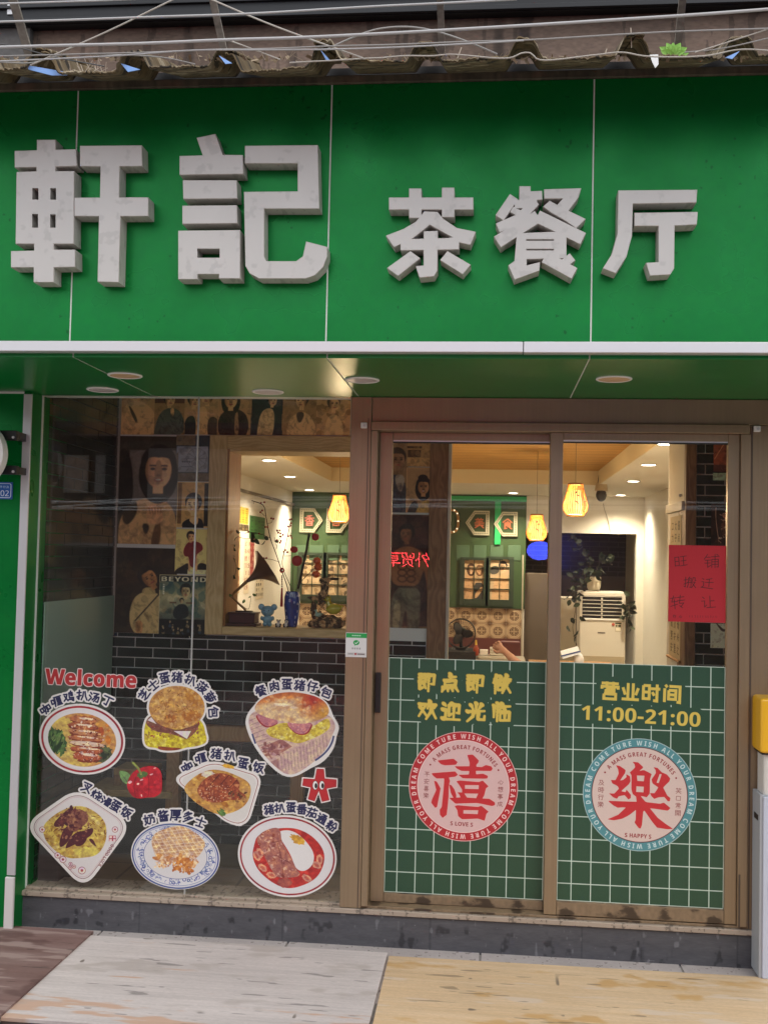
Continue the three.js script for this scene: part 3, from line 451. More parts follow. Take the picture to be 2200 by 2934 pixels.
{ // crumbled leaf litter lying along the broken edge, too small to count
  const rl = rng(313), list = []; for (let i = 0; i < 240; i++) { const c = W(-60 + rl() * 2320, 172 + rl() * 8, ZE - 0.04 - rl() * 0.06), g = new THREE.PlaneGeometry(0.008 + rl() * 0.02, 0.004 + rl() * 0.008); g.rotateX(rl() * 3).rotateY(rl() * 3).rotateZ(rl() * 3).translate(c.x, c.y + 0.004 + rl() * 0.012, c.z); list.push(g); }
  for (let i = 0; i < 60; i++) { const c = W(-60 + rl() * 2320, 174, ZE - 0.03 - rl() * 0.06); list.push(rod(c, c.clone().add(vec((rl() - 0.5) * 0.07, 0.01 + rl() * 0.03, (rl() - 0.5) * 0.05)), 0.001, 4, 0.0006)); }
  solo('leaf_litter', 'dry leaf litter and twig crumbs along the eave edge', 'leaf litter', merge(list), std([0.26, 0.2, 0.13], 0.9, { side: THREE.DoubleSide })).userData.kind = 'stuff';
}
const wire = (name, label, pts, z, r, mat, n = 40) => solo(name, label, 'cable', tube(pts.map(([x, y, dz = 0]) => W(x, y, z + dz)), r, n, 6), mat);
const cabPale = std([0.4, 0.4, 0.39], 0.6), cabGrey = std([0.3, 0.29, 0.27], 0.7), cabWarm = std([0.42, 0.39, 0.34], 0.7), cabDark = std([0.06, 0.06, 0.06], 0.6);
wire('cable', 'topmost pale cable crossing the black eave', [[-60, 12], [150, 6], [330, 0], [600, -14]], 1.72, 0.0028, cabPale);
wire('cable', 'thick pale cable along the lower edge of the black eave', [[-60, 64], [200, 57], [450, 48], [700, 40], [960, 25], [1100, 17], [1270, 9], [1480, -2]], 1.72, 0.0032, cabPale);
wire('cable', 'thickest pale cable across the stained wall', [[-60, 137], [150, 131], [420, 124], [650, 114], [850, 108], [1100, 96], [1300, 85], [1520, 72], [1760, 57], [1980, 43], [2260, 22]], 1.72, 0.0044, cabPale, 80);
wire('cable', 'thin grey cable sagging just above the roof ridges', [[-60, 163], [200, 156], [430, 150], [620, 142], [760, 140], [960, 132], [1100, 129], [1350, 119], [1500, 115], [1900, 92], [2260, 80]], 1.69, 0.0024, cabGrey, 80);
wire('cable', 'thin pale cable close above the twigs', [[-60, 178], [170, 168], [360, 158], [560, 144], [740, 143], [960, 141], [1170, 134], [1400, 122], [1500, 116]], 1.70, 0.0024, cabPale, 70);
wire('cable', 'pale stay wire slanting from the upper edge to the blue film', [[500, -3], [300, 94], [88, 187]], 1.68, 0.0024, cabWarm);
wire('cable', 'pale stay wire slanting down past the third strut', [[600, -4], [780, 72], [1046, 169]], 1.68, 0.0026, cabWarm);
wire('cable', 'short wire branching from the thickest cable', [[655, 115], [730, 143], [804, 171]], 1.69, 0.0022, cabWarm);
wire('cable', 'brown loop of cable arching over the eave', [[930, 145], [1000, 112], [1080, 84], [1170, 77], [1250, 90], [1340, 120], [1424, 155]], 1.67, 0.0026, cabGrey);
wire('cable', 'thin wire rising to the edge above the weed', [[1990, 150], [2080, 122], [2260, 64]], 1.68, 0.0018, cabWarm);
wire('cable', 'wire rising more gently behind the weed', [[1960, 150], [2060, 140], [2260, 95]], 1.67, 0.0018, cabGrey);
wire('cable', 'cream cable lying along the broken sheet edge', [[1100, 165], [1160, 160], [1240, 160], [1290, 156], [1460, 166], [1495, 152], [1520, 152], [1540, 170], [1700, 158], [1780, 150], [1850, 161], [2020, 160], [2120, 142], [2260, 150]], 1.62, 0.0022, cabWarm, 90);
wire('cable', 'cream cable lying over the patchy sheet edge', [[830, 180], [900, 176], [945, 174], [1040, 168], [1110, 165]], 1.62, 0.0022, cabWarm);
wire('cable', 'grey wire drooping through the twigs', [[0, 178], [90, 180], [180, 158], [330, 157], [470, 165], [560, 184]], 1.66, 0.002, cabGrey);
wire('cable', 'black cable crossing behind the twigs', [[-40, 120], [40, 132], [150, 162], [300, 190]], 1.52, 0.002, cabDark);
// ------------------------------------------------------------------ window and sliding doors
const XM0 = -0.638, XM1 = W(1065, 1300, 0).x; // post between window and door
{
  const g = thing('shop_window', 'large fixed shop window covered with food stickers', 'window', vec(-1.37, 0.066, 0)), xj = W(560, 1500, 0).x;
  part('pane', bx(-2.088, 0.068, -0.006, xj - 0.003, 2.337, 0.0), M.glass, g); part('pane', bx(xj + 0.003, 0.068, -0.006, XM0 + 0.01, 2.337, 0.0), M.glass, g);
  part('silicone_joint', bx(xj - 0.0032, 0.068, -0.0075, xj + 0.0032, 2.337, 0.0007), std([0.36, 0.36, 0.34], 0.5), g);
  part('sill_bead', bx(-2.088, 0.0662, -0.02, XM0, 0.078, 0.012, 0.002), M.sill, g);
}
const fr = thing('door_frame', 'bronze aluminium door frame with a wide post and deep header round the sliding doors', 'door frame', vec(0.25, 0.066, 0));
part('post', bx(XM0, 0.068, -0.07, XM1, 2.337, 0.035, 0.003), M.bronze, fr);
part('header', bx(XM1 + 0.001, 2.226, -0.07, 1.6, 2.3372, 0.03, 0.003), M.bronze, fr);
part('head_rail', bx(XM1 + 0.001, 2.186, -0.09, W(2140, 1250, 0).x, 2.2255, 0.045, 0.003), M.bronze, fr);
const XL = W(1084, 1300, 0).x, XR = W(2113, 1500, 0).x, XO = W(2141, 1500, 0).x;
part('side_jamb', bx(XM1 + 0.001, 0.079, -0.09, XL, 2.185, 0.042, 0.003), M.bronze, fr);
part('side_jamb', bx(XR + 0.001, 0.079, -0.09, XO, 2.185, 0.042, 0.003), M.bronze, fr);
part('side_panel', bx(XO + 0.001, 0.068, -0.07, 1.6, 2.2252, 0.028, 0.003), M.bronze, fr);
part('groove', bx(XM1 - 0.016, 0.07, 0.0352, XM1 - 0.012, 2.24, 0.0365), M.bronzeDark, fr); part('groove', bx(XO + 0.006, 0.07, 0.0282, XO + 0.012, 2.22, 0.0295), M.bronzeDark, fr);
part('worn_edge', bx(XR + 0.004, 0.079, 0.0422, XR + 0.012, 0.3, 0.0432), M.bronzeDark, fr);
part('lock_plate', bx(W(2096, 1, 0).x, W(1, 2046, 0).y, 0.0, W(2102, 1, 0).x, W(1, 1996, 0).y, 0.001), M.bronzeDark, fr);

// a print laid out in metres on an upright plane; photograph points are carried onto the plane
function sheet(x0, y0, x1, y1, z, k, draw) {
  const c = document.createElement('canvas'); c.width = Math.round((x1 - x0) * k); c.height = Math.round((y1 - y0) * k);
  const ctx = c.getContext('2d'), to = (px, py) => { const p = W(px, py, z); return [(p.x - x0) * k, (y1 - p.y) * k]; };
  draw(ctx, to, c.width, c.height); return c;
}
const canvasMap = (c) => { const t = new THREE.CanvasTexture(c); t.colorSpace = THREE.SRGBColorSpace; return t; };
function arcText(c, text, x, y, r, a0, a1, size, color, sx = 1) { // letters along a circle, angles in degrees from the top
  c.font = `bold ${size}px sans-serif`; c.fillStyle = color; c.textAlign = 'center'; c.textBaseline = 'middle';
  const ws = [...text].map((t) => c.measureText(t).width + size * 0.06), tot = ws.reduce((p, q) => p + q, 0); let u = 0;
  [...text].forEach((t, i) => { const a = ((a0 + ((a1 - a0) * (u + ws[i] / 2)) / tot) * Math.PI) / 180; u += ws[i]; c.save(); c.translate(x + r * Math.sin(a), y - r * Math.cos(a)); c.rotate(a); c.scale(sx, 1); c.fillText(t, 0, 0); c.restore(); });
}
const poly = (c, pts, to = (x, y) => [x, y]) => { c.beginPath(); pts.forEach(([x, y], i) => (i ? c.lineTo : c.moveTo).call(c, ...to(x, y))); c.closePath(); };
function noiseOver(c, w, h, amp, seed) { const d = c.getImageData(0, 0, w, h), r = rng(seed); for (let i = 0; i < d.data.length; i += 4) if (d.data[i + 3]) { const n = (r() - 0.5) * amp; d.data[i] += n; d.data[i + 1] += n; d.data[i + 2] += n; } c.putImageData(d, 0, 0); }

const filmGreen = '#234a34', filmLine = '#c3d4c6', gold = '#dcc156';
function film(x0, y0, x1, y1, z, vx, dx, hy, dy, words, seed) {
  const k = 1000; return canvasMap(sheet(x0, y0, x1, y1, z, k, (c, to, w, h) => {
    c.fillStyle = filmGreen; c.fillRect(0, 0, w, h); c.strokeStyle = filmLine; c.lineWidth = 4.5; c.strokeRect(1, 1, w - 2, h - 2);
    for (let x = vx; x < x1; x += dx) { c.beginPath(); c.moveTo((x - x0) * k, 0); c.lineTo((x - x0) * k, h); c.stroke(); }
    for (let y = hy; y > y0; y -= dy) { c.beginPath(); c.moveTo(0, (y1 - y) * k); c.lineTo(w, (y1 - y) * k); c.stroke(); }
    words(c, to); noiseOver(c, w, h, 12, seed);
  }));
}
function door(name, label, x0, x1, y0, y1, z, gx0, gx1, gy0, gy1, filmTop, fMap, handle) {
  const g = thing(name, label, 'sliding door', vec((x0 + x1) / 2, y0, z)), zf = z + 0.018, zb = z - 0.018;
  part('stile', bx(x0, y0, zb, gx0, y1, zf, 0.003), M.bronze, g); part('stile', bx(gx1, y0, zb, x1, y1, zf, 0.003), M.bronze, g);
  part('rail', bx(gx0 + 0.0005, gy1, zb, gx1 - 0.0005, y1, zf - 0.001, 0.003), M.bronze, g); part('rail', bx(gx0 + 0.0005, y0, zb, gx1 - 0.0005, gy0, zf - 0.001, 0.003), M.bronzeGrime, g);
  part('glazing_bead', bx(gx0, gy1 - 0.006, z + 0.004, gx1, gy1 - 0.0005, zf - 0.004), M.alu, g); part('gasket', bx(gx0, gy1 - 0.013, z + 0.0032, gx1, gy1 - 0.0065, zf - 0.006), M.rubber, g);
  part('pane', bx(gx0 - 0.006, gy0 - 0.006, z - 0.003, gx1 + 0.006, gy1 + 0.006, z + 0.003), M.glass, g);
  part('printed_film', new THREE.PlaneGeometry(gx1 - gx0 - 0.002, filmTop - gy0 - 0.002).translate((gx0 + gx1) / 2, (gy0 + filmTop) / 2, z + 0.0036), new THREE.MeshPhysicalMaterial({ map: fMap, roughness: 0.5, clearcoat: 0.3, clearcoatRoughness: 0.15 }), g, 'dark green film printed with a white tile grid and yellow lettering');
  if (handle) part('pull_handle', handle, M.black, g);
  return g;
}
const ZD1 = -0.052, ZD2 = 0.006;
{
  const x0 = XL + 0.001, gx0 = W(1122, 1500, ZD1).x, gx1 = W(1571, 1500, ZD1).x, gy1 = W(1350, 1264, ZD1).y, ft = W(1330, 1889, ZD1).y, gy0 = W(1330, 2567, ZD1).y;
  const c0 = W(1149.4, 1890, ZD1).x, r0 = W(1105, 1942, ZD1).y;
  const hp = W(1077, 1925, ZD1), hq = W(1091, 2040, ZD1);
  door('sliding_door', 'left rear sliding door with the yellow welcome lettering and the red ringed emblem', x0, W(1600, 1500, ZD1).x, 0.079, 2.186, ZD1, gx0, gx1, gy0, gy1, ft,
    film(gx0, gy0, gx1, ft, ZD1, c0, 0.0812, r0, 0.0958, (c, to) => {
      const words = [['即', 1221, 1954], ['点', 1289, 1956], ['即', 1360, 1958], ['做', 1437, 1960], ['欢', 1224, 2034], ['迎', 1292, 2038], ['光', 1363, 2040], ['临', 1436, 2040]];
      for (const [t, x, y] of words) { const [u, v] = to(x, y); glyph(c, t, u, v, 84, 56, filmGreen, 1.2); }
      for (const [t, x, y] of words) { const [u, v] = to(x, y); glyph(c, t, u, v, 83, 20, '#8f7a2c', 1.2, { brush: true, skew: -0.08 }); glyph(c, t, u, v, 83, 16.5, gold, 1.2, { brush: true, skew: -0.08 }); }
    }, 11), bx(hp.x, hq.y, ZD1 + 0.0185, hq.x, hp.y, ZD1 + 0.03, 0.004));
}
{
  const x0 = W(1573, 1500, ZD2).x, gx0 = W(1603, 1900, ZD2).x, gx1 = W(2077, 1900, ZD2).x, gy1 = W(1850, 1264, ZD2).y, ft = W(1840, 1903, ZD2).y, gy0 = W(1840, 2592, ZD2).y;
  const c0 = W(1643.5, 1900, ZD2).x, r0 = W(1600, 1954, ZD2).y;
  door('sliding_door', 'front sliding door with the opening hours and the blue ringed emblem', x0, XR, 0.082, 2.186, ZD2, gx0, gx1, gy0, gy1, ft,
    film(gx0, gy0, gx1, ft, ZD2, c0, 0.0838, r0, 0.0968, (c, to) => {
      const words = [['营', 1746, 1977], ['业', 1805, 1981], ['时', 1865, 1984], ['间', 1924, 1987]];
      for (const [t, x, y] of words) { const [u, v] = to(x, y); glyph(c, t, u, v, 70, 54, filmGreen, 1.6); }
      const a = to(1662, 2044), b = to(2008, 2056); c.strokeStyle = filmGreen; c.lineCap = 'round'; c.lineWidth = 84; c.beginPath(); c.moveTo(a[0] + 22, a[1]); c.lineTo(b[0] - 22, b[1]); c.stroke();
      for (const [t, x, y] of words) { const [u, v] = to(x, y); glyph(c, t, u, v, 79, 12.5, gold, 1.6, { cap: 'butt', join: 'miter' }); }
      c.save(); c.translate((a[0] + b[0]) / 2, (a[1] + b[1]) / 2 + 2); c.rotate(0.027); c.font = 'bold 86px sans-serif'; c.fillStyle = gold; c.textAlign = 'center'; c.textBaseline = 'middle'; const wd = c.measureText('11:00-21:00').width; c.scale((b[0] - a[0]) / wd, 1); c.fillText('11:00-21:00', 0, 0); c.restore();
    }, 12));
}
// round emblems
function emblem(cx, cy, rpx, z, label, ring, ringText, paper, seed, body) {
  const C0 = W(cx, cy, z), s = W(cx + 50, cy, z).distanceTo(W(cx - 50, cy, z)) / 100, R = rpx * s, N = 520, k = N / 2 / rpx;
  const map = canvasTex(N, N, (c) => {
    const m = N / 2; c.fillStyle = ring === '#b3222a' ? '#e6b8b2' : '#a7bfbd'; c.beginPath(); c.arc(m, m, m, 0, 7); c.fill();
    c.fillStyle = ring; c.beginPath(); c.arc(m, m, m * 0.987, 0, 7); c.fill();
    c.fillStyle = ring === '#b3222a' ? '#f0cfca' : '#5c2326'; c.beginPath(); c.arc(m, m, m * 0.847, 0, 7); c.fill();
    c.fillStyle = paper; c.beginPath(); c.arc(m, m, m * 0.833, 0, 7); c.fill();
    for (const o of [0, 180]) arcText(c, 'TURE WISH ALL YOUR DREAM COME ', m, m, m * 0.912, -35 + o, 145 + o, m * 0.118, ringText, 0.92);
    arcText(c, 'A MASS GREAT FORTUNES', m, m, m * 0.715, -53, 56, m * 0.105, '#8e2428', 0.9);
    for (const a of [-60, 62]) { c.beginPath(); c.arc(m + m * 0.715 * Math.sin(a * 0.01745), m - m * 0.715 * Math.cos(a * 0.01745), m * 0.016, 0, 7); c.fill(); }
    body(c, m, k); noiseOver(c, N, N, 14, seed);
  });
  solo('round_sticker', label, 'sticker', new THREE.CircleGeometry(R, 72).rotateZ(-0.022).translate(C0.x, C0.y, z), new THREE.MeshPhysicalMaterial({ map, roughness: 0.5, clearcoat: 0.25, clearcoatRoughness: 0.2 }));
}
const brushFill = (c, list, holes, color, halo) => { for (const [style, lw] of [[halo, 7], [color, 0]]) { c.save(); c.fillStyle = style; c.strokeStyle = style; c.lineWidth = lw; c.lineJoin = 'round'; for (const p of list) { c.beginPath(); const mid2 = (a, b) => [(a[0] + b[0]) / 2, (a[1] + b[1]) / 2]; const n = p.length; c.moveTo(...mid2(p[n - 1], p[0])); for (let i = 0; i < n; i++) { const q = mid2(p[i], p[(i + 1) % n]), a = [mix(p[i][0], q[0], 0.12), mix(p[i][1], q[1], 0.12)]; c.quadraticCurveTo(...p[i], ...a); c.lineTo(...q); } c.closePath(); c.fill(); if (lw) c.stroke(); } c.restore(); } c.fillStyle = halo; for (const h of holes) { poly(c, h); c.fill(); } };
emblem(1326.4, 2253, 156, ZD1 + 0.0046, 'round red ringed sticker with a large red character on the rear door', '#b3222a', '#f1d3cd', '#d9b6b2', 21, (c, m, k) => {
  const T = (p) => p.map(([x, y]) => [m + (x - 812) * 0.2049 * k, m + (y - 893) * 0.2049 * k]);
  brushFill(c, [[[435, 558], [660, 518], [720, 560], [700, 600], [545, 618], [490, 605]], [[358, 740], [690, 692], [732, 735], [700, 765], [608, 782], [625, 830], [612, 900], [615, 1050], [600, 1300], [545, 1350], [505, 1310], [498, 1240], [525, 1200], [540, 960], [545, 800], [440, 808], [395, 780]], [[402, 842], [440, 850], [498, 940], [490, 1000], [460, 1200], [435, 1218], [375, 1150], [385, 1100], [440, 970]], [[615, 880], [645, 885], [690, 940], [722, 1020], [720, 1060], [690, 1070], [645, 1000]],
    [[850, 455], [925, 442], [1015, 520], [1010, 550], [985, 580], [985, 610], [1060, 610], [1115, 578], [1190, 590], [1212, 620], [1195, 655], [980, 665], [985, 715], [1080, 700], [1150, 725], [1145, 760], [1110, 768], [860, 780], [800, 780], [738, 738], [885, 725], [890, 675], [780, 680], [720, 655], [680, 622], [890, 610], [890, 560]],
    [[715, 830], [755, 815], [1030, 820], [1080, 795], [1165, 870], [1130, 900], [1110, 1000], [1085, 1045], [1180, 1040], [1260, 1085], [1265, 1120], [1230, 1140], [1020, 1110], [760, 1135], [715, 1140], [620, 1065], [780, 1050], [770, 1020], [735, 980], [800, 980], [800, 940], [750, 870]], [[705, 1175], [745, 1160], [1030, 1165], [1075, 1145], [1180, 1220], [1150, 1250], [1130, 1350], [1040, 1325], [815, 1350], [760, 1310], [745, 1230]]].map(T),
  [[[836, 874], [1030, 862], [1030, 918], [838, 925]], [[832, 990], [1026, 980], [1000, 1045], [872, 1045]], [[830, 1222], [1035, 1210], [1030, 1265], [830, 1270]]].map(T), '#c42a30', '#e0b4af');
  c.fillStyle = '#8e2428'; c.textAlign = 'center'; c.font = `bold ${m * 0.105}px sans-serif`; c.fillText('S LOVE S', m, m * 1.69);
  [...'平安喜樂'].forEach((t, i) => glyph(c, t, m + (298 - 812) * 0.2049 * k, m + (755 + i * 100 - 893) * 0.2049 * k, 0.1 * m, 2, '#86403e', 1.5));
  [...'心想事成'].forEach((t, i) => glyph(c, t, m + (1332 - 812) * 0.2049 * k, m + (800 + i * 102 - 893) * 0.2049 * k, 0.1 * m, 2, '#86403e', 1.5));
});
emblem(1830.8, 2277, 163, ZD2 + 0.0046, 'round blue ringed sticker with a large red character on the front door', '#4f8d93', '#c9dcdb', '#d6c0b6', 22, (c, m, k) => {
  const T = (p) => p.map(([x, y]) => [m + (x - 833) * 0.217 * k, m + (y - 862) * 0.217 * k]);
  brushFill(c, [[[728, 430], [800, 432], [870, 490], [860, 510], [820, 545], [880, 530], [985, 575], [965, 640], [968, 840], [930, 890], [880, 880], [850, 880], [910, 945], [930, 955], [1110, 965], [1155, 945], [1245, 1010], [1215, 1050], [975, 1030], [1080, 1150], [1180, 1220], [1290, 1285], [1220, 1295], [1080, 1285], [1020, 1220], [905, 1068], [890, 1080], [880, 1260], [865, 1308], [840, 1308], [780, 1235], [795, 1200], [795, 1065], [710, 1140], [620, 1195], [510, 1225], [420, 1218], [560, 1150], [660, 1045], [610, 1045], [555, 1055], [500, 1030], [415, 970], [800, 960], [790, 890], [745, 860], [725, 800], [720, 610], [695, 575], [740, 530], [765, 500], [755, 460]],
    [[510, 490], [560, 495], [640, 545], [635, 585], [570, 690], [610, 680], [655, 640], [650, 600], [700, 625], [710, 690], [690, 730], [590, 830], [650, 840], [660, 805], [720, 870], [720, 915], [690, 935], [640, 880], [560, 900], [540, 935], [490, 920], [430, 870], [500, 870], [560, 800], [545, 770], [520, 755], [470, 735], [450, 690], [510, 690], [550, 600], [540, 540]],
    [[1005, 485], [1060, 490], [1115, 545], [1185, 570], [1230, 620], [1220, 660], [1140, 745], [1200, 850], [1240, 880], [1235, 920], [1210, 925], [1160, 870], [1085, 880], [1030, 905], [990, 870], [970, 830], [1030, 830], [1080, 750], [1000, 700], [985, 650], [1040, 560], [1035, 520]]].map(T),
  [[[790, 608], [890, 605], [885, 680], [800, 680]], [[790, 752], [888, 752], [885, 828], [788, 828]], [[1090, 568], [1116, 572], [1082, 690], [1052, 688]]].map(T), '#c42a30', '#d6c0b6');
  c.fillStyle = '#8e2428'; c.textAlign = 'center'; c.font = `bold ${m * 0.1}px sans-serif`; c.fillText('S HAPPY S', m, m * 1.73);
  [...'及時行樂'].forEach((t, i) => glyph(c, t, m + (325 - 833) * 0.217 * k, m + (732 + i * 98 - 862) * 0.217 * k, 0.105 * m, 2, '#86403e', 1.5));
  [...'笑口常開'].forEach((t, i) => glyph(c, t, m + (1345 - 833) * 0.217 * k, m + (778 + i * 98 - 862) * 0.217 * k, 0.105 * m, 2, '#86403e', 1.5));
});

// ------------------------------------------------------------------ die-cut stickers
// draw() works in photograph pixels about the sticker's middle; the outline of what it draws is cut out
// uneven tone of a printed food photograph: coloured areas only, the white paper stays even
function photoGrain(c, w, h, sd) {
  const d = c.getImageData(0, 0, w, h), p = d.data;
  for (let y = 0; y < h; y++) for (let x = 0; x < w; x++) { const i = (y * w + x) * 4; if (!p[i + 3]) continue; const lo = Math.min(p[i], p[i + 1], p[i + 2]), hi = Math.max(p[i], p[i + 1], p[i + 2]), k = sm(14, 60, hi - lo) * (p[i + 2] > p[i] + 10 ? 0.2 : 1); if (!k) continue; const n = 0.9 * (vnoise(x / 15, y / 12, sd, 999, 999) - 0.5) + 0.5 * (vnoise(x / 6, y / 5, sd + 1, 999, 999) - 0.5) + 0.22 * (vnoise(x / 2.6, y / 2.6, sd + 2, 999, 999) - 0.5), m = 1 + 0.27 * k * n; p[i] *= m; p[i + 1] *= m * (1 + 0.12 * n); p[i + 2] *= m * (1 - 0.1 * n); }
  c.putImageData(d, 0, 0);
}
function sticker(name, label, cx, cy, w, h, z, draw, K = 1.7, seed = 1) {
  const o = W(cx, cy, z), ex = W(cx + 20, cy, z).sub(W(cx - 20, cy, z)).divideScalar(40), ey = W(cx, cy + 20, z).sub(W(cx, cy - 20, z)).divideScalar(40), Mx = K / ex.length();
  const c = document.createElement('canvas'); c.width = Math.ceil(w * K); c.height = Math.ceil(h * K); const ctx = c.getContext('2d');
  ctx.setTransform(Mx * ex.x, -Mx * ex.y, Mx * ey.x, -Mx * ey.y, c.width / 2, c.height / 2); ctx.translate(-cx, -cy);
  draw(ctx, rng(seed)); ctx.setTransform(1, 0, 0, 1, 0, 0); if (/food|pepper/.test(name)) photoGrain(ctx, c.width, c.height, seed); noiseOver(ctx, c.width, c.height, 16, seed);
  const shapes = shapesOf(outlines(ctx, c.width, c.height, 0.5, 40), ([x, y]) => new THREE.Vector2((x - c.width / 2) / Mx, (c.height / 2 - y) / Mx));
  const g = new THREE.ShapeGeometry(shapes), p = g.attributes.position, uv = g.attributes.uv;
  for (let i = 0; i < p.count; i++) uv.setXY(i, (p.getX(i) * Mx + c.width / 2) / c.width, (p.getY(i) * Mx + c.height / 2) / c.height);
  g.translate(o.x, o.y, z);
  return solo(name, label, 'sticker', g, new THREE.MeshPhysicalMaterial({ map: canvasMap(c), roughness: 0.5, clearcoat: 0.25, clearcoatRoughness: 0.2 }));
}
const paper = '#dedad4', navy = '#1c2049', ZK = 0.0012;
const blob = (c, x, y, rx, ry, rot, color, jag = 0, r = R0, n = 40) => { c.fillStyle = color; c.beginPath(); for (let i = 0; i < n; i++) { const a = (i / n) * 6.2832, k = 1 + (r() - 0.5) * jag, u = rx * k * Math.cos(a), v = ry * k * Math.sin(a); (i ? c.lineTo : c.moveTo).call(c, x + u * Math.cos(rot) - v * Math.sin(rot), y + u * Math.sin(rot) + v * Math.cos(rot)); } c.closePath(); c.fill(); };
const ell = (c, x, y, rx, ry, rot, fill, stroke, lw) => { c.beginPath(); c.ellipse(x, y, rx, ry, rot, 0, 7); if (fill) { c.fillStyle = fill; c.fill(); } if (stroke) { c.strokeStyle = stroke; c.lineWidth = lw; c.stroke(); } };
// many small flecks inside a region, so that a printed photograph of food has its grain
function flecks(c, r, n, region, colors, s0, s1, stretch = 1.6, rot = null) { for (let i = 0; i < n; i++) { const [x, y] = region(r), s = mix(s0, s1, r() * r()); blob(c, x, y, s * stretch, s, rot === null ? r() * 3.14 : rot + (r() - 0.5) * 0.7, colors[(r() * colors.length) | 0], 0.5, r, 9); } }
const inEll = (x, y, rx, ry, rot = 0) => (r) => { const a = r() * 6.283, q = Math.sqrt(r()), u = rx * q * Math.cos(a), v = ry * q * Math.sin(a); return [x + u * Math.cos(rot) - v * Math.sin(rot), y + u * Math.sin(rot) + v * Math.cos(rot)]; };
function smoothPoly(c, p) { const mid2 = (a, b) => [(a[0] + b[0]) / 2, (a[1] + b[1]) / 2]; c.beginPath(); c.moveTo(...mid2(p[p.length - 1], p[0])); p.forEach((q, i) => c.quadraticCurveTo(...q, ...mid2(q, p[(i + 1) % p.length]))); c.closePath(); }
const caption = (c, list) => { for (const pass of [0, 1]) for (const [t, x, y, d, s] of list) pass ? glyph(c, t, x, y, s || 30, 4.5, navy, d) : glyph(c, t, x, y, s || 30, 14.5, paper, d); };
const zA = (x, y) => [50 + x * 0.3315, 1850 + y * 0.3315], zB2 = (x, y) => [500 + x * 0.339, 1850 + y * 0.339], zC = (x, y) => [60 + x * 0.217, 2150 + y * 0.217], zD3 = (x, y) => [380 + x * 0.1808, 1900 + y * 0.1808], zE = (x, y) => [680 + x * 0.1989, 1930 + y * 0.1989], zF = (x, y) => [660 + x * 0.211, 2250 + y * 0.211];
const zm = (f, p) => p.map(([x, y]) => f(x, y));

sticker('food_sticker', 'die-cut sticker of a red rimmed bowl of curry chicken noodles with a blue caption', 217, 2100, 300, 280, ZK, (c, r) => {
  caption(c, [['咖', 131, 2031, -32], ['喱', 163, 2009, -18], ['鸡', 198, 1996, -8], ['扒', 236, 1992, 3], ['汤', 271, 1998, 12], ['丁', 309, 2009, 24]]);
  ell(c, 236, 2118, 124, 101, 0.18, paper); ell(c, 236, 2118, 119, 96, 0.18, '#d3cdc8'); ell(c, 236, 2118, 115, 92, 0.18, null, '#9c2630', 5.5); ell(c, 236, 2116, 110, 87, 0.18, '#dcd8d6');
  ell(c, 236, 2120, 98, 76, 0.18, '#c08a50'); c.save(); c.beginPath(); c.ellipse(236, 2120, 98, 76, 0.18, 0, 7); c.clip();
  flecks(c, r, 90, inEll(236, 2120, 98, 76), ['#c9792f', '#cf9445', '#b9662c', '#d8aa58', '#b4552a'], 3, 12); blob(c, 190, 2085, 40, 30, 0.4, '#c9a85a', 0.3, r); blob(c, 178, 2150, 44, 34, 0, '#cdb262', 0.3, r); blob(c, 210, 2185, 50, 16, 0, '#cfae5a', 0.3, r);
  blob(c, 160, 2122, 26, 40, -0.5, '#3d5a34', 0.4, r); flecks(c, r, 40, inEll(162, 2124, 24, 40, -0.4), ['#2e4a2a', '#57733f', '#223a20', '#6b8548'], 2, 7, 3, 2.1); blob(c, 290, 2160, 32, 26, 0, '#4c5238', 0.4, r); flecks(c, r, 26, inEll(292, 2160, 30, 24), ['#3a4630', '#5e6a44', '#2b3526'], 2, 7);
  for (const [x, y, rx, ry, k] of [[240, 2062, 38, 13, '#b9724a'], [238, 2080, 42, 12, '#a85a3a'], [243, 2098, 46, 11, '#c08258'], [246, 2115, 50, 10, '#b36a45'], [250, 2131, 50, 10, '#d8bda0'], [248, 2147, 46, 11, '#a9573a'], [250, 2166, 40, 17, '#b2593a']]) { blob(c, x, y + 2, rx, ry, 0.1, '#7c3524', 0.2, r); blob(c, x, y, rx, ry * 0.75, 0.1, k, 0.25, r); blob(c, x + 8, y - ry * 0.2, rx * 0.6, ry * 0.25, 0.1, '#e3cbb0', 0.4, r); }
  flecks(c, r, 150, inEll(250, 2120, 52, 66), ['#8a3e28', '#c98a60', '#e6d3ba', '#702c20', '#d09a70'], 0.8, 3.6); flecks(c, r, 34, inEll(256, 2160, 36, 20), ['#f0e6d6'], 0.7, 1.4, 1.2); c.restore();
}, 1.7, 1);
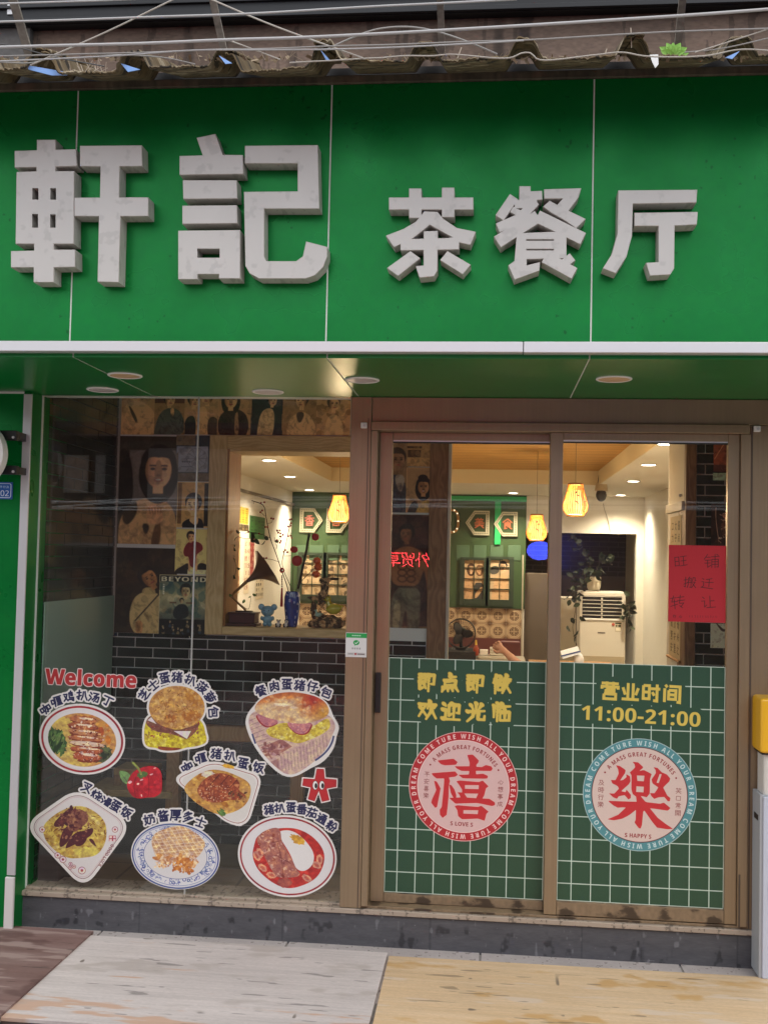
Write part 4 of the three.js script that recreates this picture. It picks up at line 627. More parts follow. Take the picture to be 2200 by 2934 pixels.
sticker('food_sticker', 'die-cut sticker of a pineapple bun with pork, egg and cheese under a blue caption', 508, 2040, 256, 240, ZK, (c, r) => {
  const f = zD3, egg = zm(f, [[190, 1010], [240, 850], [400, 800], [1000, 850], [1090, 920], [1140, 1010], [1150, 1110], [1180, 1180], [1165, 1260], [1100, 1290], [1000, 1320], [850, 1335], [760, 1370], [600, 1390], [450, 1380], [380, 1340], [250, 1335], [190, 1270], [185, 1120]]);
  caption(c, [['芝', 413, 1990, -58, 29], ['士', 440, 1963, -40, 29], ['蛋', 472, 1942, -12], ['猪', 508, 1940, 0], ['扒', 546, 1948, 20], ['菠', 580, 1969, 38], ['萝', 602, 1998, 60], ['包', 611, 2040, 86]]);
  c.strokeStyle = paper; c.lineJoin = 'round'; c.lineWidth = 12; smoothPoly(c, egg); c.stroke(); ell(c, 507, 2027, 80, 62, 0.02, null, paper, 12);
  smoothPoly(c, egg); c.fillStyle = '#c9b52e'; c.fill(); c.save(); smoothPoly(c, egg); c.clip(); flecks(c, r, 160, (q) => [410 + q() * 190, 2095 + q() * 50], ['#d4c440', '#bfa828', '#d9cc58', '#b0972a', '#cdb936'], 2, 9);
  for (const q of [[[380, 1310], [520, 1330], [700, 1340], [800, 1350], [640, 1400], [440, 1395]]]) { smoothPoly(c, zm(f, q)); c.fillStyle = '#8c4026'; c.fill(); }
  smoothPoly(c, zm(f, [[205, 960], [230, 860], [300, 800], [420, 960], [600, 1040], [760, 1060], [1040, 960], [1080, 930], [1020, 1060], [990, 1110], [880, 1200], [820, 1200], [640, 1120], [420, 1100], [300, 1050]])); c.fillStyle = '#7a4a3c'; c.fill(); flecks(c, r, 120, (q) => f(210 + q() * 840, 880 + q() * 300), ['#8f5a48', '#673a30', '#9c3a28', '#a56a52'], 1, 4); c.restore();
  ell(c, 507, 2027, 80, 62, 0.02, '#bb8a4c'); c.save(); c.beginPath(); c.ellipse(507, 2027, 80, 62, 0.02, 0, 7); c.clip();
  flecks(c, r, 320, inEll(507, 2027, 80, 62), ['#c79a5c', '#b07c3e', '#cfa668', '#a87036', '#bd8c50', '#c8924e'], 1.5, 8, 1.5); blob(c, 490, 2058, 18, 12, 0, '#a8642e', 0.3, r); blob(c, 548, 2050, 26, 16, 0, '#b1702f', 0.3, r); blob(c, 560, 2002, 30, 24, 0.5, '#b57a34', 0.35, r); flecks(c, r, 90, inEll(507, 2027, 78, 60), ['#b98446', '#c79858', '#c08e50'], 2, 8); flecks(c, r, 26, inEll(500, 2020, 60, 44), ['#6e4720', '#7c5226'], 0.7, 1.5, 5); c.restore();
  for (const q of [[[232, 905], [300, 850], [395, 975]], [[640, 1072], [935, 1072], [866, 1205]]]) { poly(c, zm(f, q)); c.fillStyle = '#ddd5cc'; c.fill(); c.strokeStyle = '#5e3426'; c.lineWidth = 1; c.stroke(); }
}, 1.8, 2);
sticker('food_sticker', 'die-cut sticker of a long bun with luncheon meat and egg on newsprint paper', 835, 2085, 300, 300, ZK, (c, r) => {
  const f = zE, out = zm(f, [[112, 700], [160, 560], [250, 460], [330, 350], [520, 270], [800, 240], [1080, 290], [1270, 390], [1345, 520], [1370, 610], [1450, 730], [1460, 800], [1420, 900], [1400, 1040], [1310, 1190], [1200, 1290], [1060, 1350], [900, 1450], [770, 1490], [640, 1460], [480, 1330], [350, 1190], [230, 1010], [170, 880]]);
  caption(c, [['餐', 747, 1979, -16], ['肉', 786, 1965, -9], ['蛋', 822, 1960, 0], ['猪', 859, 1963, 4], ['仔', 896, 1967, 10], ['包', 934, 1985, 22]]);
  smoothPoly(c, out); c.fillStyle = paper; c.strokeStyle = paper; c.lineWidth = 3; c.fill(); c.stroke();
  const pap = zm(f, [[140, 680], [230, 520], [700, 480], [1300, 560], [1430, 740], [1360, 900], [1290, 1080], [1130, 1250], [900, 1420], [770, 1460], [650, 1430], [480, 1280], [340, 1120], [240, 940]]); smoothPoly(c, pap); c.fillStyle = '#c7a79a'; c.fill();
  c.save(); smoothPoly(c, pap); c.clip(); poly(c, zm(f, [[340, 1060], [640, 940], [790, 1050], [490, 1230]])); c.fillStyle = '#9c6660'; c.fill(); flecks(c, r, 50, (q) => f(380 + q() * 330, 980 + q() * 200), ['#ae807a', '#8a5650', '#c09a92'], 2, 7);
  poly(c, zm(f, [[460, 1280], [600, 1220], [600, 1350], [660, 1410]])); c.fillStyle = '#a57a72'; c.fill();
  c.strokeStyle = 'rgba(110,86,80,0.85)'; c.lineWidth = 1.5; for (let i = 0; i < 15; i++) { const x = 630 + i * 46, y0 = 1190 - i * 22, y1 = 1400 - i * 6 - Math.max(0, i - 6) * 30; c.setLineDash([2.4, 1.1, 4, 1, 1.6, 1.3]); c.beginPath(); c.moveTo(...f(x, y0)); c.lineTo(...f(x + 24, y1)); c.stroke(); }
  for (let i = 0; i < 9; i++) { c.beginPath(); c.moveTo(...f(150 + i * 18, 620 + i * 62)); c.lineTo(...f(280 + i * 28, 560 + i * 62)); c.stroke(); } c.setLineDash([]); c.restore();
  c.strokeStyle = '#39406e'; c.lineWidth = 5; c.beginPath(); c.moveTo(...f(1385, 895)); c.quadraticCurveTo(...f(1360, 1100), ...f(1120, 1250)); c.stroke(); c.beginPath(); c.moveTo(...f(215, 870)); c.lineTo(...f(262, 1010)); c.stroke();
  smoothPoly(c, zm(f, [[400, 800], [600, 720], [720, 700], [1060, 800], [1290, 620], [1350, 720], [1300, 830], [1100, 930], [950, 990], [860, 1010], [700, 960], [520, 930], [440, 880]])); c.fillStyle = '#cdb548'; c.fill();
  c.save(); c.clip(); flecks(c, r, 130, (q) => f(400 + q() * 950, 640 + q() * 370), ['#d8c65e', '#c2a63a', '#dccf78', '#b79a38'], 2, 8); c.restore();
  for (const q of [[[255, 610], [300, 590], [600, 690], [560, 740], [430, 790], [330, 730]], [[700, 700], [1110, 690], [1040, 850], [960, 890], [860, 880], [760, 800]]]) { smoothPoly(c, zm(f, q)); c.fillStyle = '#93282c'; c.fill(); smoothPoly(c, zm(f, q.map(([x, y]) => [x + (680 - x) * 0.04, y - 16]))); c.fillStyle = '#bd777c'; c.fill(); c.save(); c.clip(); flecks(c, r, 50, (w2) => f(q[0][0] + w2() * 420, 590 + w2() * 280), ['#c98a8c', '#ad666c', '#d09c9a'], 1, 3); c.restore(); }
  const bun = zm(f, [[235, 520], [280, 420], [400, 330], [600, 275], [800, 262], [1000, 290], [1160, 340], [1280, 420], [1330, 540], [1290, 620], [1150, 680], [1000, 720], [850, 720], [680, 690], [480, 650], [330, 600]]); smoothPoly(c, bun); c.fillStyle = '#d8b88c'; c.fill();
  c.save(); smoothPoly(c, bun); c.clip(); const gr = c.createLinearGradient(...f(600, 262), ...f(640, 520)); gr.addColorStop(0, '#b0562c'); gr.addColorStop(0.42, '#cc8048'); gr.addColorStop(0.7, 'rgba(216,184,140,0)'); c.fillStyle = gr; c.fillRect(700, 1970, 260, 100); const g2 = c.createRadialGradient(...f(1100, 370), 4, ...f(1100, 390), 62); g2.addColorStop(0, '#a8322a'); g2.addColorStop(0.5, 'rgba(184,84,44,0.9)'); g2.addColorStop(1, 'rgba(200,140,70,0)'); c.fillStyle = g2; c.fillRect(800, 1970, 180, 120); const g3 = c.createRadialGradient(...f(1230, 580), 2, ...f(1230, 580), 44); g3.addColorStop(0, '#c8923a'); g3.addColorStop(1, 'rgba(205,160,90,0)'); c.fillStyle = g3; c.fillRect(860, 2010, 120, 80); flecks(c, r, 70, inEll(835, 2026, 100, 40), ['rgba(225,200,160,0.4)', 'rgba(190,120,70,0.25)'], 2, 9); blob(c, ...f(640, 450), 22, 4.5, 0.1, 'rgba(238,222,196,0.75)', 0.5, r); blob(c, ...f(820, 490), 12, 3, 0.1, 'rgba(238,222,196,0.6)', 0.5, r); c.restore();
}, 1.7, 3);
const trayPath = (c, pts, rad) => { const n = pts.length; c.beginPath(); for (let i = 0; i < n; i++) { const a = pts[(i + n - 1) % n], b = pts[i], d = pts[(i + 1) % n], l1 = Math.hypot(b[0] - a[0], b[1] - a[1]), l2 = Math.hypot(d[0] - b[0], d[1] - b[1]), s = [mix(b[0], a[0], rad / l1), mix(b[1], a[1], rad / l1)], e = [mix(b[0], d[0], rad / l2), mix(b[1], d[1], rad / l2)]; (i ? c.lineTo : c.moveTo).call(c, ...s); c.quadraticCurveTo(...b, ...e); } c.closePath(); };
const shrink = (p, k) => { const cx = p.reduce((s, q) => s + q[0], 0) / p.length, cy = p.reduce((s, q) => s + q[1], 0) / p.length; return p.map(([x, y]) => [cx + (x - cx) * k, cy + (y - cy) * k]); };
sticker('food_sticker', 'die-cut sticker of curry pork chop and egg rice on a white square dish', 628, 2252, 268, 240, ZK, (c, r) => {
  const f = zB2, T = zm(f, [[-22, 1120], [318, 968], [745, 1098], [618, 1520], [470, 1515]]);
  caption(c, [['咖', 536, 2197, -28], ['喱', 576, 2172, -16], ['猪', 620, 2159, 3], ['扒', 659, 2165, 8], ['蛋', 697, 2187, 10], ['饭', 741, 2199, 12]]);
  trayPath(c, T, 34); c.fillStyle = paper; c.fill(); c.strokeStyle = paper; c.lineWidth = 4; c.stroke(); trayPath(c, shrink(T, 0.93), 28); c.strokeStyle = '#8a3f34'; c.lineWidth = 1.6; c.stroke();
  trayPath(c, shrink(T, 0.88), 30); c.fillStyle = '#d5d1c9'; c.fill();
  const food = zm(f, [[80, 1180], [230, 1060], [380, 1040], [560, 1110], [650, 1170], [640, 1290], [570, 1380], [430, 1430], [330, 1420], [180, 1330], [90, 1240]]); smoothPoly(c, food); c.fillStyle = '#c08e48'; c.fill(); c.save(); smoothPoly(c, food); c.clip(); flecks(c, r, 110, (q) => f(80 + q() * 580, 1050 + q() * 390), ['#c99a54', '#b67e36', '#d2a860', '#a86a2c', '#c7a048'], 2, 10); blob(c, ...f(290, 1090), 22, 10, 0.2, '#d8cfb4', 0.4, r); c.restore();
  blob(c, ...f(455, 1020), 17, 6, 0.2, '#cf9a34', 0.35, r);
  const chop = zm(f, [[190, 1200], [270, 1110], [370, 1070], [470, 1090], [560, 1150], [540, 1230], [610, 1260], [590, 1310], [470, 1300], [380, 1330], [270, 1320], [200, 1260]]); smoothPoly(c, chop); c.fillStyle = '#8f4129'; c.fill(); c.save(); smoothPoly(c, chop); c.clip(); flecks(c, r, 200, (q) => f(190 + q() * 420, 1070 + q() * 260), ['#a04e32', '#7c3522', '#b3623e', '#93482e', '#c07a50'], 1, 6); flecks(c, r, 70, (q) => f(200 + q() * 280, 1180 + q() * 140), ['#e2c09a', '#f0dcc0'], 0.7, 1.5, 1.3); c.strokeStyle = '#55201a'; c.lineWidth = 2; for (const [x, y] of [[330, 1100], [420, 1095], [500, 1120]]) { c.beginPath(); c.moveTo(...f(x + 50, y - 10)); c.lineTo(...f(x - 30, y + 80)); c.stroke(); } c.restore();
  flecks(c, r, 40, (q) => f(460 + q() * 160, 1240 + q() * 80), ['#5a3420', '#9c6c40', '#b88a58'], 1, 5, 2); flecks(c, r, 16, inEll(...f(400, 1405), 12, 8), ['#4f7038', '#3a5a2c', '#6c8a48'], 2, 5, 2.4, 0.8);
}, 1.7, 4);
sticker('food_sticker', 'die-cut sticker of barbecued pork and egg rice on a white square GOOD LUCK dish', 232, 2392, 320, 310, ZK, (c, r) => {
  const f = zC, T = [[222, 2258], [378, 2362], [242, 2546], [70, 2364]];
  caption(c, [['叉', 250, 2256, 24], ['烧', 277, 2279, 30], ['滑', 304, 2298, 32], ['蛋', 332, 2309, 30], ['饭', 363, 2328, 32]]);
  trayPath(c, T, 52); c.fillStyle = paper; c.fill(); c.strokeStyle = paper; c.lineWidth = 5; c.stroke(); trayPath(c, shrink(T, 0.93), 46); c.strokeStyle = '#6c3a38'; c.lineWidth = 1.5; c.stroke(); trayPath(c, shrink(T, 0.925), 46); c.fillStyle = '#d7d2ce'; c.fill(); trayPath(c, shrink(T, 0.9), 46); c.setLineDash([1, 2]); c.strokeStyle = '#b8747a'; c.lineWidth = 2; c.stroke(); c.setLineDash([]);
  const food = zm(f, [[290, 1000], [380, 900], [520, 800], [700, 730], [860, 740], [1020, 830], [1120, 950], [1140, 1100], [1110, 1250], [1010, 1390], [820, 1420], [620, 1430], [440, 1320], [310, 1170]]); smoothPoly(c, food); c.fillStyle = '#c2a552'; c.fill(); c.save(); smoothPoly(c, food); c.clip(); flecks(c, r, 160, (q) => f(290 + q() * 860, 730 + q() * 700), ['#cdb464', '#b08c3c', '#d4be74', '#a67a34', '#c8ab58', '#c09a4a'], 2, 10); flecks(c, r, 24, (q) => f(300 + q() * 260, 850 + q() * 350), ['#7a4624', '#96602e'], 0.8, 2, 5); flecks(c, r, 24, (q) => f(880 + q() * 250, 850 + q() * 300), ['#6c3a20', '#8a5228'], 0.8, 2, 5); blob(c, ...f(870, 1340), 40, 14, 0, '#cbb65a', 0.3, r); c.restore();
  for (const q of [[[540, 850], [640, 760], [700, 760], [640, 900], [560, 1000], [450, 1020], [430, 960]], [[500, 1300], [530, 1100], [640, 960], [740, 1000], [620, 1230]], [[560, 1320], [700, 1080], [860, 1060], [960, 1010], [960, 1100], [850, 1180], [700, 1250]], [[700, 1270], [760, 1130], [900, 1120], [830, 1260]], [[890, 1170], [950, 1160], [1010, 1280], [950, 1240]]]) { smoothPoly(c, zm(f, q)); c.fillStyle = '#53232a'; c.fill(); }
  smoothPoly(c, zm(f, [[640, 830], [760, 760], [880, 820], [900, 930], [830, 1000], [700, 1100], [620, 1040], [600, 930]])); c.fillStyle = '#7d4c3e'; c.fill(); flecks(c, r, 150, inEll(...f(700, 980), 46, 52), ['#8d5a48', '#5c2a2c', '#9c6a50', '#48202a', '#6b3434'], 1, 6);
  c.save(); c.translate(...f(1110, 1375)); c.rotate(-1.02 + Math.PI); c.font = 'bold 13px sans-serif'; c.fillStyle = '#8a5456'; c.textAlign = 'center'; c.fillText('GOOD LUCK', 0, 0); c.restore();
  c.fillStyle = '#b0454c'; c.fillRect(...f(1165, 1125), 20, 16); c.fillStyle = '#e4cfc9'; for (const [x, y] of [[1172, 1132], [1220, 1132], [1172, 1172], [1220, 1172]]) c.fillRect(...f(x, y), 7, 6);
  for (const [x, y, s] of [[810, 1585, 10], [560, 1440, 9], [490, 1385, 8], [660, 1500, 5], [705, 1535, 5], [655, 1550, 5], [1245, 1045, 8], [285, 1045, 8]]) { ell(c, ...f(x, y), s, s, 0, '#e2d4cf', '#96484c', 1.5); ell(c, ...f(x, y), s * 0.4, s * 0.4, 0, '#a84e50'); }
}, 1.7, 5);
sticker('food_sticker', 'die-cut sticker of cream toast on a blue patterned plate', 503, 2438, 270, 240, ZK, (c, r) => {
  caption(c, [['奶', 428, 2347, -14, 31], ['酱', 469, 2337, -6, 31], ['厚', 504, 2335, 0, 31], ['多', 539, 2341, 9, 31], ['士', 575, 2356, 20, 30]]);
  ell(c, 503, 2452, 128, 96, 0.14, paper); ell(c, 503, 2452, 124, 92, 0.14, '#d6d5d6'); ell(c, 503, 2453, 123, 91, 0.14, null, '#3d4d88', 4); ell(c, 503, 2452, 117, 85, 0.14, null, '#7c88ae', 1.6);
  for (let i = 0; i < 190; i++) { const a = r() * 6.283, q = 0.8 + r() * 0.19, u = 113 * q * Math.cos(a), v = 82 * q * Math.sin(a), x = 503 + u * 0.99 - v * 0.14, y = 2452 + u * 0.14 + v * 0.99; c.strokeStyle = ['#56659c', '#7a88b2', '#4a5890'][i % 3]; c.lineWidth = 1.2 + r() * 1.4; c.beginPath(); c.arc(x, y, 1.5 + r() * 4, r() * 6, r() * 6 + 3); c.stroke(); }
  ell(c, 503, 2452, 91, 66, 0.14, '#d5d2d0', '#5c6894', 1.4);
  const toast = zm(zA, [[1135, 1640], [1330, 1560], [1450, 1555], [1640, 1690], [1600, 1780], [1540, 1850], [1440, 1820], [1300, 1900], [1210, 1870]]); smoothPoly(c, toast); c.fillStyle = '#c99c70'; c.fill(); c.save(); smoothPoly(c, toast); c.clip(); flecks(c, r, 60, (q) => zA(1130 + q() * 520, 1550 + q() * 350), ['#d4ac82', '#bf8c60', '#cda070'], 3, 10);
  c.strokeStyle = '#dfc6a4'; c.lineWidth = 2.4; for (let i = -6; i < 16; i++) { c.beginPath(); for (let t = 0; t <= 10; t++) c.lineTo(...zA(1130 + i * 44 + t * 22 + (r() - 0.5) * 12, 1550 + t * 36 + (r() - 0.5) * 10)); c.stroke(); c.beginPath(); for (let t = 0; t <= 10; t++) c.lineTo(...zA(1120 + t * 56, 1560 + i * 30 - t * 6 + (r() - 0.5) * 14)); c.stroke(); } c.restore();
  flecks(c, r, 90, (q) => zA(1180 + q() * 380, 1800 + q() * 110), ['#d8b088', '#c98e5e', '#e2c6a4', '#bf7f4a'], 2, 7); flecks(c, r, 60, (q) => zA(1350 + q() * 170, 1840 + q() * 120), ['#c47a3a', '#d08e4c', '#b4682e', '#dca668'], 2, 8);
}, 1.7, 6);
sticker('food_sticker', 'die-cut sticker of pork chop, fried egg and tomato pasta on a red rimmed plate', 826, 2436, 310, 290, ZK, (c, r) => {
  const f = zF;
  caption(c, [['猪', 771, 2319, -10, 28], ['扒', 801, 2315, -4, 28], ['蛋', 834, 2313, 0, 28], ['番', 865, 2318, 6, 28], ['茄', 894, 2329, 16, 28], ['通', 922, 2346, 27, 28], ['粉', 950, 2367, 34, 28]]);
  ell(c, 823, 2453, 142, 117, 0.16, paper); ell(c, 823, 2453, 138, 112, 0.16, '#d8d4d2'); ell(c, 823, 2453, 134, 109, 0.16, null, '#93262e', 4.5); ell(c, 823, 2453, 127, 102, 0.16, '#d9d6d5');
  const sauce = zm(f, [[330, 780], [360, 690], [520, 600], [800, 570], [980, 610], [1150, 720], [1270, 880], [1280, 1040], [1200, 1230], [1060, 1330], [860, 1400], [700, 1390], [520, 1290], [370, 1150], [290, 960]]); smoothPoly(c, sauce); c.fillStyle = '#b42c28'; c.fill(); c.save(); smoothPoly(c, sauce); c.clip(); flecks(c, r, 70, (q) => f(290 + q() * 1000, 570 + q() * 830), ['#c23a30', '#a32422', '#bf3530'], 3, 11);
  for (const [x, y, a] of [[360, 960, 1.1], [440, 1120, 0.7], [560, 1220, 0.3], [1040, 1260, 0.6], [1170, 1085, 0.5], [1210, 1010, 1.5], [400, 920, 1.2]]) { blob(c, ...f(x, y), 15, 9, a, '#d08f74', 0.25, r); blob(c, ...f(x, y), 8, 4, a, '#b5584a', 0.3, r); } c.restore();
  smoothPoly(c, zm(f, [[620, 640], [760, 600], [900, 640], [1040, 770], [1140, 920], [1130, 1060], [1050, 1150], [960, 1170], [880, 1120], [830, 960], [720, 780]])); c.fillStyle = '#dddad6'; c.fill(); blob(c, ...f(920, 740), 24, 12, 0.45, '#cf9c38', 0.4, r);
  const chop = zm(f, [[340, 740], [440, 620], [640, 560], [690, 640], [690, 740], [760, 870], [850, 1020], [900, 1150], [960, 1200], [900, 1250], [640, 1260], [590, 1190], [500, 1050], [420, 860]]); smoothPoly(c, chop); c.fillStyle = '#a9685a'; c.fill(); c.save(); smoothPoly(c, chop); c.clip(); flecks(c, r, 300, (q) => f(340 + q() * 620, 560 + q() * 700), ['#b87a66', '#96503f', '#c99480', '#8a4034', '#d0a48c', '#b06e5c'], 1, 6); c.strokeStyle = '#75352c'; c.lineWidth = 1.6; for (const [x0, y0, x1, y1] of [[640, 780, 700, 1000], [700, 1000, 720, 1250], [560, 780, 740, 740], [620, 950, 820, 1060]]) { c.beginPath(); c.moveTo(...f(x0, y0)); c.lineTo(...f(x1, y1)); c.stroke(); } c.restore();
  blob(c, ...f(740, 1320), 20, 14, 0, '#a05046', 0.3, r);
}, 1.7, 7);
sticker('pepper_sticker', 'die-cut sticker of a glossy red bell pepper with a green leaf', 408, 2240, 140, 130, ZK, (c, r) => {
  smoothPoly(c, zm(zA, [[875, 1075], [950, 1085], [990, 1130], [960, 1210], [900, 1170]])); c.fillStyle = '#6f8f58'; c.fill(); c.strokeStyle = '#4c6c3c'; c.lineWidth = 1.5; c.beginPath(); c.moveTo(...zA(885, 1085)); c.lineTo(...zA(960, 1190)); c.stroke();
  const b = zm(zA, [[950, 1170], [1000, 1090], [1060, 1060], [1120, 1040], [1200, 1040], [1250, 1090], [1255, 1200], [1250, 1270], [1190, 1315], [1130, 1310], [1060, 1325], [1000, 1310], [950, 1240]]); smoothPoly(c, b); c.fillStyle = '#b81e2c'; c.fill(); c.save(); smoothPoly(c, b); c.clip(); flecks(c, r, 40, (q) => zA(950 + q() * 300, 1040 + q() * 280), ['#c22734', '#a81a28'], 4, 14, 1.3); c.strokeStyle = '#8f1622'; c.lineWidth = 3; c.beginPath(); c.moveTo(...zA(1130, 1120)); c.quadraticCurveTo(...zA(1150, 1220), ...zA(1130, 1312)); c.stroke(); c.beginPath(); c.moveTo(...zA(1030, 1130)); c.quadraticCurveTo(...zA(990, 1220), ...zA(1030, 1310)); c.stroke(); c.restore();
  for (const [x, y, w, h] of [[975, 1180, 6, 4], [1075, 1160, 5, 2], [1160, 1112, 5, 2], [1190, 1058, 4, 1.6], [1045, 1195, 4, 3], [1075, 1295, 2, 4]]) blob(c, ...zA(x, y), w, h, -0.3, '#e9b7b4', 0.3, r);
  blob(c, ...zA(1080, 1115), 17, 9, -0.2, '#4f6a38', 0.5, r); c.strokeStyle = '#8f9a4c'; c.lineCap = 'round'; c.lineWidth = 6; c.beginPath(); c.moveTo(...zA(1070, 1110)); c.quadraticCurveTo(...zA(1050, 1050), ...zA(1000, 1012)); c.stroke();
}, 1.7, 8);
sticker('star_sticker', 'die-cut red five armed star sticker with two white eyes', 915, 2252, 116, 112, ZK, (c) => {
  const p = zm(zB2, [[1203, 1040], [1263, 1042], [1270, 1122], [1370, 1132], [1368, 1192], [1286, 1208], [1310, 1306], [1248, 1320], [1220, 1222], [1183, 1316], [1128, 1298], [1152, 1198], [1080, 1182], [1088, 1122], [1186, 1128]]);
  poly(c, p); c.strokeStyle = '#e6dcd6'; c.lineJoin = 'miter'; c.lineWidth = 7; c.stroke(); c.fillStyle = '#b8262c'; c.fill(); c.strokeStyle = '#8a1a20'; c.lineWidth = 1.2; poly(c, shrink(p, 0.98)); c.stroke();
  for (const x of [1190, 1246]) { ell(c, ...zB2(x, 1180), 7.5, 12.5, 0, '#e9e6e2', '#3a1a1a', 1); ell(c, ...zB2(x + 6, 1184), 4, 7.5, 0, '#171416'); }
}, 2, 9);
sticker('welcome_sticker', 'die-cut red Welcome lettering with a white outline at the upper corner of the stickers', 262, 1942, 300, 90, ZK, (c) => {
  c.translate(262, 1944); c.rotate(0.045); c.font = 'bold 59px sans-serif'; c.textAlign = 'center'; c.textBaseline = 'middle'; const w = c.measureText('Welcome').width; c.scale(262 / w, 1);
  c.lineJoin = 'round'; c.strokeStyle = '#e0cbc6'; c.lineWidth = 7; c.strokeText('Welcome', 0, 0); c.strokeStyle = '#ae2a2c'; c.lineWidth = 2.4; c.fillStyle = '#ae2a2c'; c.strokeText('Welcome', 0, 0); c.fillText('Welcome', 0, 0);
}, 2, 10);

// red handwritten notice, payment card, two little clips
{
  const a = W(1915, 1561, ZD2 + 0.006), b = W(2077, 1785, ZD2 + 0.006), k = 1400, x0 = a.x, y1 = a.y, c = document.createElement('canvas'); c.width = Math.round((b.x - a.x) * k); c.height = Math.round((a.y - b.y) * k);
  const ctx = c.getContext('2d'); ctx.fillStyle = '#b3202b'; ctx.fillRect(0, 0, c.width, c.height); const S = c.width / 1475 * 1.5, X = (x) => ((x - 340) / 990) * c.width, Y = (y) => ((y - 10) / 1385) * c.height;
  for (const [t, x, y, s, d] of [['旺', 545, 300, 200, -4], ['铺', 1080, 290, 240, 0], ['搬', 710, 680, 190, 2], ['迁', 1010, 690, 190, 4], ['转', 500, 1040, 230, -6], ['让', 1030, 1030, 220, -3]]) glyph(ctx, t, X(x), Y(y), s * S * 1.06, 4.2, '#4a0d15', d, { sx: 1.08, skew: -0.06 });
  [...'行心'].forEach((t, i) => glyph(ctx, t, X(450 + i * 105), Y(1300), 20, 2.6, '#5a0f18', 4)); const rq = rng(4); ctx.strokeStyle = '#5f111a'; ctx.lineWidth = 2.4; for (let i = 0; i < 11; i++) { const x = X(700 + i * 45), y = Y(1292); ctx.beginPath(); ctx.moveTo(x + 3, y - 8 + rq() * 3); ctx.quadraticCurveTo(x + 12 * rq(), y - 2, x + 2 + rq() * 5, y + 7); ctx.stroke(); }
  noiseOver(ctx, c.width, c.height, 14, 5);
  solo('paper_notice', 'red paper notice with handwritten black characters taped to the door glass', 'notice', (() => { const g = new THREE.PlaneGeometry(b.x - a.x, a.y - b.y, 8, 8); const p = g.attributes.position; for (let i = 0; i < p.count; i++) p.setZ(i, 0.0015 * Math.sin(p.getX(i) * 40) * Math.cos(p.getY(i) * 23) + 0.002); g.computeVertexNormals(); return g.translate((a.x + b.x) / 2, (a.y + b.y) / 2, ZD2 + 0.005); })(), new THREE.MeshStandardMaterial({ map: canvasMap(c), roughness: 0.7, side: THREE.DoubleSide }));
  const p = W(991, 1812, 0.036), q = W(1051, 1884, 0.036), g = thing('payment_card', 'small white payment card with a green header on the door post', 'payment card', vec((p.x + q.x) / 2, q.y, 0.036));
  part('card', bx(p.x, q.y, 0.0355, q.x, p.y, 0.0385, 0.0012), M.white, g);
  part('print', new THREE.PlaneGeometry(q.x - p.x - 0.004, p.y - q.y - 0.004).translate((p.x + q.x) / 2, (p.y + q.y) / 2, 0.0392), print(canvasTex(180, 216, (c) => {
    c.fillStyle = '#d8d6d3'; c.fillRect(0, 0, 180, 216); c.fillStyle = '#1d9a48'; c.fillRect(0, 0, 180, 42); c.fillStyle = '#bfe3c8'; for (let i = 0; i < 5; i++) c.fillRect(52 + i * 16, 16, 11, 11);
    c.fillStyle = '#1d9a48'; ell(c, 90, 86, 27, 23, 0, '#1d9a48'); poly(c, [[72, 98], [76, 116], [92, 104]]); c.fill(); c.strokeStyle = '#e6ece6'; c.lineWidth = 6; c.beginPath(); c.moveTo(76, 86); c.lineTo(87, 96); c.lineTo(106, 76); c.stroke();
    c.fillStyle = '#6a6664'; for (let i = 0; i < 4; i++) { c.fillRect(50 + i * 21, 134, 16, 3); c.fillRect(50 + i * 21, 142, 16, 3); c.fillRect(57 + i * 21, 131, 3, 18); }
    c.fillStyle = '#c6c2be'; c.fillRect(10, 176, 160, 28); c.fillStyle = '#8f8b88'; c.fillRect(20, 186, 46, 9); c.fillStyle = '#a8282c'; c.fillRect(76, 182, 18, 16); c.fillStyle = '#5c4a48'; c.fillRect(100, 186, 64, 9);
  })), g);
  for (const [x, y, how] of [[1043, 1219, 'on the post beside the poster window'], [2167, 1229, 'on the panel at the far side of the doors']]) { const m = W(x, y, 0.036), g2 = thing('wall_clip', 'small white plastic clip ' + how, 'clip', m); part('body', bx(m.x - 0.014, m.y - 0.013, 0.029, m.x + 0.014, m.y + 0.013, 0.045, 0.003), M.white, g2); part('button', new THREE.CylinderGeometry(0.006, 0.006, 0.004, 16).rotateX(Math.PI / 2).translate(m.x + 0.003, m.y - 0.001, 0.046), M.alu, g2); }
}

